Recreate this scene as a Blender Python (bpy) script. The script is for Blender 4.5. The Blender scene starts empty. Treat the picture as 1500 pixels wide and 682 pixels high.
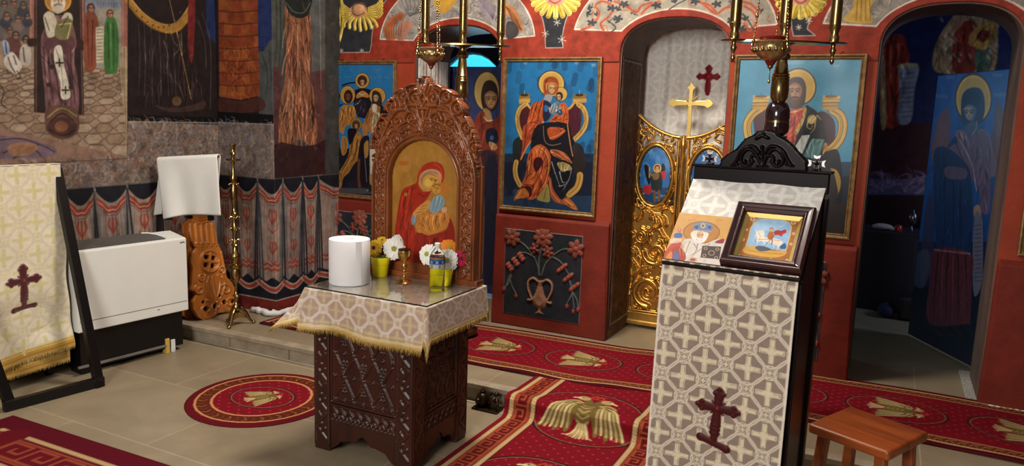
import bpy, bmesh, math, random
import numpy as np
from mathutils import Vector, Matrix
from mathutils.geometry import tessellate_polygon
PI = math.pi
rnd = random.Random(7)
scene = bpy.context.scene
COL = scene.collection

# ------------------------------------------------------------------ camera
F, PITCH, ROLL, YAW = 1100.0, .15195, .03279, .46377
_cx, _sx = math.cos(PITCH), math.sin(PITCH); _cr, _sr = math.cos(ROLL), math.sin(ROLL); _cy, _sy = math.cos(YAW), math.sin(YAW)
FW = np.array([-_sy*_cx, _cy*_cx, -_sx]); _rt = np.array([_cy, _sy, 0.]); _up = np.cross(_rt, FW)
CA = _cr*_rt+_sr*_up; CB = -_sr*_rt+_cr*_up
EYE = np.array([0., 0., 1.6])
cam_d = bpy.data.cameras.new('camera'); cam = bpy.data.objects.new('camera', cam_d); COL.objects.link(cam)
cam_d.sensor_width = 36; cam_d.lens = F/1500*36; cam_d.clip_start = .05; cam_d.clip_end = 100
cam.matrix_world = Matrix(((CA[0], CB[0], -FW[0], EYE[0]), (CA[1], CB[1], -FW[1], EYE[1]), (CA[2], CB[2], -FW[2], EYE[2]), (0, 0, 0, 1)))
scene.camera = cam

def ray(x, y): return FW+CA*((x-750)/F)-CB*((y-341)/F)
def on(x, y, P, N):                       # the point of a plane (P, N) that a photo pixel shows
    d = ray(x, y); P = np.array(P, float); N = np.array(N, float)
    return EYE+d*(((P-EYE)@N)/(d@N))
def zp(x, y, z): return on(x, y, (0, 0, z), (0, 0, 1))
def yp(x, y, Y): return on(x, y, (0, Y, 0), (0, 1, 0))
def dp(x, y, D): return EYE+ray(x, y)*D
def nrm(v): v = np.array(v, float); return v/np.linalg.norm(v)

# ------------------------------------------------------------------ objects
def thing(name, label, cat, loc=(0, 0, 0), rotz=0, group=None):
    o = bpy.data.objects.new(name, None); COL.objects.link(o); o.empty_display_size = .05
    o.location = loc; o.rotation_euler = (0, 0, rotz); o['label'] = label; o['category'] = cat
    if group: o['group'] = group
    return o
def tag(o, label, cat, group=None, kind=None):
    o['label'] = label; o['category'] = cat
    if group: o['group'] = group
    if kind: o['kind'] = kind
    return o
def link(name, me, mat, parent=None, label=None):
    o = bpy.data.objects.new(name, me); COL.objects.link(o)
    if mat is not None and not me.materials: me.materials.append(mat)
    if parent is not None: o.parent = parent
    if label: o['label'] = label
    return o
def struct(o): o['kind'] = 'structure'; return o
def obj(name, bm, mat, parent=None, smooth=None, label=None, bevel=0, seg=2):
    bmesh.ops.recalc_face_normals(bm, faces=bm.faces)
    me = bpy.data.meshes.new(name); bm.to_mesh(me); bm.free()
    if smooth is not None:
        me.polygons.foreach_set('use_smooth', [True]*len(me.polygons))
    o = link(name, me, mat, parent, label)
    if bevel:
        m = o.modifiers.new('bevel', 'BEVEL'); m.width = bevel; m.segments = seg; m.limit_method = 'ANGLE'; m.angle_limit = .6
    if smooth is not None and smooth < 3:
        try: me.set_sharp_from_angle(angle=smooth)
        except Exception: pass
    return o
def B(): return bmesh.new()
def box(bm, x0, x1, y0, y1, z0, z1, M=None):
    vs = [bm.verts.new(p) for p in [(x0, y0, z0), (x1, y0, z0), (x1, y1, z0), (x0, y1, z0), (x0, y0, z1), (x1, y0, z1), (x1, y1, z1), (x0, y1, z1)]]
    for f in [(0, 3, 2, 1), (4, 5, 6, 7), (0, 1, 5, 4), (1, 2, 6, 5), (2, 3, 7, 6), (3, 0, 4, 7)]: bm.faces.new([vs[i] for i in f])
    if M is not None:
        for v in vs: v.co = M @ v.co
    return bm
def prism(bm, pts, O, U, V, t):             # outline in (u,v) of plane O,U,V, extruded backwards by t along -(UxV)
    O = Vector(O); U = Vector(U); V = Vector(V); N = U.cross(V).normalized()
    f = [bm.verts.new(O+U*p[0]+V*p[1]) for p in pts]; b = [bm.verts.new(O+U*p[0]+V*p[1]-N*t) for p in pts]
    fa = bm.faces.new(f); fb = bm.faces.new(b[::-1]); n = len(pts)
    for i in range(n): bm.faces.new([f[i], b[i], b[(i+1) % n], f[(i+1) % n]])
    if n > 4:
        T = tessellate_polygon([[Vector((p[0], p[1], 0)) for p in pts]]); bmesh.ops.delete(bm, geom=[fa, fb], context='FACES_ONLY')
        for t in T:
            try: bm.faces.new([f[i] for i in t]); bm.faces.new([b[i] for i in t[::-1]])
            except ValueError: pass
    return bm
def lathe(bm, prof, c=(0, 0, 0), n=24, sx=1, sy=1, ax=None):
    rings = []
    M = Matrix.Identity(3) if ax is None else Vector((0, 0, 1)).rotation_difference(Vector(ax)).to_matrix()
    c = Vector(c)
    for r, z in prof:
        rings.append([bm.verts.new(c+M @ Vector((max(r, 1e-4)*math.cos(2*PI*i/n)*sx, max(r, 1e-4)*math.sin(2*PI*i/n)*sy, z))) for i in range(n)])
    for a, b in zip(rings, rings[1:]):
        for i in range(n): bm.faces.new([a[i], a[(i+1) % n], b[(i+1) % n], b[i]])
    bm.faces.new(rings[0][::-1]); bm.faces.new(rings[-1])
    return bm
def tube(bm, pts, r, n=8, closed=False):
    pts = [Vector(p) for p in pts]; L = len(pts)
    rr = r if hasattr(r, '__len__') else [r]*L
    up = None; rings = []
    for i, p in enumerate(pts):
        a = pts[(i-1) % L] if (closed or i) else p; b = pts[(i+1) % L] if (closed or i < L-1) else p
        t = (b-a).normalized()
        if up is None:
            up = Vector((0, 0, 1)) if abs(t.z) < .9 else Vector((1, 0, 0))
        s = t.cross(up).normalized(); up = s.cross(t).normalized()
        rings.append([bm.verts.new(p+(s*math.cos(2*PI*k/n)+up*math.sin(2*PI*k/n))*rr[i]) for k in range(n)])
    prs = list(zip(rings, rings[1:]))
    if closed: prs.append((rings[-1], rings[0]))
    for a, b in prs:
        for k in range(n): bm.faces.new([a[k], a[(k+1) % n], b[(k+1) % n], b[k]])
    if not closed: bm.faces.new(rings[0][::-1]); bm.faces.new(rings[-1])
    return bm
def ball(bm, c, r, s=(1, 1, 1), seg=16, ring=10):
    M = Matrix.Translation(Vector(c)) @ Matrix.Diagonal((r*s[0], r*s[1], r*s[2], 1))
    bmesh.ops.create_uvsphere(bm, u_segments=seg, v_segments=ring, radius=1, matrix=M)
    return bm
def crom(P, n=6, closed=False):
    P = np.array(P, float); L = len(P)
    if L < 3: return P
    out = []
    rng = range(L if closed else L-1)
    for i in rng:
        if closed: a, b, c, d = P[(i-1) % L], P[i], P[(i+1) % L], P[(i+2) % L]
        else: a, b, c, d = P[max(i-1, 0)], P[i], P[i+1], P[min(i+2, L-1)]
        for k in range(n):
            t = k/n; out.append(.5*((2*b)+(c-a)*t+(2*a-5*b+4*c-d)*t*t+(3*b-a-3*c+d)*t**3))
    if not closed: out.append(P[-1])
    return np.array(out)

# ------------------------------------------------------------------ materials
def rgb(c):
    if isinstance(c, str): c = tuple(int(c[i:i+2], 16) for i in (0, 2, 4))
    return np.array(c, float)/255
def lin(c):
    c = rgb(c) if (isinstance(c, str) or max(c) > 1.001) else np.array(c, float)
    return np.where(c <= .04045, c/12.92, ((c+.055)/1.055)**2.4)
def _n(nt, t, **k):
    n = nt.nodes.new(t)
    for a, b in k.items():
        if a in n.inputs: n.inputs[a].default_value = b
        else: setattr(n, a, b)
    return n
MATS = {}
def mat(name, col=None, rough=.5, metal=0, scale=8, amt=.15, bump=0, bscale=60, col2=None, attr=False, spec=.5, sheen=0, stretch=(1, 1, 1), coat=0, trans=0, emit=0, bdist=.003):
    if name in MATS: return MATS[name]
    m = bpy.data.materials.new(name); m.use_nodes = True; nt = m.node_tree; b = nt.nodes['Principled BSDF']; L = nt.links.new
    tc = _n(nt, 'ShaderNodeTexCoord'); mp = _n(nt, 'ShaderNodeMapping'); mp.inputs['Scale'].default_value = stretch
    L(tc.outputs['Object'], mp.inputs['Vector'])
    no = _n(nt, 'ShaderNodeTexNoise', Scale=scale, Detail=6., Roughness=.62); L(mp.outputs[0], no.inputs['Vector'])
    cr = _n(nt, 'ShaderNodeValToRGB')
    cr.color_ramp.elements[0].position = .32; cr.color_ramp.elements[1].position = .68
    L(no.outputs['Fac'], cr.inputs[0])
    if attr:
        at = _n(nt, 'ShaderNodeVertexColor', layer_name='paint')
        mx = _n(nt, 'ShaderNodeMix', data_type='RGBA', blend_type='MULTIPLY'); mx.inputs['Factor'].default_value = 1
        g = 1-amt*2
        cr.color_ramp.elements[0].color = (g, g, g, 1); cr.color_ramp.elements[1].color = (1+amt*.3,)*3+(1,)
        L(at.outputs['Color'], mx.inputs['A']); L(cr.outputs[0], mx.inputs['B']); L(mx.outputs['Result'], b.inputs['Base Color'])
    else:
        c1 = lin(col); c2 = lin(col2) if col2 is not None else c1*(1-amt*2)
        cr.color_ramp.elements[0].color = (*c2, 1); cr.color_ramp.elements[1].color = (*c1, 1)
        L(cr.outputs[0], b.inputs['Base Color'])
    b.inputs['Roughness'].default_value = rough; b.inputs['Metallic'].default_value = metal
    b.inputs['Specular IOR Level'].default_value = spec
    if sheen: b.inputs['Sheen Weight'].default_value = sheen
    if coat: b.inputs['Coat Weight'].default_value = coat; b.inputs['Coat Roughness'].default_value = .12
    if trans: b.inputs['Transmission Weight'].default_value = trans
    if emit: b.inputs['Emission Color'].default_value = (*lin(col), 1); b.inputs['Emission Strength'].default_value = emit
    if bump:
        n2 = _n(nt, 'ShaderNodeTexNoise', Scale=bscale, Detail=4.); L(mp.outputs[0], n2.inputs['Vector'])
        bp = _n(nt, 'ShaderNodeBump', Strength=bump, Distance=bdist); L(n2.outputs['Fac'], bp.inputs['Height']); L(bp.outputs[0], b.inputs['Normal'])
    MATS[name] = m
    return m

# ------------------------------------------------------------------ painting / carving board
class Board:
    """colour + height on a flat board of w x h metres; shapes are given in board metres, or through M."""
    def __init__(s, w, h, res, col, M=None, k=1):
        s.w, s.h, s.nx, s.ny = w, h, int(round(w/res))+1, int(round(h/res))+1
        s.u = np.linspace(0, w, s.nx); s.v = np.linspace(0, h, s.ny); s.res = res
        s.c = np.empty((s.ny, s.nx, 3), np.float32); s.c[:] = rgb(col); s.H = np.zeros((s.ny, s.nx), np.float32)
        s.M = M; s.k = k; s.keep = None
    def pts(s, P):
        if s.M is None: return np.array(P, float)
        return np.array([s.M(x, y) for x, y in P])
    def _bb(s, P, pad):
        lo = P.min(0)-pad; hi = P.max(0)+pad
        i0 = max(int(np.searchsorted(s.u, lo[0]))-1, 0); i1 = min(int(np.searchsorted(s.u, hi[0]))+1, s.nx)
        j0 = max(int(np.searchsorted(s.v, lo[1]))-1, 0); j1 = min(int(np.searchsorted(s.v, hi[1]))+1, s.ny)
        return (i0, i1, j0, j1) if i1 > i0 and j1 > j0 else None
    def _sd(s, P, bb, closed=True):
        i0, i1, j0, j1 = bb; X = s.u[None, i0:i1]; Y = s.v[j0:j1, None]
        D = np.full((j1-j0, i1-i0), 1e9); T = np.zeros_like(D); ins = np.zeros(D.shape, bool); n = len(P); m = n if closed else n-1
        for i in range(m):
            a = P[i]; b = P[(i+1) % n]; e = b-a; q = e@e
            if q < 1e-14: continue
            t = np.clip(((X-a[0])*e[0]+(Y-a[1])*e[1])/q, 0, 1)
            d = (X-a[0]-t*e[0])**2+(Y-a[1]-t*e[1])**2
            c = d < D; D = np.where(c, d, D); T = np.where(c, (i+t)/max(m, 1), T)
            if closed and a[1] != b[1]:
                cr = ((a[1] > Y) != (b[1] > Y)) & (X < e[0]*(Y-a[1])/e[1]+a[0]); ins ^= cr
        return np.sqrt(D), T, ins
    def _mix(s, bb, a, col):
        i0, i1, j0, j1 = bb; C = s.c[j0:j1, i0:i1]; C += (a[..., None]*(rgb(col)-C)).astype(np.float32)
    def poly(s, P, col, al=1, sm=1, f=None, raw=False):
        P = np.array(P, float) if raw else s.pts(P)
        if sm: P = crom(P, 4, True)
        bb = s._bb(P, s.res*2)
        if not bb: return s
        D, T, ins = s._sd(P, bb); f = s.res*1.2 if f is None else f*s.k
        s._mix(bb, np.clip(.5+np.where(ins, D, -D)/f, 0, 1)*al, col); return s
    def line(s, P, wd, col, al=1, sm=1, w2=None, raw=False):
        P = np.array(P, float) if raw else s.pts(P)
        if sm and len(P) > 2: P = crom(P, 4)
        wd *= s.k; w2 = wd if w2 is None else w2*s.k; bb = s._bb(P, max(wd, w2)+s.res*2)
        if not bb: return s
        D, T, _ = s._sd(P, bb, False); W = (wd+(w2-wd)*T)/2; f = s.res*1.2
        s._mix(bb, np.clip(.5+(W-D)/f, 0, 1)*al, col); return s
    def ell(s, cx, cy, rx, ry, col, al=1, rot=0, ring=None):
        A = np.linspace(0, 2*PI, 29)[:-1]; co, si = math.cos(rot), math.sin(rot)
        P = [(cx+rx*math.cos(a)*co-ry*math.sin(a)*si, cy+rx*math.cos(a)*si+ry*math.sin(a)*co) for a in A]
        if ring: return s.line(P+[P[0]], ring, col, al, 0)
        return s.poly(P, col, al, 0)
    def brush(s, P, n, l, w, seed=1, ang=PI/2, sp=.35, dk=.5, lt=1.28, al=.5, sm=1):
        """modelling strokes inside an outline: alternately deepen and lighten the paint already there"""
        Q = s.pts(P); Q = crom(Q, 4, True) if sm else Q; bb = s._bb(Q, 0)
        if not bb: return s
        i0, i1, j0, j1 = bb; D, T, ins = s._sd(Q, bb); jj, ii = np.nonzero(ins); g = np.random.RandomState(seed)
        if not len(jj): return s
        L = l*s.k; W = w*s.k; ph = g.rand(4)*6
        for t in range(n):
            q = g.randint(len(jj)); x, y = s.u[i0+ii[q]], s.v[j0+jj[q]]; a = ang+sp*math.sin(x*31+ph[0]+y*9)+sp*.6*g.randn(); c = .5*g.randn()
            R = crom(np.array([(x-L*math.cos(a), y-L*math.sin(a)), (x, y), (x+L*.9*math.cos(a+c), y+L*.9*math.sin(a+c))]), 4)
            b2 = s._bb(R, W*2)
            if not b2: continue
            d, tt, _ = s._sd(R, b2, False); ww = W*(.4+.8*g.rand())*np.sin(PI*np.clip(tt, .08, .92)); m = np.clip(.5+(ww/2-d)/(s.res*1.2), 0, 1)*al
            p0, p1, r0, r1 = b2; k0, k1 = max(p0, i0), min(p1, i1); h0, h1 = max(r0, j0), min(r1, j1)
            if k1 <= k0 or h1 <= h0: continue
            m = m[h0-r0:h1-r0, k0-p0:k1-p0]*ins[h0-j0:h1-j0, k0-i0:k1-i0]
            C = s.c[h0:h1, k0:k1]; f = dk if t % 2 else lt; C += (m[..., None]*(np.clip(C*f+(.03 if t % 2 == 0 else 0), 0, 1)-C)).astype(np.float32)
        return s
    # carving
    def cut(s, P, wd, h, base=0, sm=1, w2=None, closed=False, pw=.5, raw=False):
        P = np.array(P, float) if raw else s.pts(P)
        if sm and len(P) > 2: P = crom(P, 5, closed)
        wd *= s.k; w2 = wd if w2 is None else w2*s.k; bb = s._bb(P, max(wd, w2)/2+s.res)
        if not bb: return s
        D, T, _ = s._sd(P, bb, closed); W = (wd+(w2-wd)*T)/2; x = np.clip(D/np.maximum(W, 1e-6), 0, 1)
        hh = np.where(x < 1, base+h*(1-x*x)**pw, -1)
        i0, i1, j0, j1 = bb; s.H[j0:j1, i0:i1] = np.maximum(s.H[j0:j1, i0:i1], hh); return s
    def dome(s, cx, cy, r, h, base=0, ry=None, rot=0):
        p = s.pts([(cx, cy)])[0]; r *= s.k; ry = r if ry is None else ry*s.k; R = max(r, ry)
        bb = s._bb(np.array([p]), R+s.res)
        if not bb: return s
        i0, i1, j0, j1 = bb; X = s.u[None, i0:i1]-p[0]; Y = s.v[j0:j1, None]-p[1]; co, si = math.cos(rot), math.sin(rot)
        x = ((X*co+Y*si)/r)**2+((-X*si+Y*co)/ry)**2
        s.H[j0:j1, i0:i1] = np.maximum(s.H[j0:j1, i0:i1], np.where(x < 1, base+h*np.sqrt(np.clip(1-x, 0, 1)), -1)); return s
    def raise_poly(s, P, h, sm=0, f=.004, mode='max', raw=False):
        P = np.array(P, float) if raw else s.pts(P)
        if sm: P = crom(P, 4, True)
        bb = s._bb(P, f+s.res)
        if not bb: return s
        D, T, ins = s._sd(P, bb); a = np.clip(np.where(ins, D, -D)/f, 0, 1)*h
        i0, i1, j0, j1 = bb; Z = s.H[j0:j1, i0:i1]
        s.H[j0:j1, i0:i1] = np.maximum(Z, a) if mode == 'max' else Z+a; return s
    def inside(s, P, sm=0, raw=False):
        P = np.array(P, float) if raw else s.pts(P)
        if sm: P = crom(P, 4, True)
        D, T, ins = s._sd(P, (0, s.nx, 0, s.ny)); return ins
    def speck(s, n, col, r, al=.5, seed=1, jit=.1, box=None):
        g = np.random.RandomState(seed)
        for i in range(n):
            x, y = g.rand()*s.w, g.rand()*s.h; a = g.rand()*PI; l = r*(.5+g.rand())
            c = np.clip(rgb(col)+g.randn(3)*jit, 0, 1)*255
            P = np.array([(x-l*math.cos(a), y-l*math.sin(a)), (x, y+l*.3*g.randn()), (x+l*math.cos(a), y+l*math.sin(a))])
            k = s.k; s.k = 1; s.line(P, l*.7, tuple(c), al, 1, l*.2, raw=True); s.k = k
        return s
    def mesh(s, name, mat, O=(0, 0, 0), U=(1, 0, 0), V=(0, 0, 1), parent=None, thick=0, keep=None, fn=None, smooth=True, label=None):
        keep = s.keep if keep is None else keep
        O, U, V = (np.array(q, float) for q in (O, U, V)); N = np.cross(U, V); N /= np.linalg.norm(N)
        uu, vv = np.meshgrid(s.u, s.v)
        P = fn(uu, vv, s.H) if fn else O+uu[..., None]*U+vv[..., None]*V+s.H[..., None]*N
        P = P.reshape(-1, 3); nx, ny = s.nx, s.ny; idx = np.arange(nx*ny).reshape(ny, nx)
        K = np.ones((ny-1, nx-1), bool)
        if keep is not None: K = keep[:-1, :-1] & keep[1:, 1:] & keep[1:, :-1] & keep[:-1, 1:]
        Q = np.stack([idx[:-1, :-1], idx[:-1, 1:], idx[1:, 1:], idx[1:, :-1]], -1)
        F_ = [Q[K]]; colr = s.c.reshape(-1, 3)
        if thick:
            if fn: Pb = fn(uu, vv, np.full_like(s.H, -thick)).reshape(-1, 3)
            else: Pb = (O+uu[..., None]*U+vv[..., None]*V-thick*N).reshape(-1, 3)
            n0 = nx*ny; P = np.vstack([P, Pb]); colr = np.vstack([colr, colr]); F_.append(Q[K][:, ::-1]+n0)
            Kp = np.pad(K, 1)
            for dj, di, a, b in ((-1, 0, 0, 1), (0, 1, 1, 2), (1, 0, 2, 3), (0, -1, 3, 0)):
                nb = Kp[1+dj:Kp.shape[0]-1+dj, 1+di:Kp.shape[1]-1+di]; e = K & ~nb; q = Q[e]
                F_.append(np.stack([q[:, b], q[:, a], q[:, a]+n0, q[:, b]+n0], -1))
        Fc = np.vstack(F_); used = np.zeros(len(P), bool); used[Fc.ravel()] = True
        rm = np.cumsum(used)-1; P = P[used]; colr = colr[used]; Fc = rm[Fc]
        me = bpy.data.meshes.new(name); me.vertices.add(len(P)); me.vertices.foreach_set('co', P.astype(np.float32).ravel())
        nf = len(Fc); me.loops.add(nf*4); me.loops.foreach_set('vertex_index', Fc.astype(np.int32).ravel())
        me.polygons.add(nf); me.polygons.foreach_set('loop_start', np.arange(nf, dtype=np.int32)*4)
        try: me.polygons.foreach_set('loop_total', np.full(nf, 4, np.int32))
        except Exception: pass
        me.update(calc_edges=True)
        if smooth: me.polygons.foreach_set('use_smooth', np.ones(nf, bool))
        ca = me.color_attributes.new('paint', 'FLOAT_COLOR', 'POINT')
        c4 = np.ones((len(P), 4), np.float32); c4[:, :3] = lin(np.clip(colr, 0, 1)); ca.data.foreach_set('color', c4.ravel())
        me.validate()
        return link(name, me, mat, parent, label)
def lin_arr(c): return np.where(c <= .04045, c/12.92, ((c+.055)/1.055)**2.4)
_lin0 = lin
def lin(c):
    if isinstance(c, np.ndarray) and c.ndim > 1: return lin_arr(c)
    return _lin0(c)
def planemap(O, U, V, N=None):            # photo pixel -> (u, v) metres on a board lying in a plane
    O, U, V = (np.array(q, float) for q in (O, U, V)); N = np.cross(U, V)
    def M(x, y):
        p = on(x, y, O, N)-O; return (p@U/(U@U), p@V/(V@V))
    return M
def zoomed(b, x0, y0, s):                 # trace in an enlarged crop of the photo: crop pixel * s + (x0, y0)
    if not hasattr(b, 'M0'): b.M0, b.k0 = b.M, b.k
    M0 = b.M0; b.M = lambda x, y: M0(x0+x*s, y0+y*s); b.k = b.k0*s
    return b
def frame_mesh(w, h, fw, d, prof=None, back=0):
    """mitred moulding round a w x h picture, outer size; local x right, z up, front towards -y"""
    prof = prof or [(0, 0), (0, d), (fw*.25, d*1.05), (fw*.6, d*.75), (fw*.75, d*.9), (fw, d*.5), (fw, 0)]
    bm = B(); C4 = [(0, 0), (w, 0), (w, h), (0, h)]; sg = [(1, 1), (-1, 1), (-1, -1), (1, -1)]
    R = [[bm.verts.new((c[0]+s_[0]*p[0], -p[1]+back, c[1]+s_[1]*p[0])) for p in prof] for c, s_ in zip(C4, sg)]
    for i in range(4):
        a, b = R[i], R[(i+1) % 4]; n = len(prof)
        for j in range(n): bm.faces.new([a[j], a[(j+1) % n], b[(j+1) % n], b[j]])
    return bm
# ------------------------------------------------------------------ materials
M_RED = mat('red_plaster', '943a24', rough=.62, scale=5, amt=.12, bump=.35, bscale=30, bdist=.006, spec=.18)
M_REDD = mat('dark_red_plaster', '76291d', rough=.6, scale=4, amt=.2, bump=.4, bscale=25, bdist=.006, spec=.18)
M_PAINT = mat('fresco_paint', attr=True, rough=.62, scale=14, amt=.22, bump=.35, bscale=45, bdist=.004, spec=.18)
M_FLAT = mat('fine_paint', attr=True, rough=.5, scale=30, amt=.08)
M_ICON = mat('varnished_paint', attr=True, rough=.32, scale=18, amt=.08, bump=.12, bscale=90, bdist=.001, spec=.3)
M_CARPET = mat('carpet_pile', attr=True, rough=.95, scale=120, amt=.12, bump=.6, bscale=700, spec=.1, bdist=.002)
M_BLACK = mat('black_lacquer', '0c0a0b', rough=.35, amt=.1, spec=.4)
M_BRASS = mat('polished_brass', 'a08858', rough=.24, metal=1, amt=.1, scale=6)
M_GILT = mat('gilded_carving', 'dcaa56', rough=.3, metal=.9, amt=.16, scale=12, bump=.2, bscale=80, bdist=.002)
M_STONE = mat('pale_stone', 'a39580', rough=.55, scale=7, amt=.12, bump=.2, bscale=60, col2='80735f')

WY = 4.8                                   # front plane of the iconostasis
OPEN = [(-3.265, -2.53, 2.02, .23), (-1.655, -.945, 2.04, .22), (-.125, .565, 2.07, .225)]   # x0, x1, springing, rise
def arch_pts(x0, x1, zs, rise, z0=.1, n=22, g=0, e=.8):
    cx = (x0+x1)/2; a = (x1-x0)/2+g; b = rise+g
    P = [(cx-a, z0)]
    for i in range(n+1):
        t = PI-PI*i/n; c, s = math.cos(t), math.sin(t)
        P.append((cx+a*math.copysign(abs(c)**e, c), zs+b*abs(s)**.9))
    P.append((cx+a, z0)); return P

# floor
def floor_mat():
    m = bpy.data.materials.new('stone_floor'); m.use_nodes = True; nt = m.node_tree; b = nt.nodes['Principled BSDF']; L = nt.links.new
    tc = _n(nt, 'ShaderNodeTexCoord'); br = _n(nt, 'ShaderNodeTexBrick', Scale=1.0); mp = _n(nt, 'ShaderNodeMapping'); mp.inputs['Location'].default_value = (.3, .22, 0)
    L(tc.outputs['Object'], mp.inputs[0]); L(mp.outputs[0], br.inputs['Vector'])
    br.inputs['Brick Width'].default_value = 1.1; br.inputs['Row Height'].default_value = .62; br.inputs['Mortar Size'].default_value = .0035
    br.inputs['Color1'].default_value = (*lin('94866f'), 1); br.inputs['Color2'].default_value = (*lin('8c7e68'), 1); br.inputs['Mortar'].default_value = (*lin('aa9c86'), 1)
    no = _n(nt, 'ShaderNodeTexNoise', Scale=2.2, Detail=8., Roughness=.7, Distortion=.6); L(tc.outputs['Object'], no.inputs[0])
    cr = _n(nt, 'ShaderNodeValToRGB'); cr.color_ramp.elements[0].position = .3; cr.color_ramp.elements[1].position = .72
    cr.color_ramp.elements[0].color = (.72, .7, .66, 1); cr.color_ramp.elements[1].color = (1.08, 1.06, 1.03, 1); L(no.outputs['Fac'], cr.inputs[0])
    mx = _n(nt, 'ShaderNodeMix', data_type='RGBA', blend_type='MULTIPLY'); mx.inputs['Factor'].default_value = 1
    L(br.outputs['Color'], mx.inputs['A']); L(cr.outputs[0], mx.inputs['B']); L(mx.outputs['Result'], b.inputs['Base Color'])
    b.inputs['Roughness'].default_value = .42
    bp = _n(nt, 'ShaderNodeBump', Strength=.15, Distance=.004); L(no.outputs['Fac'], bp.inputs['Height']); L(bp.outputs[0], b.inputs['Normal'])
    return m
M_FLOOR = floor_mat()
struct(obj('floor', box(B(), -4.7, 3.2, -2.6, 3.6, -.08, 0), M_FLOOR))
bm = B(); vs = [(-4.7, 3.535), (-1.9, 3.585), (3.2, 3.62), (3.2, 8), (-5.2, 8), (-5.2, 3.535)]
prism(bm, vs, (0, 0, .1), (1, 0, 0), (0, 1, 0), .1)
plat = struct(obj('floor', bm, M_FLOOR))
bm = B(); prism(bm, [(-4.5, 3.5), (-1.9, 3.55), (3.2, 3.585), (3.2, 3.66), (-1.9, 3.62), (-4.5, 3.57)], (0, 0, .112), (1, 0, 0), (0, 1, 0), .03)
struct(obj('trim_1', bm, M_STONE, bevel=.004))
bm = B(); x = -4.4
while x < 3:
    w = .52; box(bm, x, min(x+w-.004, 3.1), 3.535+(x+4.7)*.0166, 3.57+(x+4.7)*.0166, 0, .083); x += w
struct(obj('trim_2', bm, M_STONE, bevel=.002))
struct(obj('trim_3', box(B(), -4.4, 3.1, 3.54, 3.56, 0, .006, Matrix.Shear('XY', 4, (0, 0)) if False else None), mat('grout', 'c9bea8', rough=.7)))

# iconostasis wall ------------------------------------------------
out = [(-4.25, .1)]
for o in OPEN: out += arch_pts(*o)
out += [(3.1, .1), (3.1, 3.4), (-4.25, 3.4)]
bm = B(); prism(bm, out, (0, WY+.006, 0), (1, 0, 0), (0, 0, 1), .5)
front = struct(obj('wall_front', bm, M_RED))
# ledged lower parts of the piers
def pier_base(x0, x1, n):
    bm = B(); y0, y1 = WY-.03, WY+.01
    pr_ = [(y1, .1), (y0-.001, .1), (y0, .5), (y0+.004, .9), (y1, .93)]
    a = [bm.verts.new((x0+(.004 if p[1] > .4 else -.01), *p)) for p in pr_]; b = [bm.verts.new((x1-(.004 if p[1] > .4 else -.01), *p)) for p in pr_]
    bm.faces.new(a); bm.faces.new(b[::-1])
    for i in range(5): bm.faces.new([a[i], a[(i+1) % 5], b[(i+1) % 5], b[i]])
    struct(obj('trim_%d' % n, bm, M_REDD, bevel=.008))
pier_base(-4.12, -3.265, 4); pier_base(-2.53, -1.655, 5); pier_base(-.945, -.125, 6); pier_base(.565, 1.9, 7)

# openings' linings
def lining(o, m, n, y0=WY+.02, y1=WY+.49):
    P = arch_pts(*o, z0=.1); Q = arch_pts(*o, z0=.1, g=-.008); bm = B()
    R4 = [[bm.verts.new((p[0], y, p[1])) for p, y in ((a, y0), (a, y1), (b, y1), (b, y0))] for a, b in zip(P, Q)]
    for a, b in zip(R4, R4[1:]):
        for i in range(4): bm.faces.new([a[i], a[(i+1) % 4], b[(i+1) % 4], b[i]])
    bm.faces.new(R4[0]); bm.faces.new(R4[-1][::-1])
    struct(obj('trim_%d' % n, bm, m, smooth=.5))
M_JB = mat('brown_marbled_jamb', '6a4a3c', col2='38241e', rough=.6, scale=9, stretch=(1, 1, .35), bump=.3)
M_JG = mat('taupe_jamb', '6a5248', col2='4a3830', rough=.7, scale=5, stretch=(1, 1, .4))
lining(OPEN[0], M_JG, 8); lining(OPEN[1], M_JB, 9); lining(OPEN[2], M_JG, 10)

# painted band over the arches --------------------------------------
X0, Z0, BW, BH = -4.17, 1.985, 5.35, .75
up = Board(BW, BH, .0037, '8c3222', planemap((X0, WY, Z0), (1, 0, 0), (0, 0, 1)), .0047)
uw, vw = np.meshgrid(up.u+X0, up.v+Z0)
keep = np.ones(uw.shape, bool)
for o in OPEN: keep &= ~up.inside([(p[0]-X0, p[1]-Z0) for p in arch_pts(*o, z0=1.9)], raw=True)
def W(P): return [(x-X0, z-Z0) for x, z in P]
def rawpoly(b, P, col, al=1): b.poly(W(P), col, al, 0, raw=True)
def rawline(b, P, w, col, al=1): k = b.k; b.k = 1; b.line(W(P), w, col, al, 0, raw=True); b.k = k
def ell_arc(cx, zs, a, b_, n=40): return [(cx+a*math.cos(PI-PI*i/n), zs+b_*math.sin(PI-PI*i/n)) for i in range(n+1)]
CX = [-2.93, -1.335, .215]
zb = 2.145
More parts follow.
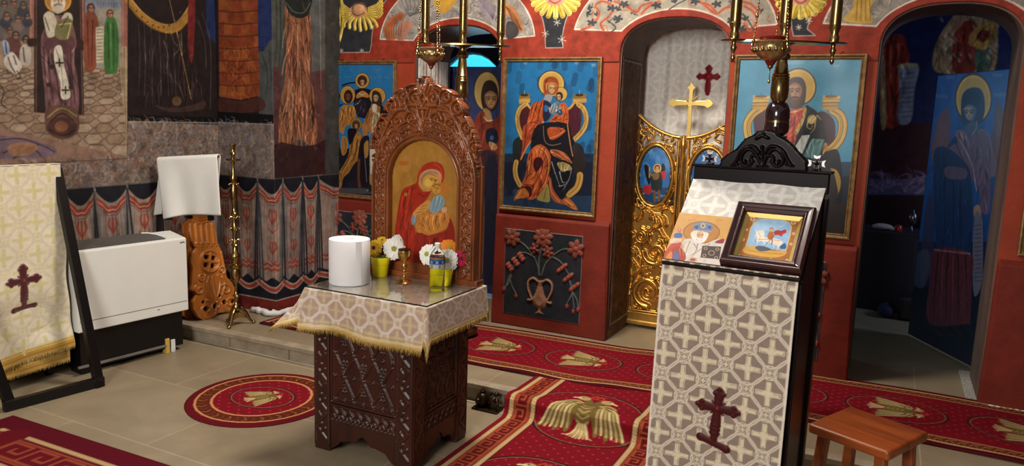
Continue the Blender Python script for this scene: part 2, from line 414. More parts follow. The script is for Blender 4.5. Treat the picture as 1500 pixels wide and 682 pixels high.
# dark spandrels between the red rings
spans = [(-4.12, -3.68, 2.065), (-2.19, -2.06, 2.08), (-.59, -.47, 2.13), (.9, 1.1, 2.15)]
for i, (a, b_, z0) in enumerate(spans):
    P = [(a, z0), (b_, z0)]
    r = ell_arc(CX[i], zb-.02, .735, .56) if i < 3 else []
    r = [p for p in r if p[0] <= CX[min(i, 2)] and p[1] > z0]
    P += r if r else [(b_, 2.8)]
    if i: P += [p for p in reversed(ell_arc(CX[i-1], zb-.02, .735, .56)) if p[0] >= CX[i-1] and p[1] > z0][::1][:0] + [p for p in ell_arc(CX[i-1], zb-.02, .735, .56) if p[0] >= CX[i-1] and p[1] > z0]
    else: P += [(a, 2.8)]
    rawpoly(up, P, '2b2c31'); rawline(up, P+[P[0]], .006, 'b9b0a6', .85)
up.speck(500, '55565c', .012, .12, 3, .05)
bandP = []
for i, o in enumerate(OPEN):
    z0 = [2.13, 2.165, 2.165][i]
    O_ = [p for p in ell_arc(CX[i], zb-.02, .655, .47) if p[1] > z0]; hw = (o[1]-o[0])/2
    I_ = [p for p in ell_arc((o[0]+o[1])/2, o[2], hw+.06, o[3]+.05) if p[1] > z0]
    P = O_+I_[::-1]; bandP.append(P)
    rawpoly(up, P, ['8d8781', '9a9282', '8a8178'][i]); 
    rawline(up, P+[P[0]], .009, 'd8cdbc', .9)
    rawline(up, ell_arc((o[0]+o[1])/2, o[2], hw+.012, o[3]+.01), .012, '8e2a1c', .8)
g = np.random.RandomState(5)
def inband(i, x, z):
    o = OPEN[i]; a = ((x-CX[i])/.64)**2+((z-zb+.02)/.455)**2; b_ = ((x-(o[0]+o[1])/2)/((o[1]-o[0])/2+.075))**2+((z-o[2])/(o[3]+.065))**2
    return a < 1 and b_ > 1 and z > 2.18
for i in range(3):                         # leafy scrolls
    for k in range([60, 120, 60][i]):
        x = CX[i]+(g.rand()*2-1)*.62; z = 2.16+g.rand()*.42
        if not inband(i, x, z): continue
        a = g.rand()*2*PI; l = .02+.03*g.rand()
        P = [(x, z), (x+l*math.cos(a), z+l*math.sin(a)), (x+1.6*l*math.cos(a+.6), z+1.6*l*math.sin(a+.6))]
        if not all(inband(i, *p) for p in P): continue
        col = [('6a6468', '5b4a4a', 'b0a8a6'), ('b0644e', 'a8573f', '3b3a3c'), ('6f625c', 'a59684', '55504e')][i][k % 3]
        rawline(up, P, .006, col, .85)
        if i == 1 and k % 3 == 2:
            for q in (-.9, 0, .9): rawline(up, [(x, z), (x+.022*math.cos(a+q), z+.022*math.sin(a+q))], .012, '38393c')
def L_(P, w, c, a=1): up.line(P, w, c, a)
for i in (0, 2): up.M, _m = None, up.M; k_ = up.k; up.k = 1; up.brush(W(bandP[i]), 300, .03, .006, 4+i, .8, 1.2, .6, 1.35, .5, 0); up.M = _m; up.k = k_
# left band: orange plumed scrolls
for dx, sg in ((0, 1),):
    up.poly([(566, 58), (562, 40), (572, 26), (588, 18), (592, 26), (580, 34), (576, 48), (580, 57)], 'a5603a')
    up.poly([(582, 58), (582, 42), (592, 30), (606, 34), (600, 44), (592, 58)], 'a87560')
    for k in range(7): L_([(568+k*3, 57-k), (566+k*4, 42-k*2), (580+k*3, 24-k)], 1.1, '5c2f20', .7)
    for k in range(9): L_([(600, 24), (592+k*5, 10), (588+k*6, 0)], 1, '4c484e', .8)
    up.poly([(734, 4), (752, 10), (763, 28), (766, 46), (758, 44), (748, 26), (736, 16)], 'b27a4c')
    up.poly([(700, 0), (716, 4), (726, 22), (720, 30), (706, 18)], '8b7f88')
    for k in range(6): L_([(735+k*2, 6+k), (752, 20+k*3), (764, 44)], 1, '6b3c24', .7)
    for k in range(8): L_([(702+k*3, 0), (712+k*2, 14), (722, 28)], .8, '453f49', .7)
    up.poly([(636, 0), (640, 14), (650, 20), (660, 12), (668, 0)], 'b48a36')
    up.poly([(742, 34), (752, 32), (760, 44), (756, 54), (742, 56)], '4a4648')
# central band vines
for P in ([(852, 44), (868, 36), (878, 20), (872, 8), (884, 2), (898, 10), (892, 24), (880, 34), (884, 44)], [(900, 2), (916, 8), (932, 18), (940, 8), (956, 4)], [(940, 20), (950, 10), (966, 2)], [(1026, 2), (1040, 14), (1050, 20), (1062, 12), (1076, 8), (1078, 0)], [(1050, 20), (1040, 8), (1026, 4)], [(1092, 10), (1104, 18), (1108, 32), (1098, 44), (1090, 34)], [(1086, 2), (1100, 6), (1112, 18)]):
    L_(P, 4, 'b5654c', .9); L_(P, 1.2, '7d3524', .7)
for P in ([(980, 14), (992, 6), (1004, 0)], [(890, 30), (902, 40), (896, 46)], [(1088, 20), (1096, 30), (1104, 44)]): L_(P, 1.6, '3a3b3e')
for x, y in ((867, 33), (896, 12), (905, 27), (962, 8), (1018, 2), (1050, 6), (1072, 30), (1086, 42), (914, 6)):
    for q in range(5):
        a = q*1.25+x; L_([(x, y), (x+6*math.cos(a), y+4*math.sin(a))], 3.2, '3a3b40')
# right band figure
up.poly([(1252, 0), (1248, 14), (1236, 30), (1276, 34), (1274, 16), (1278, 0)], 'c09a4a')
for k in range(4): L_([(1256+k*6, 0), (1254+k*7, 30)], 1.2, '7a5b28', .7)
# gilded winged heads in the spandrels (raised plaster)
def feather(P, w=6.5, c='c9a63f'):
    up.line(P, w, c); up.line(P, 1.2, '7a5f20', .7); up.cut(P, w*1.1, .008, 0, w2=w*.7)
feather([(494, 0), (497, 26), (494, 48), (489, 66)], 8); feather([(500, 0), (503, 26), (500, 48), (496, 62)], 6, 'd9bd5c'); feather([(490, 0), (491, 20)], 5)
for k in range(7): feather([(522+k*2, 18), (506+k*7, 34-abs(k-3)*1), (504+k*8, 44-abs(k-3)*2)], 6.5, ('cfae48', 'dcc468')[k % 2])
for k in range(6): feather([(512, 14+k*2), (502, 6+k*4), (500, -4+k*4)], 3.5, 'd3b653'); feather([(540, 12+k*2), (553, 6+k*4), (560, -6+k*5)], 4, 'd3b653')
up.ell(525, 16, 13, 10, 'b98a64'); up.dome(525, 16, 12, .016); up.ell(527, 12, 8, 5, 'c9956f'); L_([(516, 12), (520, 6), (531, 5), (537, 11)], 2.5, '6b4a30'); L_([(518, 20), (526, 23), (534, 19)], 2, '8b4a38')
for cx, w in ((814, 34), (1173, 34)):
    for k in range(11):
        a = PI*(k/10); x1 = cx+w*math.cos(a); y1 = -2+26*math.sin(a)
        feather([(cx+.4*(x1-cx), -6+.4*(y1+6)), (x1, y1)], 8, ('d8bb4c', 'e6cf6c')[k % 2])
    up.ell(cx, 0, 14, 8, 'c98f7a'); up.dome(cx, 0, 13, .014); up.line([(cx-8, 1), (cx, 5), (cx+8, 1)], 2, '9a4a40')
for x, y, s in ((799, 49, 5), (823, 58, 6), (816, 33, 5), (500, 74, 3), (530, 74, 3), (1185, 30, 5), (1170, 40, 4)):
    for q in range(3):
        a = q*PI/3+.3; L_([(x-s*math.cos(a), y-s*math.sin(a)), (x+s*math.cos(a), y+s*math.sin(a))], 1, 'c9c4b8', .9)
ub = up.mesh('painted_band', M_PAINT, (X0, WY, Z0), keep=keep, thick=.004, parent=front)

# carved flower-vase panels on the piers ------------------------------
def vase_panel(x0, x1, z0, z1, n):
    w, h = x1-x0, z1-z0; pd = .02
    b = Board(w+2*pd, h+2*pd, .0036, '24272e'); b.k = 1
    def T(P): return [(pd+p[0]*w, pd+p[1]*h) for p in P]
    outl = T([(0, 0), (1, 0), (1, 1), (0, 1)])
    ins = b.inside(outl, raw=True)
    b.line(outl+[outl[0]], .007, 'a8978a', .9, 0)
    def st(P, wd, c, hh=.006): b.line(T(P), wd, c); b.cut(T(P), wd*1.2, hh)
    for P in ([(.47, .5), (.43, .64), (.3, .8), (.12, .9)], [(.47, .5), (.46, .7), (.5, .86)], [(.5, .5), (.56, .66), (.74, .82), (.92, .84)], [(.4, .7), (.26, .74), (.16, .68)], [(.6, .74), (.74, .68), (.84, .56)], [(.13, .58), (.08, .45), (.02, .27)], [(.1, .45), (.06, .34), (.0, .3)], [(.08, .42), (.12, .32), (.17, .25)], [(.86, .48), (.9, .36), (.84, .22)], [(.9, .36), (.96, .28), (.98, .2)], [(.9, .34), (.92, .24), (.93, .18)]):
        st(P, .011, '59605a')
    def flower(x, y, r, c, n_=7):
        X, Y = T([(x, y)])[0]
        for k in range(n_):
            a = 2*PI*k/n_+x*5; b.ell(X+r*.6*math.cos(a), Y+r*.6*math.sin(a), r*.5, r*.33, c, 1, a); b.dome(X+r*.6*math.cos(a), Y+r*.6*math.sin(a), r*.52, .014, 0, r*.34, a)
            b.line([(X, Y), (X+r*math.cos(a), Y+r*math.sin(a))], .003, '6e3a30', .8)
        b.ell(X, Y, r*.3, r*.3, '8a4438'); b.dome(X, Y, r*.35, .02)
    flower(.1, .9, .062, '7c4034'); flower(.5, .94, .07, '8a4c3c', 8); flower(.92, .85, .062, '844436', 6)
    flower(.4, .8, .04, '70342c', 5); flower(.57, .78, .045, '7a4034', 6)
    for (x, y, dx, dy) in ((.15, .62, .1, .09), (.84, .52, .11, -.13)):
        for k in range(9):
            u, v = (k % 3-1)*.35, (k//3-1)*.75; X, Y = T([(x+dx*v-dy*u*.8, y+dy*v+dx*u*.8)])[0]
            b.ell(X, Y, .022, .015, ('a24a40', '96543f')[k % 2], 1, .8); b.dome(X, Y, .024, .014, 0, .016, .8)
    for x, y in ((0, .28), (.17, .22), (.84, .19), (.98, .17), (.92, .14)):
        X, Y = T([(x, y)])[0]; b.ell(X, Y, .013, .02, '8e3f38'); b.dome(X, Y, .013, .01, 0, .02)
    vz = T([(.45, .44), (.52, .45), (.515, .38), (.54, .3), (.575, .24), (.58, .19), (.555, .14), (.51, .115), (.505, .085), (.55, .055), (.43, .055), (.47, .085), (.465, .115), (.42, .14), (.395, .19), (.4, .24), (.43, .3), (.455, .38)])
    b.poly(vz, '9c7058', 1, 0); b.raise_poly(vz, .016, 0, .025)
    for k in range(6): b.line(T([(.41+k*.004, .4-k*.035), (.53+k*.006, .43-k*.035)]), .003, '7e5142', .8)
    for s_ in (-1, 1):
        P = [(.487+s_*.03, .43), (.487+s_*.09, .46), (.487+s_*.15, .42), (.487+s_*.155, .34), (.487+s_*.12, .26), (.487+s_*.1, .21), (.487+s_*.15, .2)]
        b.line(T(P), .017, '9c7058'); b.cut(T(P), .02, .014)
    k2 = ins | (b.H > .003)
    o = b.mesh('trim_%d' % n, M_PAINT, (x0-pd, WY-.0345, z0-pd), keep=k2, thick=.012); struct(o)
vase_panel(-2.437, -1.838, .19, .815, 11); vase_panel(-4.045, -3.45, .19, .815, 12); vase_panel(-.82, -.29, .21, .815, 13)
# white-lined marbled jamb of the central opening, white and red painted folds on the left one
jb = Board(.42, 1.86, .004, '5a3c30'); jb.speck(260, '8a6450', .03, .35, 8, .06); jb.speck(160, '2a1a16', .03, .5, 9)
for k in range(14): jb.line([(.05+.03*k, .1), (.08+.025*k, .9), (.04+.03*k, 1.8)], .004, '8f6a50', .5)
P = [(.02, .04), (.39, .04), (.4, 1.84), (.02, 1.84)]; jb.line(P+[P[0]], .008, 'cfc2b0', .85, 0)
struct(jb.mesh('trim_14', M_PAINT, (-1.64, WY+.035, .16), (0, 1, 0), (0, 0, 1), thick=.003))
jf = Board(.42, 1.86, .004, 'e6e0d8')
for k in range(10):
    x = .02+.042*k; jf.line([(x, 0), (x+.015, 1), (x, 1.86)], .012, ('e6e0d8', 'a89c92', 'a23a2a', 'f0ebe4')[k % 4], .8); jf.line([(x+.01, 0), (x+.02, 1), (x+.01, 1.86)], .004, '4a4040', .6)
struct(jf.mesh('trim_15', M_PAINT, (-3.25, WY+.035, .16), (0, 1, 0), (0, 0, 1), thick=.003))
# ------------------------------------------------------------------ frescoed left walls
PA0, PA1 = np.array([-4.40, 1.9]), np.array([-4.52, 4.07]); LA = float(np.linalg.norm(PA1-PA0)); dA = (PA1-PA0)/LA
UA = (dA[0], dA[1], 0); ZT = 2.75
MA = planemap((PA0[0], PA0[1], 0), UA, (0, 0, 1)); fa = Board(LA, ZT, .0048, '3a2f2c', MA, .0042)
MB_ = planemap((-4.52, 4.07, 0), (1, 0, 0), (0, 0, 1)); fb = Board(.55, ZT, .0042, '241a1b', MB_, .0039)
MC_ = planemap((-3.97, 4.07, 0), (0, 1, 0), (0, 0, 1)); fc = Board(.74, ZT, .0042, '3b3a38', MC_, .0052)

def dado(b, hooks, zt, seed, zs=1):
    """painted hangings: hooks are distances along the wall, zt the height of the cord"""
    k0 = b.k; b.k = 1; g = np.random.RandomState(seed); R = True
    b.poly([(0, .1), (b.w, .1), (b.w, zt), (0, zt)], '1b1c23', 1, 0, raw=R)
    for a, c in zip(hooks, hooks[1:]):
        w = c-a; m = (a+c)/2; sag = .09
        top = [(a+w*t, zt-.02-sag*math.sin(PI*t)) for t in np.linspace(0, 1, 9)]
        bot = [(a+w*t, .36+.02*math.cos(4*PI*t)) for t in np.linspace(1, 0, 9)]
        b.poly(top+bot, ('8f7b70', '84756e', '978072')[int(g.randint(3))], 1, 0, raw=R)
        for t in np.linspace(.12, .88, 7):
            b.line([(m+(t-.5)*w*.75, zt-.05-sag*math.sin(PI*t)), (m+(t-.5)*w*.95, .7), (m+(t-.5)*w, .37)], .006, ('5a5358', 'b29a8c')[int(g.randint(2))], .65, raw=R)
        for dz, ww, cl in ((.035, .02, '8f3828'), (.062, .016, '8c3024'), (.05, .004, 'caa994'), (.085, .005, '4b3f44')):
            b.line([(a+w*t, zt-.02-dz-sag*math.sin(PI*t)-.006*math.sin(t*22)) for t in np.linspace(.06, .94, 15)], ww, cl, .9, 0, raw=R)
        for z0, s_ in ((.83, 1), (.6, .9)):   # tulips
            for q in (-1, 0, 1): b.line([(m, z0-.05*s_), (m+q*.03*s_, z0), (m+q*.022*s_, z0+.045*s_)], .014*s_, '96382a', .85, raw=R)
            b.line([(m, z0-.13), (m, z0-.04)], .006, '6b3a34', .8, raw=R)
            for q in (-1, 1): b.line([(m, z0-.12), (m+q*.035, z0-.09), (m+q*.04, z0-.06)], .009, '8f3a2c', .8, raw=R)
        for dz in (.0, .035): b.line([(a+w*t, .435+dz+.008*math.sin(t*25)) for t in np.linspace(.1, .9, 15)], .017, '9a3627', .85, 0, raw=R)
        hem = [(a+w*t, .33-.05*math.sin(PI*t)) for t in np.linspace(0, 1, 9)]
        b.line(hem, .05, 'a9958a', 1, 0, raw=R); b.line(hem, .026, '99392a', .9, 0, raw=R); b.line([(p[0], p[1]-.027) for p in hem], .006, '20222b', 1, 0, raw=R)
    for h in hooks:                           # dark gathers between the cloths
        for q in (-.03, -.012, .008, .03): b.line([(h, zt-.015), (h+q*.8, .8), (h+q*1.4, .35)], .013, ('23252c', '3f4348', '2c2e36', '6a6764')[int(g.randint(4))], .9, raw=R, w2=.02)
        b.line([(h-.006, zt+.004), (h+.006, zt-.02)], .008, '9a9488', .8, raw=R)
    b.line([(0, zt), (b.w, zt)], .006, '5c5a58', .7, raw=R)
    b.poly([(0, .1), (b.w, .1), (b.w, .205), (0, .205)], '6e241e', 1, 0, raw=R)
    b.line([(0, .205), (b.w, .205)], .009, 'a9a096', .9, raw=R)
    b.k = k0
def mottle(b, P, base, cols, n, r, seed):
    b.poly(P, base, 1, 0); ins = b.inside(P); g = np.random.RandomState(seed); jj, ii = np.nonzero(ins); k0 = b.k; b.k = 1
    for i in range(n):
        q = g.randint(len(jj)); x, y = b.u[ii[q]], b.v[jj[q]]; a = g.rand()*PI; l = r*(.4+g.rand()); c = cols[g.randint(len(cols))]
        b.line([(x, y), (x+l*math.cos(a), y+l*math.sin(a)), (x+l*1.5*math.cos(a+.7), y+l*1.5*math.sin(a+.7))], l*.35, c, .55, raw=True, w2=l*.1)
    b.k = k0
def head(b, x, y, r, skin='8a6850', hair='3a2620', halo=None, hr=1.9, beard=None, tilt=0, ln=1):
    """small painted head: halo, hair, face with brows, eyes, nose and mouth"""
    if halo: b.ell(x, y, r*hr, r*hr, halo); b.ell(x, y, r*hr, r*hr, '2e2018', .8, 0, max(.9, r*.1)); b.ell(x, y, r*hr*.93, r*hr*.93, 'e8d096', .5, 0, max(.6, r*.06))
    b.ell(x, y-r*.08, r*.98, r*1.15, hair, 1, tilt)
    if beard: b.ell(x, y+r*.75, r*.6, r*.8, beard)
    b.ell(x+r*.05, y+r*.12, r*.68, r*.92, skin, 1, tilt); b.ell(x+r*.18, y+r*.2, r*.42, r*.62, tuple(np.clip(rgb(skin)*1.22, 0, 1)*255), .8, tilt)
    if r > 3:
        c, s = math.cos(tilt), math.sin(tilt)
        def q(u, v): return (x+(u*c-v*s)*r, y+(u*s+v*c)*r)
        w = max(.7, r*.09)*ln
        for sg in (-.3, .38):
            b.line([q(sg-.18, -.12), q(sg, -.2), q(sg+.18, -.12)], w, '2c1a14', .9); b.line([q(sg-.13, .02), q(sg+.13, .02)], w*1.3, '20120e', .9)
        b.line([q(.06, -.08), q(.12, .35), q(.0, .4)], w*.9, '5b3526', .85); b.line([q(-.13, .62), q(.06, .6), q(.24, .62)], w*1.1, '8c3a30', .9)
        if beard: b.line([q(-.3, .5), q(.06, .46), q(.4, .5)], w*1.4, beard)
def hal(b, x, y, rx, ry, c='c9a04c'):
    b.ell(x, y, rx, ry, '3c2a18'); b.ell(x, y, rx*.94, ry*.94, c); b.ell(x, y, rx*.86, ry*.86, 'e3c988', .6, 0, max(.6, rx*.05))
def folds(b, lines, w, c, a=.7):
    for P in lines: b.line(P, w*1.35, c, min(1, a*1.15), 1, w*.5)

# --- side wall, picture of the bishop in the street
b = fa
b.poly([(-60, -30), (190, -30), (188, 236), (-60, 246)], '8f7a66', 1, 0)
b.poly([(-60, -30), (50, -30), (50, 60), (-60, 60)], '595451', 1, 0); b.poly([(120, -30), (180, -30), (178, 70), (122, 78)], '747a86', 1, 0)
b.poly([(140, 12), (178, 12), (178, 100), (140, 100)], '8b8578', 1, 0)
g = np.random.RandomState(2)               # paving
y = 100.; row = 0
while y < 236:
    hgt = 7+(y-100)*.1; x = -60+g.rand()*20
    while x < 190:
        w = 16+(y-100)*.16+g.rand()*8; c = ('9b8570', '8a735e', 'a48f7a', '7d6855')[g.randint(4)]
        P = [(x+1, y+hgt*.5), (x+w*.25, y+1), (x+w*.75, y+.5), (x+w-1, y+hgt*.5), (x+w*.72, y+hgt-1), (x+w*.25, y+hgt-.5)]
        b.poly(P, c, .9, 0); b.line(P+[P[0]], 1.1, '4a372c', .85, 0); x += w
    y += hgt; row += 1
b.poly([(-60, 178), (0, 187), (70, 203), (182, 228), (187, 233), (0, 243), (-60, 248)], '86695a', 1, 0)
b.poly([(-30, 200), (20, 200), (60, 208), (84, 220), (70, 230), (10, 232), (-40, 234)], '6b5866', .9)
for P in ([(0, 205), (30, 203), (60, 212), (80, 222)], [(5, 224), (30, 214), (50, 218), (60, 228)], [(20, 232), (34, 222), (56, 212)]): b.line(P, 1.6, '2e2028', .8)
b.poly([(12, 214), (34, 208), (56, 214), (44, 226), (18, 228)], '9b6f4c', .8)
for x0, x1, y1 in ((43, 53, 66), (115, 124, 70), (178, 188, 80)):
    b.poly([(x0, -30), (x1, -30), (x1, y1), (x0, y1)], '8d5d50', 1, 0); b.line([(x0+2, -30), (x0+2, y1)], 1, 'c09a88', .6); b.line([(x1, -30), (x1, y1)], 1.2, '3a2522', .8)
b.poly([(178, 68), (190, 68), (188, 234), (176, 110)], 'a89676', .8, 0); folds(b, [[(182, 70), (182, 120), (185, 200)], [(178, 78), (180, 130)]], 1, '5a4838')
# crowd on the left
for x, y, r, c in ((6, 6, 7, '3b332f'), (20, 3, 7, '453a34'), (34, 8, 7, '34302e'), (10, 24, 8, '403732'), (26, 28, 8, '4a3f38'), (40, 24, 6, '2f2a28'), (14, 44, 7, '3c332e')):
    b.ell(x, y+9, r*1.3, r*1.2, ('5d5852', '3b3c44', '6a5a50')[int(x) % 3]); head(b, x, y, r*.75, '7c6152', c)
b.poly([(8, 58), (20, 54), (30, 62), (34, 78), (28, 90), (8, 84), (4, 70)], '5c3a34'); head(b, 23, 52, 5.5, '84644f', '2e2420')
b.poly([(8, 82), (18, 76), (28, 88), (32, 98), (24, 108), (12, 102), (6, 92)], 'c2b9ac'); b.poly([(4, 60), (12, 62), (14, 78), (6, 80)], '8fa0b4')
b.poly([(30, 70), (42, 64), (46, 84), (42, 96), (30, 92)], 'a9a095'); head(b, 38, 58, 5.5, '86664f', '2c2522')
for P in ([(12, 84), (16, 96), (22, 106)], [(20, 82), (24, 94)], [(34, 70), (36, 90)], [(8, 62), (10, 78)], [(25, 104), (30, 112), (26, 116)], [(0, 126), (6, 134), (2, 150), (8, 158)]): b.line(P, 1.6, '2b201c', .85)
# throne and bishop
b.poly([(50, -30), (119, -30), (123, 168), (50, 168)], '2a1f1e', 1, 0); b.line([(50, 166), (124, 172)], 3, 'a0826a'); b.line([(53, -20), (53, 164)], 1.5, '6b4a40'); b.line([(117, -20), (121, 166)], 1.5, '6b4a40')
b.poly([(40, 58), (52, 56), (58, 60), (56, 66), (42, 68)], '33201d'); b.poly([(112, 56), (122, 60), (127, 70), (120, 74), (112, 66)], '33201d')
robe = [(66, 40), (60, 56), (61, 90), (65, 130), (67, 160), (72, 166), (96, 160), (112, 166), (116, 150), (113, 110), (106, 80), (112, 66), (108, 40), (98, 24), (74, 24)]
b.poly(robe, '6a4a4c'); folds(b, [[(70, 60), (72, 100), (78, 150)], [(64, 70), (66, 120)], [(104, 66), (104, 100), (110, 150)], [(98, 74), (102, 110), (104, 156)], [(76, 80), (84, 120), (88, 150)]], 2.4, '3c2629'); folds(b, [[(67, 60), (69, 110), (74, 156)], [(108, 70), (108, 110), (113, 150)]], 2, '8e6a66')
b.brush(robe, 90, 12, 3, 3)
b.poly([(66, 60), (78, 54), (92, 58), (108, 56), (110, 68), (96, 80), (82, 70), (68, 74)], '54373a')
b.poly([(64, 22), (76, 16), (84, 34), (80, 52), (70, 54), (66, 40)], 'bcb29e'); b.poly([(94, 20), (104, 20), (106, 32), (94, 46), (84, 50), (86, 40)], 'c0b6a2')
b.poly([(84, 34), (98, 26), (107, 34), (100, 56), (88, 58), (80, 50)], '6f6a44'); b.line([(86, 36), (104, 34)], 1.4, 'c9b87c'); b.line([(104, 34), (99, 56)], 1.4, 'c9b87c')
b.line([(66, 26), (72, 44)], 1.3, '403828'); b.line([(100, 24), (90, 40)], 1.3, '403828')
b.poly([(80, 70), (90, 68), (94, 96), (100, 120), (103, 142), (90, 144), (88, 120), (80, 92)], 'c9c2b0'); folds(b, [[(82, 72), (90, 100), (93, 140)]], 1.3, '776c5c')
for x, y in ((87, 92), (96, 132)):
    b.line([(x-5, y), (x+5, y)], 2.2, '2c2620'); b.line([(x, y-5), (x, y+5)], 2.2, '2c2620')
for x, y in ((71, 124), (104, 128), (76, 98)): b.ell(x, y, 3.5, 3.5, '3c2528')
hal(b, 85, 1, 21, 19, 'b0762e'); b.ell(85, 4, 11, 15, 'cfc5b2'); b.ell(85, -2, 7.5, 9, 'a8805e'); b.ell(85, 10, 8, 10, 'b5ab98'); folds(b, [[(80, -5), (82, -6)], [(87, -6), (90, -5)], [(85, -4), (86, 4)], [(80, 8), (85, 6), (91, 8)]], 1.4, '3b2a20')
b.poly([(68, 158), (90, 154), (112, 160), (116, 188), (104, 201), (88, 204), (72, 196), (66, 182)], '5d4038'); b.ell(91, 186, 22, 15, '4a302b'); b.ell(90, 185, 10, 8, '7b5138')
for P in ([(70, 172), (90, 158), (112, 170)], [(74, 178), (90, 166), (108, 176)], [(72, 190), (92, 198), (110, 190)]): b.line(P, 2, '8a8a48' if P[0][1] == 172 else '2a1a17', .8)
# men on the right of the throne
b.poly([(124, 26), (134, 16), (144, 30), (142, 70), (140, 100), (124, 100)], '7e4632'); head(b, 133, 12, 6, '8b6852', '3a2620'); folds(b, [[(128, 30), (130, 96)], [(136, 30), (134, 98)]], 2, '4b241b')
b.poly([(140, 40), (152, 38), (152, 92), (141, 92)], 'bdb29c', 1, 0)
for k in range(10): b.line([(142, 43+k*5), (150, 42.5+k*5)], 1.1, '5a5044', .8, 0)
b.poly([(154, 34), (160, 22), (170, 30), (174, 60), (172, 104), (164, 107), (154, 104), (152, 70)], '3d6a35'); head(b, 161, 20, 5.5, '8b6a55', '5a3a2a'); folds(b, [[(158, 34), (160, 100)], [(166, 34), (167, 104)]], 2, '254423'); folds(b, [[(162, 36), (163, 100)]], 1.4, '6d9a5c')
for k in range(8): b.line([(142+k*4, 4), (144+k*4, 9)], 1, '3a3a40', .7)
# --- dark picture with the ochre hem
b.poly([(189, -30), (330, -30), (330, 182), (187, 178)], '221919', 1, 0)
b.poly([(302, -30), (326, -30), (330, 60), (318, 66), (302, 50)], '1f2a50', 1, 0)
for x0 in (206, 214, 224, 236, 246, 256, 268): b.line([(x0-3, 36), (x0-1, 80), (x0+(x0-236)*.1, 140)], 1.3, '6a5c50', .5)
b.line([(184, -6), (204, 20), (224, 36), (244, 43), (260, 40), (270, 30), (280, 12)], 13, '9a7033'); b.line([(186, -10), (206, 15), (226, 30), (244, 36), (258, 33), (268, 22), (277, 8)], 1.4, 'd0a458', .8); b.line([(190, 8), (206, 28), (226, 42), (244, 49), (262, 46), (274, 34)], 1.4, '4b3216', .8)
for k in range(9): b.ell(200+k*8, [16, 25, 32, 37, 40, 40, 37, 30, 18][k], 1.5, 1.5, '5a3a18')
b.poly([(276, 0), (286, 0), (285, 50), (281, 92), (276, 70)], '6e2323', .9); b.line([(246, -10), (262, 60), (280, 145)], 1.4, '9c7646', .9)
for P in ([(296, 20), (306, 50), (309, 90), (308, 160)], [(290, 30), (300, 60), (302, 100)], [(240, 60), (246, 80), (244, 100)]): b.line(P, 2, '55565a', .55)
for P in ([(250, 44), (254, 60), (262, 70), (256, 80)], [(262, 50), (266, 66)]): b.line(P, 1.2, '8a7a6c', .6)
b.brush([(196, 46), (280, 46), (300, 160), (196, 160)], 110, 22, 2.4, 4, PI/2, .2, .6, 2.2, .4, 0)
b.ell(259, 148, 7, 7, '6b4f36', .8); b.poly([(226, 154), (250, 158), (280, 154), (300, 148), (296, 160), (250, 164)], '44302a', .8)
b.poly([(187, 168), (330, 172), (330, 184), (187, 178)], '0f0c0e', 1, 0)
b.line([(188, -20), (187, 235)], 2, '1c1412'); 
mottle(b, [(187, 178), (330, 183), (330, 268), (225, 267), (94, 280), (-60, 296), (-60, 247), (0, 243), (187, 233)], '6f6158', ['978b82', '8a7568', '574a48', '6a6f7e', '9d7f6b', '4e3c38', 'a49c94', '7a4f3e'], 1500, .03, 4)
b.line([(188, 178), (322, 180)], 1.6, '9c948a', .9); b.line([(-60, 246), (0, 242), (186, 232)], 1.6, '4c3a2e', .8)
hA = [MA(x, 270)[0] for x in (-60, -5, 47, 94, 138, 186, 232, 276)]+[LA]
dado(fa, hA, 1.085, 3)
# --- short wall facing the nave: brick tower
b = fb
b.poly([(316, -30), (324, -30), (324, 180), (316, 180)], '2a2022', 1, 0)
b.poly([(376, -30), (400, -30), (400, 66), (384, 74), (378, 90)], '26335f', 1, 0); b.poly([(378, 86), (386, 74), (402, 62), (402, 172), (380, 172)], '4b4d4c'); folds(b, [[(384, 80), (392, 110), (388, 150)], [(394, 74), (398, 120)]], 2, '2c2e30')
b.poly([(319, -30), (376, -30), (379, 90), (380, 140), (352, 146), (322, 142)], '8d4425', 1, 0)
g = np.random.RandomState(8)
for i in range(9):
    y0 = -20+18*i
    for j in range(5):
        x0 = max(320, 320+j*13-(i % 2)*6); x1 = min(x0+12, 378); c = ('96502d', '7d3a20', 'a35c30', '8a3d28')[g.randint(4)]; b.poly([(x0+1, y0+1), (x1, y0+1), (x1, y0+16), (x0+1, y0+16)], c, .75, 0)
    b.line([(320, y0), (348, y0+2), (379, y0-1)], 1.6, '3a1d16', .8)
for i in range(60):
    x, y = 324+g.rand()*50, 60+g.rand()*80; b.line([(x, y), (x+g.randn()*4, y+8)], 2, ('3d1d14', 'c0703a', '5a2a1a')[g.randint(3)], .5)
b.poly([(322, 144), (352, 148), (382, 142), (384, 162), (322, 164)], '4c2a24', .9); b.poly([(316, 163), (402, 168), (402, 184), (316, 180)], '0e0b0e', 1, 0)
mottle(b, [(316, 179), (402, 182), (404, 263), (316, 256)], '74665e', ['978b82', '8a7568', '574a48', '6a7390', '9d7f6b', '55433e', 'a8a09a'], 420, .03, 14)
b.line([(316, 179), (402, 182)], 1.6, '9c948a', .9); b.line([(397, 178), (402, 262)], 1.4, '9c948a', .8)
dado(fb, [-.05, MB_(344, 262)[0], MB_(377, 262)[0], .66], 1.105, 5)
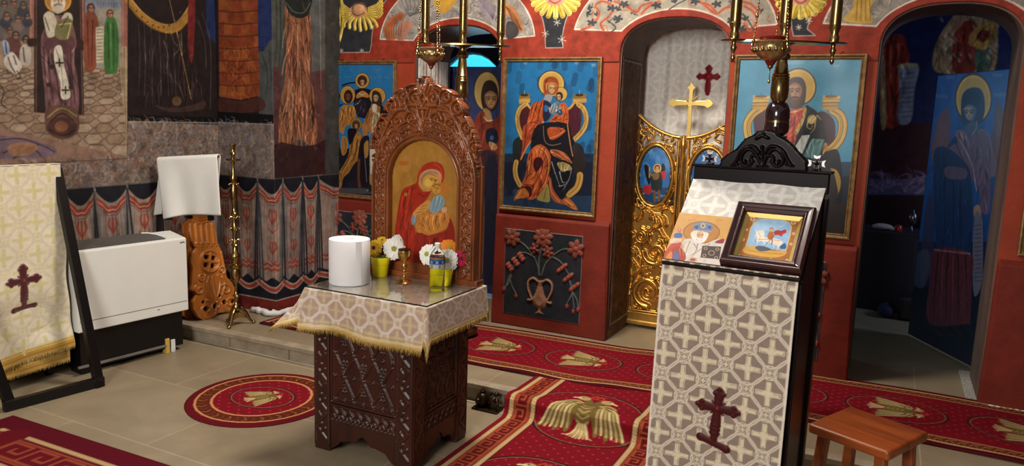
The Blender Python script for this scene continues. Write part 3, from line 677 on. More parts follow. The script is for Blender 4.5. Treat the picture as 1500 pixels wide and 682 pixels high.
# --- return wall: the hanging ochre robe
b = fc
b.poly([(396, -30), (420, -30), (416, 80), (402, 108), (396, 108)], '40443f', 1, 0); folds(b, [[(404, -10), (405, 50), (402, 100)], [(410, -10), (411, 60), (408, 100)]], 2, '262826')
b.poly([(396, 96), (410, 100), (412, 210), (396, 264)], '4b2c2c', .9, 0); b.poly([(454, 100), (476, 96), (476, 262), (452, 262)], '5a3532', .9, 0); b.poly([(452, -30), (476, -30), (476, 102), (456, 106)], '585a58', .9, 0)
robe = [(417, 10), (426, 20), (440, 24), (453, 18), (455, 60), (454, 110), (461, 150), (464, 200), (455, 214), (440, 204), (424, 212), (410, 208), (408, 170), (414, 130), (419, 90)]
b.poly(robe, '7e4f38'); b.brush(robe, 160, 16, 3.2, 8, PI/2, .25, .4, 1.4, .55); g = np.random.RandomState(21)
for i in range(46):
    x = 411+g.rand()*50; y = 20+g.rand()*150; l = 26+g.rand()*40
    b.line([(434+(x-434)*.75, y), (x, y+l*.5), (436+(x-436)*1.1, y+l)], 1.5+g.rand()*1.6, ('4a281e', '9c7050', '6a4030', 'ac8a70', '38221e')[g.randint(5)], .6)
b.poly([(415, -30), (458, -30), (454, 14), (444, 26), (430, 24), (420, 12)], '1d2220'); b.line([(419, 4), (430, 17), (445, 18), (454, 4)], 1.6, '5d625c', .8)
for i in range(18): x = 408+g.rand()*56; b.line([(x, 190), (x+g.randn()*3, 218)], 2, '9c7658' if i % 2 else '6d4534', .6)
b.poly([(396, 214), (412, 208), (440, 214), (462, 212), (476, 204), (476, 268), (396, 270)], '2e1719', .85, 0); b.line([(468, -20), (470, 130)], 1.4, 'a39a92', .6)
b.speck(120, '6a5450', .02, .3, 6); b.line([(404, 264), (471, 256)], 2, '6a6762', .8)
dado(fc, [-.12]+[MC_(x, 262)[0] for x in (414, 443, 466)]+[.95], 1.108, 7)
wl = struct(fa.mesh('wall_left', M_PAINT, (PA0[0], PA0[1], 0), UA, (0, 0, 1), thick=.12))
struct(fb.mesh('wall_left', M_PAINT, (-4.52, 4.07, 0), (1, 0, 0), (0, 0, 1), thick=.1))
struct(fc.mesh('wall_left', M_PAINT, (-3.969, 4.071, 0), (0, 1, 0), (0, 0, 1), thick=.008))
M_PLAIN = mat('dim_plaster', '6a5a4e', rough=.8, scale=4, amt=.2)
struct(obj('wall_left', box(B(), -4.42, -4.3, -2.6, 1.9, 0, 3.4), M_PLAIN)); struct(obj('wall_left', box(B(), -4.7, -3.96, 1.8, 4.9, ZT, 3.4), M_PLAIN))
struct(obj('wall_right', box(B(), 3.1, 3.22, -2.6, 8, 0, 3.4), M_PLAIN))
# white rolled draught cloth along the foot of the wall
# ------------------------------------------------------------------ altar room beyond
bk = Board(3.4, 2.7, .009, '1c2450', planemap((-1.2, 7.4, .1), (1, 0, 0), (0, 0, 1)), .0068)
b = bk
b.poly([(1240, 180), (1380, 180), (1380, 262), (1240, 262)], '3a1a22', 1, 0); b.poly([(1240, 262), (1400, 264), (1400, 286), (1240, 284)], '56506c', 1, 0); b.poly([(1240, 286), (1420, 286), (1420, 420), (1240, 420)], '2a1218', 1, 0)
mottle(b, [(1270, 264), (1380, 264), (1380, 284), (1270, 284)], '5b5470', ['8b84a0', '3c3650', '75627c'], 120, .06, 3)
b.poly([(1292, 64), (1318, 50), (1328, 64), (1332, 90), (1326, 130), (1318, 180), (1296, 186), (1288, 150)], '9c3222'); folds(b, [[(1300, 66), (1298, 120), (1302, 180)], [(1310, 60), (1312, 110), (1310, 176)], [(1322, 70), (1320, 130)]], 2.4, '571a18'); folds(b, [[(1305, 64), (1304, 170)], [(1316, 66), (1316, 150)]], 1.6, 'd07a50', .6)
b.poly([(1290, 92), (1296, 90), (1298, 180), (1290, 180)], 'a58a5c'); b.poly([(1318, 96), (1342, 94), (1346, 104), (1340, 130), (1334, 178), (1314, 178), (1318, 140)], '8d939c'); b.line([(1316, 97), (1342, 95)], 4, 'b5a56a')
for k in range(10): b.line([(1320, 108+k*7), (1338, 107+k*7)], 1.2, '4b4f5c', .7)
b.brush([(1292, 64), (1318, 50), (1332, 90), (1318, 180), (1296, 186)], 60, 16, 3, 5)
b.poly([(1394, 26), (1412, 10), (1440, 0), (1456, 20), (1462, 50), (1458, 100), (1440, 104), (1372, 106), (1370, 66)], 'a58a62')
b.poly([(1400, 40), (1416, 30), (1432, 40), (1428, 104), (1396, 104)], '7e2c20'); b.poly([(1430, 60), (1450, 50), (1452, 100), (1430, 102)], '3f5a48')
g = np.random.RandomState(3)
for i in range(70): x, y = 1372+g.rand()*88, 20+g.rand()*84; b.line([(x, y), (x+3, y+5)], 1.8, ('5a3a26', 'd8c090', '8a4430', 'e0d4b0')[g.randint(4)], .6)
b.poly([(1404, 38), (1420, 34), (1424, 54), (1410, 66), (1402, 52)], '8e2f1e'); b.poly([(1420, 52), (1440, 34), (1462, 40), (1444, 72), (1424, 66)], 'b98a3e'); b.poly([(1430, 54), (1440, 44), (1450, 48), (1440, 62)], '74271a')
b.poly([(1392, 34), (1404, 28), (1414, 24), (1410, 36), (1398, 46)], 'a87c5a')
b.brush([(1394, 26), (1440, 0), (1462, 50), (1458, 100), (1372, 106), (1370, 66)], 120, 10, 3, 6)
struct(bk.mesh('wall_back', M_PAINT, (-1.2, 7.4, .1), thick=.1))
M_NAVY = mat('dark_blue_fresco', '232c58', col2='17172c', rough=.7, scale=4)
bm = B(); out = [(-5.2, .1), (-4.74, .1), (-4.74, 1.8)]
for i in range(13):
    t = PI-PI*i/12; out.append((-4.29+.44*math.cos(t), 1.85+.46*math.sin(t)))
out += [(-3.84, .1), (-1.2, .1), (-1.2, 3.4), (-5.2, 3.4)]
prism(bm, out, (0, 7.4, 0), (1, 0, 0), (0, 0, 1), .2); struct(obj('wall_back', bm, M_NAVY))
struct(obj('wall_back', box(B(), -4.8, -3.8, 7.42, 7.58, .1, 1.3), M_NAVY))
struct(obj('ceiling', box(B(), -5.2, 3.2, 5.3, 7.7, 2.95, 3.05), M_NAVY))  # unseen slab, added to block light from above and keep the altar dark
struct(obj('wall_left', box(B(), -5.3, -5.2, 4.9, 7.7, 0, 3.4), M_NAVY))
# window of the altar room
wf = thing('window_1', 'arched altar window with pale blue daylight', 'window'); del wf['label']; del wf['category']; wf['kind'] = 'structure'
bm = B(); pts = [(-4.72, 7.46, 1.3)]+[(-4.29+.43*math.cos(PI-PI*i/12), 7.46, 1.85+.45*math.sin(PI-PI*i/12)) for i in range(13)]+[(-3.86, 7.46, 1.3)]
tube(bm, pts, .018, 6, True); tube(bm, [(-4.71, 7.46, 1.5), (-3.87, 7.46, 1.5)], .009, 6)
obj('window_frame', bm, mat('white_frame', 'd0d4d6', rough=.5), wf)
bm = B(); prism(bm, [(-4.74, 1.28)]+[(-4.29+.44*math.cos(PI-PI*i/12), 1.85+.46*math.sin(PI-PI*i/12)) for i in range(13)]+[(-3.84, 1.28)], (0, 7.5, 0), (1, 0, 0), (0, 0, 1), .01)
obj('window_pane', bm, mat('bright_cyan_sky_glass', '3fd0f0', rough=.3, scale=6, amt=.2, col2='2ab8e0', emit=1.3), wf)

# ------------------------------------------------------------------ light
# ------------------------------------------------------------------ icons of the screen
M_FRAME = mat('worn_gold_moulding', '8e6e40', col2='5c4428', rough=.42, metal=.35, scale=30)
def hung_icon(name, x0, x1, z0, z1, bg, draw, label, mats=M_FRAME, fw=.032, k=.0047, lean=0):
    """framed icon hung on the screen: panel (painted) + frame + two wall hooks"""
    d = .028; t = thing(name, label, 'icon', (x0, WY, z0), 0, 'large framed icons of the icon screen')
    w, h = x1-x0, z1-z0; q = fw*.8
    b = Board(w-2*q, h-2*q, .0030, bg, planemap((x0+q, WY-.018, z0+q), (1, 0, 0), (0, 0, 1)), k)
    draw(b); b.c *= .84
    p = b.mesh('painted_panel', M_ICON, (q, -.016, q), parent=t, thick=.012)
    obj('frame', frame_mesh(w, h, fw, d), mats, t, bevel=.001)
    for x in (w*.2, w*.8):
        bm = B(); tube(bm, [(x, -.002, h-.01), (x, -.012, h+.004), (x+.01, -.014, h+.012), (x+.02, -.006, h+.008)], .0035, 6); obj('hook', bm, M_BRASS, t, smooth=1)
    return t
def vgrad(b, y0, y1, col, al=1, n=1):
    b.poly([(-2000, y0), (4000, y0), (4000, y1), (-2000, y1)], col, al, 0)
def cloudy(b, cols, n, r, seed, al=.035):
    g = np.random.RandomState(seed); k = b.k; b.k = 1
    for i in range(n):
        x, y = g.rand()*b.w, g.rand()*b.h; b.line([(x, y), (x+g.randn()*r*.2, y+r)], r*.9, cols[g.randint(len(cols))], al, raw=True, w2=r*.8)
    b.k = k
def thick_face(b, x, y, r, rot=0, skin='b08a5e', dark='3a2218', lit='dcb88c', lips='8c3a2c', turn=.15):
    c, s = math.cos(rot), math.sin(rot)
    def q(u, v): return (x+(u*c-v*s)*r, y+(u*s+v*c)*r)
    def Q(L): return [q(*p) for p in L]
    b.poly(Q([(-.62, -.5), (0, -.9), (.62, -.5), (.66, .1), (.42, .72), (.08, 1), (-.32, .8), (-.6, .25)]), skin)
    b.poly(Q([(-.5+turn, -.5), (.3+turn, -.6), (.44+turn, .1), (.2+turn, .72), (-.25+turn, .6), (-.38+turn, 0)]), lit, .75)
    for sg in (-.27, .31):
        b.line(Q([(sg-.22+turn, -.2), (sg+turn, -.3), (sg+.2+turn, -.2)]), r*.08, dark, .9); b.ell(*q(sg+turn, -.04), r*.14, r*.085, '2a1710', .9, rot); b.line(Q([(sg-.18+turn, .1), (sg+turn, .15), (sg+.15+turn, .08)]), r*.04, dark, .5)
    b.line(Q([(.1+turn, -.2), (.16+turn, .22), (.12+turn, .32), (-.04+turn, .32)]), r*.06, '6b4028', .85)
    b.line(Q([(-.14+turn, .54), (.04+turn, .5), (.2+turn, .54)]), r*.09, lips, .9); b.line(Q([(-.6, -.2), (-.58, .25), (-.3, .8), (.08, 1)]), r*.1, dark, .5)

def draw_left(b):
    zoomed(b, 480, 185, .1613); vgrad(b, 200, 900, '1a1a24'); vgrad(b, 560, 900, '4c4a52', .9); vgrad(b, 610, 900, '2b2630')
    b.poly([(30, -900), (50, -200), (90, 60), (110, 200), (100, 420), (60, 560), (20, 560)], '12141c')
    zoomed(b, 480, 85, .1613); cloudy(b, ['1d5f96', '2f7fb4', '174a7c'], 160, .05, 4)
    b.poly([(48, 190), (80, 240), (100, 300), (104, 420), (90, 560), (60, 700), (30, 700), (36, 400)], '141620'); b.line([(70, 250), (82, 330), (96, 420)], 9, '8fb0c4', .8)
    b.line([(130, 250), (190, 228), (240, 222), (270, 200)], 16, '12141c'); b.line([(110, 330), (90, 430), (130, 420)], 14, '12141c')
    b.poly([(250, 290), (390, 290), (395, 420), (350, 540), (270, 520), (236, 420)], '15131c')
    hal(b, 313, 205, 66, 72, 'b98b40'); b.ell(312, 205, 44, 48, '3a2418'); thick_face(b, 312, 222, 34, 0, '7c4e34', turn=.1); b.poly([(262, 330), (300, 300), (312, 296), (332, 300), (372, 334), (366, 360), (312, 352), (262, 366)], 'b07a3c'); b.line([(286, 318), (312, 336), (340, 318)], 8, 'd9c49a')
    b.poly([(240, 400), (290, 380), (350, 400), (330, 520), (270, 530)], '221c26'); b.line([(250, 420), (280, 405), (296, 380)], 10, '8e9aa8', .7); b.line([(322, 460), (330, 490)], 8, '7c8a9c', .7)
    hal(b, 180, 335, 70, 86, 'b98b40'); b.ell(186, 350, 40, 62, '2c1a14'); thick_face(b, 184, 352, 38, .05, '5a3424', lit='7a4c34', turn=-.05)
    b.poly([(120, 450), (170, 425), (236, 440), (256, 520), (230, 590), (160, 620), (140, 690), (90, 640), (98, 560)], 'b5783a')
    folds(b, [[(130, 470), (160, 520), (150, 600)], [(190, 440), (180, 500), (200, 560)], [(220, 460), (214, 520), (232, 580)], [(150, 450), (136, 520), (110, 600)]], 7, '4a2a18'); folds(b, [[(160, 460), (170, 500)], [(205, 450), (200, 500)], [(128, 510), (112, 570)]], 8, 'dba864', .8)
    hal(b, 450, 345, 76, 82, 'b98b40'); b.poly([(410, 300), (460, 306), (486, 350), (490, 420), (470, 470), (420, 460), (400, 380)], '33241c'); thick_face(b, 436, 362, 36, .1, '9a7656', lit='c8b08c', turn=-.1)
    b.poly([(402, 425), (430, 415), (470, 440), (520, 460), (540, 520), (500, 560), (470, 700), (400, 700), (330, 600), (360, 500)], 'a06a3a'); b.poly([(480, 430), (520, 470), (550, 500), (520, 560), (480, 640)], '17131a')
    b.poly([(405, 425), (440, 420), (446, 470), (430, 500), (408, 480)], 'cfc4ac'); b.poly([(420, 500), (470, 500), (476, 560), (460, 640), (430, 700), (400, 700), (396, 600)], 'b8aa84'); folds(b, [[(430, 510), (420, 600), (410, 690)], [(450, 510), (450, 600)]], 7, '6a5a40'); folds(b, [[(375, 480), (350, 560), (340, 620)], [(395, 500), (372, 590)]], 8, '4b2a18')
    hal(b, 256, 600, 56, 60, '8e6a34'); b.ell(256, 610, 36, 44, '4e3420'); thick_face(b, 258, 618, 26, 0, '6d4a30', turn=0)
    zoomed(b, 480, 185, .1613)
    b.poly([(200, 60), (300, 60), (320, 180), (300, 280), (240, 340), (190, 420), (140, 470), (120, 560), (60, 540), (60, 480), (130, 370), (190, 250)], 'a06c32'); folds(b, [[(230, 120), (200, 260), (130, 400)], [(270, 120), (250, 250), (200, 340)], [(300, 150), (280, 260)], [(110, 430), (130, 470)], [(80, 460), (110, 500)], [(70, 500), (100, 530)]], 9, '3a2014'); folds(b, [[(250, 130), (225, 250), (150, 390)], [(285, 160), (262, 260)]], 8, 'd09a50', .8)
    b.poly([(130, 90), (170, 100), (180, 180), (160, 250), (130, 260), (116, 180)], 'a8763a'); b.line([(150, 110), (165, 180), (148, 240)], 6, '50301c')
    b.poly([(190, 20), (260, 30), (240, 100), (200, 170), (180, 80)], '14101a'); b.poly([(310, -20), (350, -20), (360, 60), (340, 110), (316, 60)], 'ac7238'); b.poly([(300, 120), (380, 100), (384, 300), (370, 560), (320, 520), (270, 560), (268, 360)], '1b141c'); b.poly([(330, 160), (366, 130), (368, 250), (345, 290), (330, 250)], 'a87c3c')
    b.poly([(270, 330), (294, 300), (290, 450), (300, 550), (272, 540)], '5f3a26'); b.line([(334, 270), (344, 380), (352, 500)], 9, '7c8088', .8)
    b.poly([(380, 205), (440, 205), (438, 440), (386, 440)], 'cfccbc', 1, 0); b.line([(380, 60), (382, 440)], 8, '9a9080'); b.line([(440, 100), (440, 440)], 7, '9a9080'); b.poly([(380, 440), (412, 440), (410, 530), (382, 520)], 'a9824a')
    b.ell(378, 570, 34, 24, '1c2420'); b.ell(360, 580, 12, 10, '8fa0a0', .7)
    b.brush([(60, 540), (130, 370), (200, 60), (300, 60), (320, 180), (240, 340), (120, 560)], 120, 30, 9, 2, 1.2, .3)
    zoomed(b, 480, 85, .1613); b.brush([(120, 450), (236, 440), (256, 520), (160, 620), (90, 640), (98, 560)], 70, 30, 9, 3); b.brush([(360, 470), (520, 470), (470, 700), (400, 700), (330, 600)], 70, 30, 9, 4); b.brush([(250, 400), (390, 400), (350, 540), (270, 520)], 30, 24, 8, 5, lt=2.4)
    for x, y in ((80, 170), (120, 172), (160, 168), (205, 172), (390, 168), (430, 174), (470, 172), (520, 172), (550, 176), (215, 105), (445, 108), (470, 104)): b.line([(x-10, y-6), (x, y+6), (x+10, y-6)], 4, '8fb0c0', .55)
hung_icon('framed_icon', -4.081, -3.418, .925, 2.0, '2673ae', draw_left, 'narrow framed icon of several haloed saints on blue, left end of the icon screen')

def throne(b, L, R, gold='c59b4e'):
    for side, P in (('l', L), ('r', R)):
        b.line(P, 46, '4c3418'); b.line(P, 40, gold); b.line(P, 3.5, '6c4c22', .9); b.line([(p[0]+(12 if side == 'l' else -12), p[1]) for p in P], 3, '7c5a2a', .8); b.line([(p[0]+(-12 if side == 'l' else 12), p[1]) for p in P], 4, 'e2c47c', .8)
def draw_mother(b):
    zoomed(b, 735, 80, .176); cloudy(b, ['1c5a8e', '2d79ae', '16466f', '3585b8'], 200, .06, 9)
    zoomed(b, 735, 195, .176); vgrad(b, 170, 1200, '1b2740', .92); vgrad(b, 240, 1200, '151c30', .9); vgrad(b, 520, 1200, '24405e', .8)
    b.poly([(100, 60), (170, 40), (180, 240), (110, 260), (90, 160)], '24201c', .9); b.poly([(590, 90), (650, 90), (690, 170), (690, 300), (600, 330), (580, 200)], '2c221e', .9); cloudy(b, ['2a3c5c', '10182c'], 60, .05, 2, .3)
    zoomed(b, 735, 80, .176)
    b.poly([(150, 420), (210, 400), (250, 480), (250, 660), (170, 660), (150, 560)], '4a1c24'); b.poly([(540, 460), (620, 410), (660, 480), (650, 620), (600, 690), (540, 660)], '4a1c28')
    throne(b, [(195, 412), (150, 450), (128, 520), (135, 590), (150, 640), (170, 690)], [(640, 415), (680, 450), (702, 520), (690, 600), (650, 660), (610, 700)])
    b.line([(205, 400), (225, 430), (245, 450)], 20, 'c59b4e'); b.line([(600, 400), (580, 430), (555, 450)], 20, 'c59b4e')
    for x0, x1 in ((142, 232), (590, 700)):
        b.poly([(x0, 355), (x1, 348), (x1+4, 398), (x0+2, 410)], 'b88e46', 1, 0); b.poly([(x0+8, 330), (x1-2, 322), (x1+2, 350), (x0+2, 358)], '8a6530', 1, 0); b.ell((x0+x1)/2, 335, 34, 12, '3a2818'); b.line([(x0, 362), (x1+4, 356)], 4, '4a3014'); b.line([(x0+2, 385), (x1+6, 378)], 3, 'e2c47c'); b.line([((x0+x1)/2, 330), ((x0+x1)/2, 298)], 5, '8fa8a8')
    hal(b, 412, 242, 112, 112, 'c39a4a'); hal(b, 492, 328, 54, 58, 'c8a254')
    b.poly([(352, 210), (395, 182), (440, 186), (470, 220), (470, 290), (440, 330), (360, 350), (345, 280)], '9c4a26'); folds(b, [[(360, 220), (400, 195), (450, 215)], [(356, 260), (366, 320)], [(362, 230), (384, 210)]], 6, '5c2414'); b.line([(370, 290), (372, 250), (400, 236), (440, 240), (458, 262)], 9, 'c98a4c')
    b.poly([(370, 330), (420, 340), (400, 400), (360, 420), (350, 370)], '8f98a0'); thick_face(b, 412, 282, 46, .12, 'b48a58', '2e1a10', 'd8b483')
    # mantle
    b.poly([(350, 350), (330, 385), (262, 400), (236, 460), (210, 560), (190, 640), (180, 690), (290, 690), (340, 560), (352, 460)], 'b44f26')
    b.poly([(350, 380), (400, 400), (420, 460), (400, 520), (360, 560), (340, 520), (344, 440)], '20243c'); b.poly([(356, 420), (384, 430), (380, 470), (356, 470)], '2d68a8')
    folds(b, [[(300, 395), (270, 470), (250, 560), (215, 600)], [(330, 400), (310, 480), (290, 560)], [(250, 440), (240, 500)], [(320, 420), (305, 500)], [(290, 570), (240, 560), (200, 600)], [(230, 600), (215, 680)]], 7, '5e1f14'); folds(b, [[(285, 405), (262, 470), (245, 530)], [(330, 440), (318, 500)], [(265, 590), (240, 640)], [(220, 580), (200, 640)]], 7, 'df8442', .8)
    b.poly([(470, 420), (520, 400), (550, 450), (556, 540), (545, 590), (480, 640), (400, 620), (392, 560), (430, 510)], 'c45a2a'); folds(b, [[(420, 540), (470, 560), (530, 540)], [(410, 580), (460, 600), (520, 590)], [(500, 420), (530, 470), (545, 540)], [(440, 520), (470, 540)]], 7, '6b2414'); folds(b, [[(430, 555), (480, 575), (520, 565)], [(510, 430), (525, 480)]], 7, 'e88c48', .8)
    b.poly([(330, 570), (392, 590), (460, 660), (540, 640), (550, 600), (572, 660), (590, 760), (300, 760), (300, 640)], '1a1820')
    b.poly([(430, 400), (470, 390), (490, 440), (480, 490), (430, 500), (395, 480), (400, 440)], '6f7c84'); folds(b, [[(420, 420), (400, 470)], [(440, 410), (420, 480)], [(460, 430), (450, 480)]], 6, 'd3dadd'); folds(b, [[(432, 420), (412, 480)], [(470, 410), (466, 460)]], 5, '2a2e36'); b.ell(486, 482, 22, 24, '2f4a6a'); b.ell(480, 476, 8, 9, '9ab4cc')
    b.ell(478, 345, 30, 36, '2e1a14'); thick_face(b, 474, 352, 28, -.1, 'b08055', turn=.05)
    b.line([(345, 560), (335, 590), (322, 610)], 14, 'c49a70'); b.line([(372, 590), (362, 615), (358, 640)], 12, 'c49a70'); b.line([(400, 470), (392, 440)], 10, 'c49a70')
    zoomed(b, 735, 195, .176)
    b.poly([(180, -60), (290, -60), (280, 20), (230, 90), (180, 180), (150, 230), (170, 120)], 'a8472a'); b.line([(280, -50), (285, 10), (210, 110), (160, 215)], 10, 'd0925a'); b.line([(200, -30), (195, 60), (178, 150)], 8, '5e1f14')
    b.poly([(300, -70), (545, -80), (575, 60), (590, 230), (440, 260), (270, 200), (240, 100)], '17151e'); b.poly([(380, -40), (470, -50), (530, -20), (460, 40), (400, 50)], 'b04e2a'); b.line([(400, 40), (460, 20), (520, -20)], 7, 'd88a50'); b.line([(545, -80), (560, 30), (575, 120), (590, 190)], 9, 'c08458'); b.line([(345, -60), (350, 30), (368, 80), (420, 100), (490, 85)], 6, 'a88a66', .8)
    for P, w_ in (([(120, 240), (110, 300), (120, 370), (150, 430)], 44), ([(650, 350), (645, 400), (620, 460), (560, 510)], 56)): b.line(P, w_+6, '3a2818'); b.line(P, w_, 'bf9448'); b.line(P, 5, '6e4c22'); b.line([(p[0]+12, p[1]) for p in P], 4, 'e4c880', .8)
    b.poly([(240, 140), (300, 95), (350, 105), (400, 170), (410, 280), (385, 400), (330, 500), (260, 550), (210, 540), (190, 450), (165, 430), (200, 330), (210, 220)], 'b4562c')
    b.poly([(275, 210), (320, 200), (345, 240), (320, 290), (285, 320), (262, 270)], '3c1016'); folds(b, [[(230, 200), (215, 320), (180, 430)], [(350, 130), (380, 230), (365, 370), (300, 490)], [(340, 260), (320, 340), (270, 420), (250, 520)], [(250, 170), (240, 260), (230, 360)], [(190, 430), (240, 430), (260, 445)]], 9, '5f1e14'); folds(b, [[(300, 110), (360, 150), (390, 250), (370, 390), (310, 490)], [(225, 230), (222, 330)], [(300, 130), (330, 160)], [(270, 330), (262, 360)]], 10, 'dd8a4c', .85)
    b.poly([(195, 440), (240, 450), (245, 520), (200, 540), (160, 500)], '471319'); 
    b.poly([(400, 140), (470, 140), (530, 170), (570, 220), (585, 250), (520, 225), (440, 200)], 'b96a40'); folds(b, [[(420, 150), (480, 175), (560, 230)], [(450, 190), (520, 215)]], 7, '5f2a1c')
    b.poly([(415, 190), (500, 220), (580, 260), (600, 320), (590, 420), (540, 500), (490, 550), (430, 480), (395, 380), (405, 270)], '141620'); b.poly([(460, 250), (510, 240), (560, 262), (578, 290), (540, 330), (490, 310)], '9a8350'); b.poly([(500, 330), (560, 310), (560, 370), (520, 400), (495, 380)], '0c0e16')
    folds(b, [[(415, 240), (440, 320), (465, 390), (480, 440)], [(480, 320), (500, 400), (520, 410)], [(580, 290), (560, 380), (510, 470)], [(480, 440), (520, 430), (540, 400)]], 7, '8a9490', .85)
    b.poly([(390, 370), (410, 380), (430, 470), (500, 560), (560, 590), (500, 590), (430, 560), (395, 480)], 'a6502f'); b.line([(400, 400), (415, 490), (480, 570)], 7, 'd89468', .9)
    b.poly([(380, 420), (400, 560), (350, 570), (290, 545), (340, 480)], '9a8a4c'); b.line([(370, 450), (350, 550)], 5, '4e4424')
    b.poly([(100, 560), (130, 480), (180, 455), (215, 480), (225, 530), (190, 545), (150, 540)], 'b5652f'); b.line([(120, 540), (160, 480)], 9, 'e0a060'); b.line([(110, 556), (170, 545), (220, 535)], 5, '3c1a10')
    b.poly([(500, 560), (540, 535), (580, 560), (620, 610), (630, 640), (590, 630), (540, 600)], 'b5652f'); b.line([(530, 555), (590, 600)], 9, 'e0a060'); b.ell(110, 490, 22, 30, '3c5874', .5)
    b.brush([(240, 140), (350, 105), (410, 280), (385, 400), (260, 550), (190, 450), (200, 330)], 130, 46, 12, 2, 1.3, .3); b.brush([(415, 190), (580, 260), (600, 320), (590, 420), (490, 550), (395, 380)], 60, 40, 9, 3, 1.2, .4, .6, 2.2, .4); b.brush([(400, 140), (530, 170), (585, 250), (440, 200)], 30, 30, 9, 4, -.4); b.brush([(500, 560), (630, 640), (540, 600)], 14, 24, 8, 5, -.6); b.brush([(100, 560), (215, 480), (225, 530)], 14, 24, 8, 5, .6)
    zoomed(b, 735, 80, .176); b.brush([(262, 400), (340, 390), (345, 540), (290, 690), (180, 690), (210, 560)], 110, 36, 10, 6, 1.3, .3); b.brush([(470, 430), (550, 450), (550, 600), (480, 640), (400, 610), (430, 520)], 70, 30, 10, 7, .5, .5); b.brush([(142, 420), (230, 400), (170, 690), (110, 600)], 40, 30, 6, 8, lt=1.25, dk=.7); b.brush([(600, 400), (700, 400), (700, 620), (620, 700)], 40, 30, 6, 8, lt=1.25, dk=.7)
    for x, y in ((195, 68), (622, 68), (764, 88)):
        for dx in (-14, 0, 14): b.line([(x+dx, y-12), (x+dx*.6, y+12)], 4, 'a8c4cc', .7)
        b.line([(x-16, y), (x+16, y-6)], 3.5, 'a8c4cc', .7)
hung_icon('framed_icon', -2.502, -1.768, .948, 2.015, '2270a8', draw_mother, 'framed icon of an enthroned mother and child in orange robes on blue')

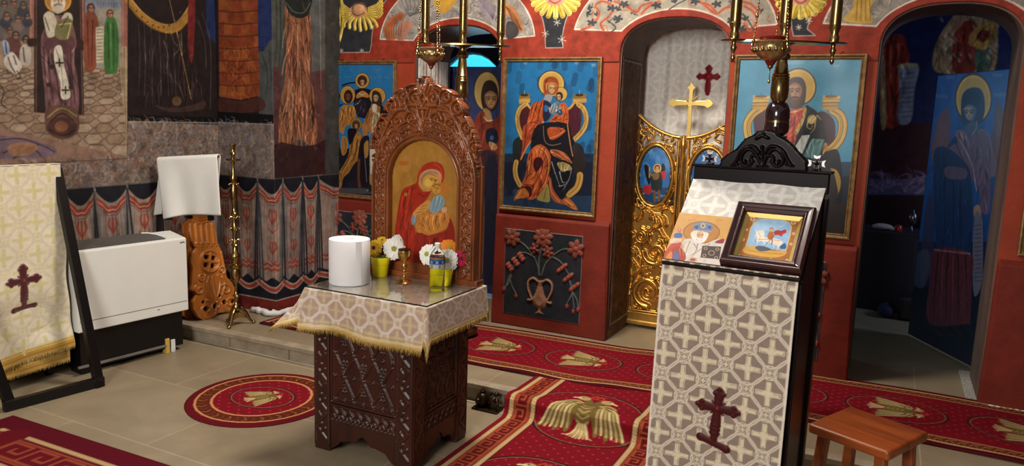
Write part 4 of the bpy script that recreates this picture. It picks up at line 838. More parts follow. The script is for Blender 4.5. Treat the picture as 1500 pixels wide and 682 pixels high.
def draw_christ(b):
    zoomed(b, 1070, 75, .2346); cloudy(b, ['3a8ab0', '56a2c0', '2a7298', '4795b8'], 220, .07, 12)
    vgrad(b, 690, 2000, '1e3148', .85); vgrad(b, 780, 2000, '1a2230', .9)
    b.poly([(150, 380), (250, 350), (330, 380), (330, 600), (240, 620), (160, 540)], '4c2430'); b.poly([(540, 400), (590, 380), (650, 440), (650, 560), (620, 620), (520, 600)], '431a26')
    throne(b, [(190, 355), (140, 390), (105, 450), (108, 520), (130, 560), (170, 610)], [(640, 370), (685, 400), (702, 460), (690, 530), (660, 580), (610, 625)], 'd6ac4e')
    for x0, x1 in ((138, 232), (575, 672)):
        b.poly([(x0, 320), (x1, 316), (x1, 366), (x0, 366)], 'c89a44', 1, 0); b.poly([(x0+4, 275), (x1+14, 280), (x1+8, 316), (x0, 320)], 'dcb45a', 1, 0); b.line([(x0, 322), (x1+4, 318)], 4, '6b4a1c'); b.line([(x0, 342), (x1, 340)], 4, '8b6426'); b.line([(x0+6, 296), (x1+10, 300)], 3, '8b6426'); b.ell((x0+x1)/2+4, 282, 40, 9, '7d5c28'); b.line([((x0+x1)/2+6, 280), ((x0+x1)/2+6, 260)], 4, '4b6a78')
    hal(b, 425, 222, 112, 118, 'd2ab50')
    b.poly([(350, 220), (370, 175), (410, 160), (450, 170), (472, 220), (468, 300), (450, 345), (400, 360), (360, 345), (345, 290)], '40302c'); thick_face(b, 404, 250, 62, 0, '96684a', '2a1a14', 'c09068', turn=-.05)
    b.poly([(375, 290), (400, 280), (436, 292), (430, 335), (402, 350), (378, 330)], '54382a'); b.line([(388, 300), (404, 294), (420, 300)], 7, '8e4436'); b.line([(380, 296), (402, 284), (430, 296)], 5, '3c261c')
    b.poly([(305, 380), (340, 365), (400, 362), (450, 350), (480, 380), (440, 480), (400, 580), (350, 600), (310, 500)], 'bd3a22'); folds(b, [[(350, 380), (400, 395), (450, 370)], [(340, 420), (350, 500), (360, 580)], [(400, 400), (395, 480), (380, 560)], [(430, 390), (420, 450)]], 6, '7c1c14'); folds(b, [[(365, 400), (372, 500)], [(415, 410), (405, 480)]], 6, 'dc5a38', .8); b.line([(330, 366), (380, 380), (450, 360)], 7, 'd8a458')
    b.poly([(465, 345), (500, 350), (560, 400), (590, 480), (600, 600), (560, 700), (440, 700), (400, 600), (430, 480)], '15161e'); b.poly([(462, 350), (476, 370), (460, 430), (415, 520), (398, 500), (440, 430)], 'cfa65a')
    b.poly([(486, 410), (510, 395), (535, 410), (532, 440), (505, 455), (480, 440)], 'c8a560'); folds(b, [[(484, 440), (478, 470), (500, 485), (515, 460)], [(530, 440), (525, 480), (500, 512)], [(540, 400), (570, 430)]], 5, 'b89a5c', .9)
    b.poly([(446, 525), (496, 522), (446, 648), (392, 615)], 'c9d2cc', 1, 0); b.poly([(508, 545), (590, 550), (540, 690), (450, 660)], '5e8a8c', 1, 0); b.line([(502, 530), (448, 655)], 9, '22343c'); folds(b, [[(530, 560), (490, 660)], [(560, 565), (520, 670)]], 5, '3c6468')
    b.poly([(585, 575), (605, 580), (610, 650), (590, 670), (575, 640)], 'b58648')
    b.poly([(570, 690), (620, 620), (680, 640), (700, 900), (640, 1100), (560, 1100)], '14141a')
    b.brush([(305, 390), (480, 390), (400, 580), (340, 600)], 80, 30, 9, 2, 1.4, .3, .55, 1.4); b.brush([(480, 360), (560, 400), (600, 600), (560, 700), (440, 700), (430, 480)], 60, 36, 8, 3, 1.4, .3, .6, 2., .4)
    zoomed(b, 1070, 75, .2346)
    b.poly([(600, 760), (660, 740), (690, 820), (660, 920), (600, 1000)], 'b08a40', .95); folds(b, [[(620, 770), (660, 840), (620, 960)]], 6, '4e3818'); b.poly([(120, 700), (600, 700), (620, 1060), (140, 1080)], '1c1a22', .9); b.poly([(560, 980), (720, 960), (720, 1120), (560, 1120)], '2a241e', .9)
    for x in (655, 672): b.line([(x, 85), (x-3, 108)], 4, 'a8ccd4', .8)
    b.line([(645, 92), (680, 88)], 3.5, 'a8ccd4', .8); b.poly([(345, 50), (450, 50), (450, 78), (360, 82)], '8fb4c8', .5)
hung_icon('framed_icon', -.91, -.181, .958, 2.022, '4a98ba', draw_christ, 'framed icon of an enthroned man in red holding a book, behind the dark stand')

# narrow strip of a further icon at the right end
def draw_dark(b):
    cloudy(b, ['2a3a4a', '4a3c34', '1c2630'], 80, .06, 5, .5)
    b.k = 1
    b.ell
hung_icon('framed_icon', .648, 1.4, .958, 2.022, '2a4c68', draw_dark, 'gold edge of a framed icon cut off by the right border of the photo')

# ------------------------------------------------------------------ painted doors of the side openings
def door(n, P, Q, z0, z1, bg, draw, t=.035, res=.0048, k=.0055):
    P, Q = np.array(P), np.array(Q); L = float(np.linalg.norm(Q-P)); u = (Q-P)/L
    U = (u[0], u[1], 0); b = Board(L, z1-z0, res, bg, planemap((P[0], P[1], z0), U, (0, 0, 1)), k); draw(b)
    return struct(b.mesh('door_%d' % n, M_ICON, (P[0], P[1], z0), U, (0, 0, 1), thick=t))
def draw_saint(b):
    zoomed(b, 690, 95, .2347); cloudy(b, ['22325c', '34487a', '1a2448'], 60, .1, 3, .3)
    vgrad(b, 420, 3000, '1c1c34', .5)
    hal(b, 98, 165, 82, 128, 'c9a860'); b.poly([(62, 200), (80, 115), (120, 95), (155, 120), (170, 180), (160, 260), (130, 290), (80, 280)], '2c1c1c'); thick_face(b, 122, 215, 60, .05, '9a744c', '241812', 'c8a06c', turn=.05)
    b.poly([(82, 270), (120, 290), (130, 350), (95, 350), (78, 320)], 'a47c50')
    b.poly([(30, 320), (80, 290), (95, 345), (130, 355), (170, 320), (220, 330), (230, 640), (20, 640), (20, 400)], '7a3020'); b.line([(82, 325), (100, 348), (135, 345)], 6, 'd8c08a'); folds(b, [[(60, 320), (70, 400), (60, 470)], [(140, 370), (150, 420)], [(60, 500), (100, 600)]], 7, '431610')
    b.poly([(95, 410), (140, 395), (165, 420), (165, 480), (130, 500), (95, 480)], '14182c'); b.ell(130, 455, 12, 16, '3a5c94'); b.poly([(110, 480), (150, 490), (165, 520), (130, 530)], 'b4875c')
    b.poly([(40, 560), (180, 580), (180, 900), (40, 900)], '36202a'); b.poly([(90, 640), (170, 640), (170, 1300), (70, 1300)], '1a1a30'); b.line([(60, 600), (80, 900), (70, 1300)], 8, 'a87c4a', .6); 
    b.brush([(30, 330), (220, 330), (230, 900), (20, 900)], 130, 40, 9, 4, 1.5, .3)
    for x in (-130, -110, -90): b.line([(x, 20), (x+4, 40)], 4, 'a8a8b4', .7)
door(1, (-3.37, 5.40), (-2.5, 5.44), .14, 2.0, '2a3a68', draw_saint)
# the deacon's door: stands ajar into the altar
DA, DB = zp(1330, 488, .12)[:2], zp(1440, 545, .12)[:2]; ud = (DB-DA)/np.linalg.norm(DB-DA); DB = DA+ud*1.03
zt = on(1380, 110, (DA[0], DA[1], 0), (-ud[1], ud[0], 0))[2]
def draw_angel(b):
    zoomed(b, 1345, 90, .22); cloudy(b, ['1f4fa0', '2b66b8', '173c84', '2a5eb0'], 160, .12, 5, .35)
    vgrad(b, 700, 3000, '1c3560', .35); vgrad(b, 1200, 3000, '181c34', .75); vgrad(b, 1500, 3000, '14131f', .8)
    b.poly([(180, 310), (205, 330), (215, 420), (205, 560), (150, 700), (100, 690), (90, 560), (130, 400)], '6a4c60'); b.poly([(520, 270), (560, 320), (585, 450), (580, 640), (540, 700), (480, 640), (500, 430)], '5f4658')
    for k in range(8): b.line([(150+k*6, 360+k*14), (110+k*10, 660)], 5, '8a6068', .6); b.line([(530+k*5, 320+k*20), (510+k*8, 660)], 5, '7f5a64', .6)
    hal(b, 368, 250, 124, 172, 'bda05c'); b.line([(300, 130), (320, 110)], 6, 'e8d8a0')
    b.poly([(285, 290), (300, 210), (350, 175), (410, 180), (440, 240), (440, 350), (400, 420), (300, 420)], '26386a'); b.poly([(300, 240), (330, 200), (380, 200), (420, 250), (400, 300), (300, 320)], '1a2c5c')
    thick_face(b, 345, 340, 62, 0, '52648c', '141c38', 'a8a49c', 'a05058', turn=-.12); b.poly([(320, 420), (390, 400), (400, 470), (350, 500), (310, 480)], '48587c'); b.line([(390, 400), (384, 450), (356, 490)], 6, '8c98a8')
    b.poly([(250, 470), (300, 455), (350, 520), (410, 450), (470, 480), (500, 600), (520, 760), (300, 760), (200, 700), (150, 660), (230, 560)], '74607c'); b.poly([(150, 650), (200, 560), (250, 500), (270, 600), (230, 700), (150, 760)], '1c3064')
    folds(b, [[(270, 480), (300, 560), (340, 590), (400, 540), (440, 470)], [(300, 600), (330, 680)], [(430, 560), (400, 640), (390, 740)], [(460, 500), (480, 620), (470, 740)], [(250, 500), (270, 620), (250, 680)]], 7, '33284c'); folds(b, [[(285, 475), (310, 540), (345, 560)], [(440, 520), (420, 620)], [(280, 620), (300, 660)]], 8, 'b498a8', .8)
    b.line([(210, 610), (250, 590), (270, 600)], 9, '8c94a4'); b.line([(215, 625), (262, 612)], 8, '8c94a4')
    def K(P): return [(x/350*909 if False else x, y) for x, y in P]
    zoomed(b, 1300, 90, .572)
    b.poly([(150, 230), (200, 290), (232, 320), (240, 380), (262, 380), (262, 250), (250, 180), (200, 200)], '655474'); b.poly([(120, 230), (150, 220), (190, 250), (215, 300), (212, 480), (170, 490), (128, 480), (118, 330)], '1e3462'); folds(b, [[(150, 260), (145, 360), (150, 470)], [(190, 300), (185, 400), (190, 480)], [(170, 280), (168, 470)]], 4, '122246')
    b.poly([(150, 270), (200, 275), (198, 300), (152, 298)], '6b5470', .8); b.line([(185, 200), (215, 260), (228, 330)], 3, 'a48ca0'); b.line([(175, 210), (205, 280)], 2.5, '2a2040')
    b.poly([(222, 372), (236, 368), (240, 400), (230, 412), (222, 396)], 'a8846c'); b.poly([(224, 390), (240, 395), (244, 430), (242, 560), (222, 600), (218, 500)], '6b6c84')
    for k in range(14): b.line([(224, 420+k*11), (240, 418+k*11)], 1.6, '30324c', .8)
    b.poly([(118, 480), (212, 490), (216, 560), (212, 660), (200, 672), (104, 668), (108, 560)], '5c2c38'); folds(b, [[(130, 490), (122, 580), (118, 664)], [(155, 490), (150, 580), (150, 668)], [(180, 492), (182, 590), (180, 668)], [(200, 492), (204, 600)]], 4, '301420'); folds(b, [[(142, 500), (136, 660)], [(168, 500), (166, 660)]], 3, '8a4c50', .7); b.line([(120, 482), (212, 492)], 4, '8a6470')
    b.poly([(96, 380), (118, 340), (118, 480), (104, 560), (84, 560)], '3a3450', .7); b.poly([(70, 500), (100, 480), (110, 520), (90, 580), (66, 560)], '5a6474', .5)
    for k in range(5): b.line([(110+k*30, 675), (118+k*30, 690), (140+k*26, 700)], 4, '2c2c30', .8)
    b.brush([(118, 490), (212, 490), (206, 668), (108, 668)], 60, 18, 4, 4); b.brush([(190, 200), (250, 190), (260, 380), (230, 370), (200, 290)], 50, 16, 4, 5, 1.8); b.brush([(120, 240), (190, 250), (212, 480), (128, 480)], 60, 20, 4, 6, lt=1.35)
    zoomed(b, 1345, 90, .22)
    for x0, y0, n in ((190, 105, 4), (495, 92, 5), (505, 222, 6), (120, 232, 6)):
        for i in range(n): x = x0+i*14; b.line([(x, y0-12), (x+2, y0+12)], 3.5, '8ca4c4', .7); b.line([(x, y0-2+(i % 2)*6), (x+9, y0-8+(i % 3)*6)], 3, '8ca4c4', .7)
door(2, tuple(DA), tuple(DB), .12, zt, '2458a8', draw_angel)
# ------------------------------------------------------------------ golden gates
M_IMG = M_ICON
def scroll(b, cx, cy, r, a0, turns, w, h=.02, d=1, col=None, lobes=True):
    P = []
    n = int(14*turns)+4
    for i in range(n+1):
        t = i/n; a = a0+d*2*PI*turns*t; q = r*(1-t)**.8+.08*r; P.append((cx+q*math.cos(a), cy+q*math.sin(a)))
    b.cut(P, w, h, 0, 1, w*.45)
    b.dome(P[-1][0], P[-1][1], w*.45, h*1.05)
    if lobes:
        for i in range(1, n//2, 2):
            x, y = P[i]; a = a0+d*2*PI*turns*(i/n)
            b.cut([(x, y), (x+w*.8*math.cos(a+d*.5), y+w*.8*math.sin(a+d*.5)), (x+w*1.3*math.cos(a+d*1.1), y+w*1.3*math.sin(a+d*1.1))], w*.7, h*.75, 0, 1, w*.15)
    return P
def leaf(b, x, y, a, l, w, h=.016, bend=.5):
    P = [(x, y), (x+l*.5*math.cos(a), y+l*.5*math.sin(a)), (x+l*math.cos(a+bend), y+l*math.sin(a+bend))]
    b.cut(P, w, h, 0, 1, w*.2); b.cut([(p[0], p[1]) for p in P], w*.25, h*1.25, 0, 1, w*.05)
GY = 5.28
gates = thing('royal_gate', 'low gilded openwork double gate with leafy scroll carving in the central archway', 'gate', (-1.66, GY, .12))
GW = .70
def gate_top(u):                           # concave upper edge over both leaves
    q = abs(u-GW/2)/(GW/2); return 1.395+.165*q**2
# base rail is part of the leaves
for side in (0, 1):
    w = GW/2-.022; x0 = 0 if side == 0 else GW/2+.022
    b = Board(w, 1.6, .0038, 'd8982e')
    b.H[:] = 0
    uu, vv = np.meshgrid(b.u, b.v); top = np.array([gate_top(x0+u) for u in b.u])[None, :]
    keep = vv < top
    def E(P, wd, h, **k): b.cut(P, wd, h, **k)
    for P in ([(.012, .0), (.012, 1.6)], [(w-.012, 0), (w-.012, 1.6)]): E(P, .024, .02, sm=0)
    E([(x, gate_top(x0+x)-.014) for x in np.linspace(0, w, 9)], .03, .026)
    b.raise_poly([(0, 0), (w, 0), (w, .1), (0, .1)], .018); b.raise_poly([(0, .0), (w, 0), (w, .035), (0, .035)], .026); E([(0, .112), (w, .112)], .014, .026, sm=0)
    ocx, ocy, orx, ory = w/2-.004, 1.105, .112, .2
    ring = [(ocx+(orx+.018)*math.cos(a), ocy+(ory+.018)*math.sin(a)*1.0) for a in np.linspace(0, 2*PI, 30)[:-1]]
    E(ring, .028, .03, closed=True); E([(ocx+(orx+.04)*math.cos(a), ocy+(ory+.04)*math.sin(a)) for a in np.linspace(0, 2*PI, 30)[:-1]], .012, .018, closed=True)
    m = 1 if side == 0 else -1; cx = w/2
    def X(x): return cx+m*(x-cx)
    # large leafy scrolls of the lower field
    scroll(b, X(.16), .26, .105, -PI/2 if m > 0 else -PI/2, 1.6, .05, .036, -m)
    scroll(b, X(.20), .55, .085, PI if m > 0 else 0, 1.5, .042, .034, m)
    scroll(b, X(.085), .66, .055, PI/2, 1.4, .03, .028, -m)
    E([(X(.05), .14), (X(.045), .28), (X(.1), .42), (X(.2), .46)], .036, .03); E([(X(.25), .36), (X(.285), .48), (X(.28), .62), (X(.22), .72)], .03, .028)
    for x, y, a, l in ((.06, .2, 1.9, .1), (.05, .36, 1.2, .13), (.1, .45, 1.7, .12), (.25, .4, .7, .08), (.26, .2, .9, .09), (.07, .5, 1.9, .13), (.13, .7, .7, .12), (.2, .72, 1.2, .1), (.05, .78, .9, .11), (.26, .76, 1.9, .12), (.28, .64, 2.2, .09), (.16, .44, .4, .1), (.24, .14, .3, .07), (.03, .62, 1.4, .1), (.15, .8, 1.57, .07)):
        leaf(b, X(x), y, a if m > 0 else PI-a, l, .034, .028, .55*m)
    for x, y, a, l in ((.05, 1.35, 1.2, .07), (.1, 1.36, .5, .08), (.2, 1.36, 2., .07), (.27, 1.36, 1.7, .06), (.04, 1.27, 1.3, .08), (.28, 1.28, 1.8, .08), (.07, 1.44, .4, .08), (.13, 1.4, 2.4, .06), (.04, .93, -1.2, .08), (.28, .93, -1.9, .08), (.05, .88, -.4, .07), (.26, .88, -2.7, .07), (.02, 1.4, .8, .07)):
        leaf(b, X(x), y, a if m > 0 else PI-a, l, .028, .024, .6*m)
    scroll(b, X(.075), 1.42, .04, PI, 1.3, .022, .024, m); scroll(b, X(.25), 1.35, .035, 0, 1.3, .02, .022, -m); scroll(b, X(.2), 1.4, .022, 0, 1.2, .016, .02, m)
    keep &= ((b.H > .002) | (((uu-ocx)/orx)**2+((vv-ocy)/ory)**2 < 1.05) | (vv < .9))   # pierced at the top
    b.H = np.where(((uu-ocx)/orx)**2+((vv-ocy)/ory)**2 < 1, .002, b.H)
    leafm = b.mesh('gate_leaf', M_GILT, (x0, -.02, 0), parent=gates, keep=keep, thick=.02)
    # painted oval
    ov = Board(2*orx, 2*ory, .003, '2a64a0', planemap((-1.66+x0+ocx-orx, GY-.03, .12+ocy-ory), (1, 0, 0), (0, 0, 1)), .0052)
    if side == 0:
        zoomed(ov, 900, 140, .4986); cloudy(ov, ['3a78b0', '1f508c', '5c94c0'], 60, .04, 4, .4)
        vgrad(ov, 270, 400, '1c3558', .8); ov.poly([(130, 145), (186, 150), (184, 210), (165, 180)], 'b0b48c', .7); folds(ov, [[(80, 290), (110, 280), (140, 292)], [(120, 300), (160, 290)]], 4, '6b8cac')
        ov.poly([(88, 206), (98, 204), (108, 230), (104, 262), (94, 240)], '14161e'); ov.poly([(140, 200), (150, 208), (146, 234), (138, 240)], '14161e'); ov.poly([(84, 268), (100, 262), (112, 270), (106, 288), (88, 286)], 'a02a30'); ov.poly([(134, 226), (150, 222), (152, 240), (138, 246)], 'a82e30')
        ov.poly([(112, 228), (136, 226), (142, 256), (136, 280), (114, 280), (108, 256)], '1f2c30'); ov.poly([(114, 228), (132, 228), (130, 244), (116, 246)], '7c5a34'); ov.line([(118, 280), (119, 308)], 7, '6b4a30'); ov.line([(131, 280), (131, 308)], 7, '6b4a30'); ov.line([(104, 210), (104, 240)], 3, 'c0a058'); ov.line([(112, 234), (104, 226)], 5, '8a6a44')
        ov.ell(127, 213, 12, 13, 'c9a050'); ov.ell(127, 212, 8, 9, '4a2c1c'); ov.ell(127, 214, 5.5, 7, 'c49468'); ov.line([(125, 213), (126, 213)], 1.2, '2a1a10'); ov.line([(129, 213), (130, 213)], 1.2, '2a1a10')
    else:
        cloudy(ov, ['3a78b0', '1f508c'], 60, .04, 4, .4); ov.M = None; ov.k = 1
        ov.ell(.11, .27, .03, .035, 'c9a050'); ov.poly([(.06, .24), (.11, .26), (.16, .24), (.17, .1), (.05, .1)], '8a2c28'); ov.ell(.11, .265, .016, .022, 'c49468')
    uo, vo = np.meshgrid(ov.u, ov.v); ov.H = (.008*np.clip(1-((uo-orx)/orx)**2-((vo-ory)/ory)**2, 0, 1)).astype(np.float32)
    ov.mesh('oval_icon', M_ICON, (x0+ocx-orx, -.032, ocy-ory), parent=gates, keep=((uo-orx)/orx)**2+((vo-ory)/ory)**2 < 1, thick=.006, label='blue oval painting of a winged figure with red cloak' if side == 0 else 'blue oval painting')
# middle post with the gilded cross
bm = B(); lathe(bm, [(.022, 0), (.024, .1), (.019, .12), (.019, 1.3), (.026, 1.32), (.026, 1.35), (.017, 1.37), (.012, 1.4)], (GW/2, -.03, 0), 16); 
for i in range(24): tube(bm, [(GW/2-.016+.008*(i % 5), -.048+.002*abs(2-(i % 5)), .13+.048*i), (GW/2-.016+.008*(i % 5), -.048, .165+.048*i)], .004, 5)
obj('gate_post', bm, M_GILT, gates, smooth=.8)
bm = B(); prism(bm, [(-.013, 0), (.013, 0), (.012, .2), (.013, .228), (.1, .222), (.118, .21), (.14, .222), (.156, .24), (.14, .262), (.118, .27), (.1, .258), (.013, .253), (.013, .33), (.028, .345), (.012, .362), (0, .385), (-.012, .362), (-.028, .345), (-.013, .33), (-.013, .253), (-.1, .258), (-.118, .27), (-.14, .262), (-.156, .24), (-.14, .222), (-.118, .21), (-.1, .222), (-.013, .228), (-.012, .2)], (GW/2+.03, -.04, 1.38), (1, 0, 0), (0, 0, 1), .02)
for k in range(4):
    a = PI/4+k*PI/2; tube(bm, [(GW/2+.03+.02*math.cos(a), -.05, 1.62+.02*math.sin(a)), (GW/2+.03+.07*math.cos(a), -.05, 1.62+.07*math.sin(a))], [.007, .002], 6)
obj('cross', bm, mat('pale_gold', 'f0cf7a', rough=.25, metal=.8, amt=.05), gates, bevel=.003)

# ------------------------------------------------------------------ white curtain behind the gates
def red_cross(b, cx, cy, s, ang=0, base=True, col='7a1010', h=.006, slant=True):
    """budded eastern cross with a slanted foot bar: paint + raised embroidery, s = half width"""
    c, sn = math.cos(ang), math.sin(ang)
    def q(u, v): return (cx+(u*c-v*sn)*s, cy+(u*sn+v*c)*s)
    k = b.k; M = b.M; b.k = 1; b.M = None
    def st(P, w_, w2=None): P = [q(*p) for p in P]; b.line(P, w_*s, col, 1, 0, w2 and w2*s); b.cut(P, w_*s*1.05, h, 0, 0, w2 and w2*s)
    def bud(u, v, r, dx, dy):
        for du, dv in ((dx*1.1, dy*1.1), (dy*.95, dx*.95), (-dy*.95, -dx*.95)):
            x, y = q(u+du*r, v+dv*r); b.ell(x, y, r*.62*s, r*.62*s, col); b.dome(x, y, r*.62*s, h*1.3)
    st([(0, 0), (0, .75)], .34, .5); st([(0, 0), (-.75, 0)], .34, .5); st([(0, 0), (.75, 0)], .34, .5); st([(0, 0), (0, -.7)], .34, .48)
    bud(0, .72, .2, 0, 1); bud(-.74, 0, .2, -1, 0); bud(.74, 0, .2, 1, 0)
    for x_, y_ in ((0, -.85), (0, -1.25), (0, -1.05)): x, y = q(x_, y_); b.ell(x, y, .26*s, .18*s, col, 1, ang); b.dome(x, y, .24*s, h*1.2, 0, .18*s, ang)
    st([(0, -.7), (0, -1.75 if base else -1.5)],   .3, .36)
    if base:
        a, e = ((-.62, -1.62), (.62, -1.92)) if slant else ((-.62, -1.8), (.62, -1.8)); st([a, e], .3); st([(0, -1.7), a], .2, .42); st([(0, -1.7), e], .2, .42)
        for p in (a, e): x, y = q(*p); b.ell(x, y, .17*s, .17*s, col); b.dome(x, y, .17*s, h*1.3)
    for u_, v_ in ((.22, .22), (-.22, .22), (.22, -.22), (-.22, -.22)): P = [q(0, 0), q(u_*1.3, v_*1.3)]; b.line(P, .1*s, col, 1, 0)
    x, y = q(0, 0); b.dome(x, y, .16*s, h*1.6); b.ell(x, y, .07*s, .07*s, tuple(np.clip(rgb(col)*1.9+.05, 0, 1)*255))
    b.k = k; b.M = M
def lattice(b, q, light, dark, off=(0, 0), lw=.0022, cross=None):
    """woven pattern: crosses and rosettes on a chequer of spacing q, joined by fine rings"""
    X, Y = np.meshgrid((b.u+off[0])/q, (b.v+off[1])/q)
    def near(X, Y):
        u, v = (X+Y)/2, (X-Y)/2; cu, cv = np.round(u), np.round(v); return X-(cu+cv), Y-(cu-cv)
    w = lw/q; l, d = rgb(light), rgb(dark); c_ = rgb(cross or light)
    def put(C, m, col): return C+(col-C)*np.clip(m, 0, 1)[..., None]
    C = np.tile(d, (b.ny, b.nx, 1)).astype(float); H = np.zeros(X.shape)
    x, y = near(X, Y); r = np.hypot(x, y); th = np.arctan2(y, x)
    C = put(C, 1.7-np.abs(r-.72*(1+.09*np.cos(4*th)))/w, l)
    ax, ay = np.abs(x), np.abs(y); arm = lambda a, c: np.maximum(a-.57, c-.115-.2*np.clip(.26-a, 0, .26))
    cr = np.minimum(arm(ax, ay), arm(ay, ax)); C = put(C, .5-cr/w, c_); C = put(C, (1-np.abs(cr+.05)/(w*.45))*.75, d); H += np.clip(.5-cr/w, 0, 1)
    x, y = near(X-1, Y); r = np.hypot(x, y); th = np.arctan2(y, x)
    pet = np.abs(np.sin(4*th)); C = put(C, 1.3-np.abs(r-(.2+.14*pet))/w, l); C = put(C, 1.1-np.abs(r-.34)/w, l); C = put(C, (1.1-np.abs(r-.17)/w)*.8, l)
    s_ = np.minimum(np.maximum(np.abs(x)-.12, np.abs(y)-.04), np.maximum(np.abs(y)-.12, np.abs(x)-.04)); C = put(C, .5-s_/w, c_)
    b.c[:] = C.astype(np.float32); b.H += (H*.0006).astype(np.float32)
M_CLOTH = mat('woven_satin', attr=True, rough=.55, scale=60, amt=.05, bump=.25, bscale=400, sheen=.08, bdist=.001, spec=.2)
cw, ch = .95, 2.15
b = Board(cw, ch, .0048, 'e0dbd2'); lattice(b, .085, 'ebe8e2', 'dcd6cc', (.03, .05), .004)
b.line([(0, .9), (cw, .9)], .0, 'fff'  if False else 'd2ccc0')
uu, vv = np.meshgrid(b.u, b.v)
cx, cz = -1.209-(-1.78), 1.93-.16
red_cross(b, cx, cz, .078, 0, False, '7c1220', .004)
o = b.mesh('altar_curtain', M_CLOTH, fn=lambda u, v, h: np.stack([-1.78+u, 5.42-h+.016*np.sin(u*34+.8*np.sin(v*2))+.006*np.sin(u*80), .16+v], -1), thick=.002)
tag(o, 'white lattice-woven curtain with a small red embroidered cross hanging behind the golden gates', 'curtain')
bm = B(); tube(bm, [(-1.85, 5.42, 2.32), (-.75, 5.42, 2.32)], .012, 10); tag(obj('curtain_rod', bm, M_BRASS, smooth=1), 'brass rod carrying the white curtain behind the central arch', 'rod')
# ------------------------------------------------------------------ black stand with the gold cloth, left
st = thing('folding_stand', 'black wooden folding stand under the gold cloth, left edge of the photo', 'stand', (0, 0, 0))
def bar(bm, a, b, w, d, up=(0, 0, 1)):
    a, b = Vector(a), Vector(b); t = (b-a); L = t.length; t.normalize(); s = t.cross(Vector(up)).normalized(); n = s.cross(t)
    vs = [bm.verts.new(p+s*x*w/2+n*y*d/2) for p in (a, b) for x, y in ((-1, -1), (1, -1), (1, 1), (-1, 1))]
    for f in [(0, 1, 2, 3), (7, 6, 5, 4), (0, 4, 5, 1), (1, 5, 6, 2), (2, 6, 7, 3), (3, 7, 4, 0)]: bm.faces.new([vs[i] for i in f])
    return bm
for y0, xb in ((2.19, -4.0), (2.63, -3.925)):
    obj('leg', bar(B(), (xb, y0, .0), (-4.235, y0+(.02 if y0 > 2.4 else -.2), 1.235), .05, .035, (1, 0, 0)), M_BLACK, st, bevel=.003)
    obj('leg', bar(B(), (-4.36, y0-.02, .0), (-4.26, y0, 1.235), .04, .03, (1, 0, 0)), M_BLACK, st, bevel=.003)
obj('crossbar', bar(B(), (-4.0, 2.15, .03), (-3.93, 2.66, .03), .035, .055), M_BLACK, st, bevel=.003)
obj('crossbar', bar(B(), (-4.35, 2.15, .07), (-4.35, 2.63, .07), .03, .035), M_BLACK, st, bevel=.003)
obj('top_bar', bar(B(), (-4.25, 1.96, 1.237), (-4.25, 2.66, 1.237), .05, .03), M_BLACK, st, bevel=.003)
M_GOLDC = mat('gold_brocade', attr=True, rough=.38, scale=40, amt=.06, bump=.3, bscale=260, sheen=.4, bdist=.0015, spec=.6)
M_FRINGE = mat('gold_fringe', 'b8984e', col2='86682c', rough=.6, scale=90)
Y0, Y1 = 2.08, 2.655
def brocade(w, h, layer):
    b = Board(w, h, .0042, 'd9cdb0'); lattice(b, .088, 'd2c6aa', 'ded4bc', (.02, .03), .003, 'd0c592')
    b.poly([(0, 0), (w, 0), (w, .055), (0, .055)], 'bd9138', 1, 0); b.line([(0, .045), (w, .045)], .007, 'e0c070'); b.line([(0, .02), (w, .02)], .005, '8a6420')
    return b
w = Y1-Y0; h1 = 1.08
b = brocade(w, h1, 0)
cy_ = 2.415-Y0; cz_ = .63-(1.26-h1)
red_cross(b, cy_, cz_, .088, .0, True, '4a0d12', .006, False)
def fold_gold(u, v, h):
    z = (1.262-h1)+v; t = np.clip((1.0-z)/.9, 0, 1)
    x = -4.205+h+.02*t*np.sin(u*11+z*3)+.016*t*np.sin(u*5-z*12+1.3)+.008*t*np.sin(u*23+z*17)+.012*t*np.sin(z*21+u*7)
    return np.stack([x+.0*u, Y0+u+.01*t*np.sin(z*7), z-.02*t*np.sin(u*6+.8)*1.2], -1)
gc = b.mesh('gold_cloth', M_GOLDC, fn=fold_gold, thick=.0025)
tag(gc, 'cream and gold brocade cloth with dark red cross, hanging over the leftmost black stand', 'cloth')
bm = B(); box(bm, -4.262, -4.205, Y0, Y1, 1.2535, 1.2625); obj('top_fold', bm, mat('cream_brocade', 'ddd0b4', rough=.5), gc, bevel=.003)
def fringe(parent, pts, l=.02, n=None, tilt=.3, r=.0022, seed=1):
    g = random.Random(seed); bm = B()
    for p, d in pts:
        p = Vector(p); d = Vector(d); q = p+d*l*(.8+.4*g.random())+Vector((g.uniform(-1, 1), g.uniform(-1, 1), 0))*l*.15
        tube(bm, [p, (p+q)/2, q], [r, r*.9, r*.5], 4)
    return obj('fringe', bm, M_FRINGE, parent, smooth=2)
P = fold_gold(np.linspace(.003, w-.003, 130), np.full(130, .006), np.zeros(130)); fringe(gc, [(p, (0.05, 0, -1)) for p in P], .028)
b2 = brocade(.42, .62, 1)
def back_fn(u, v, h): return np.stack([-4.222+h+.004*np.sin(u*12), 2.24+u, .098+v+u*.02], -1)
bb = b2.mesh('lining', M_GOLDC, fn=back_fn, parent=gc, thick=.002)
P = back_fn(np.linspace(.003, .417, 100), np.full(100, .004), np.zeros(100)); fringe(gc, [(p, (0, 0, -1)) for p in P], .022, seed=3)

# ------------------------------------------------------------------ convector heater
M_WHITE = mat('white_enamel', 'd6d6d0', rough=.35, amt=.02)
fx0, fy0 = -4.152, 2.66; ang = math.atan2(-4.08+4.15, 3.38-2.67)
he = thing('convector_heater', 'white metal convector heater with dark top grille and black plinth by the left wall', 'heater', (-4.15, 2.67, 0), -ang)
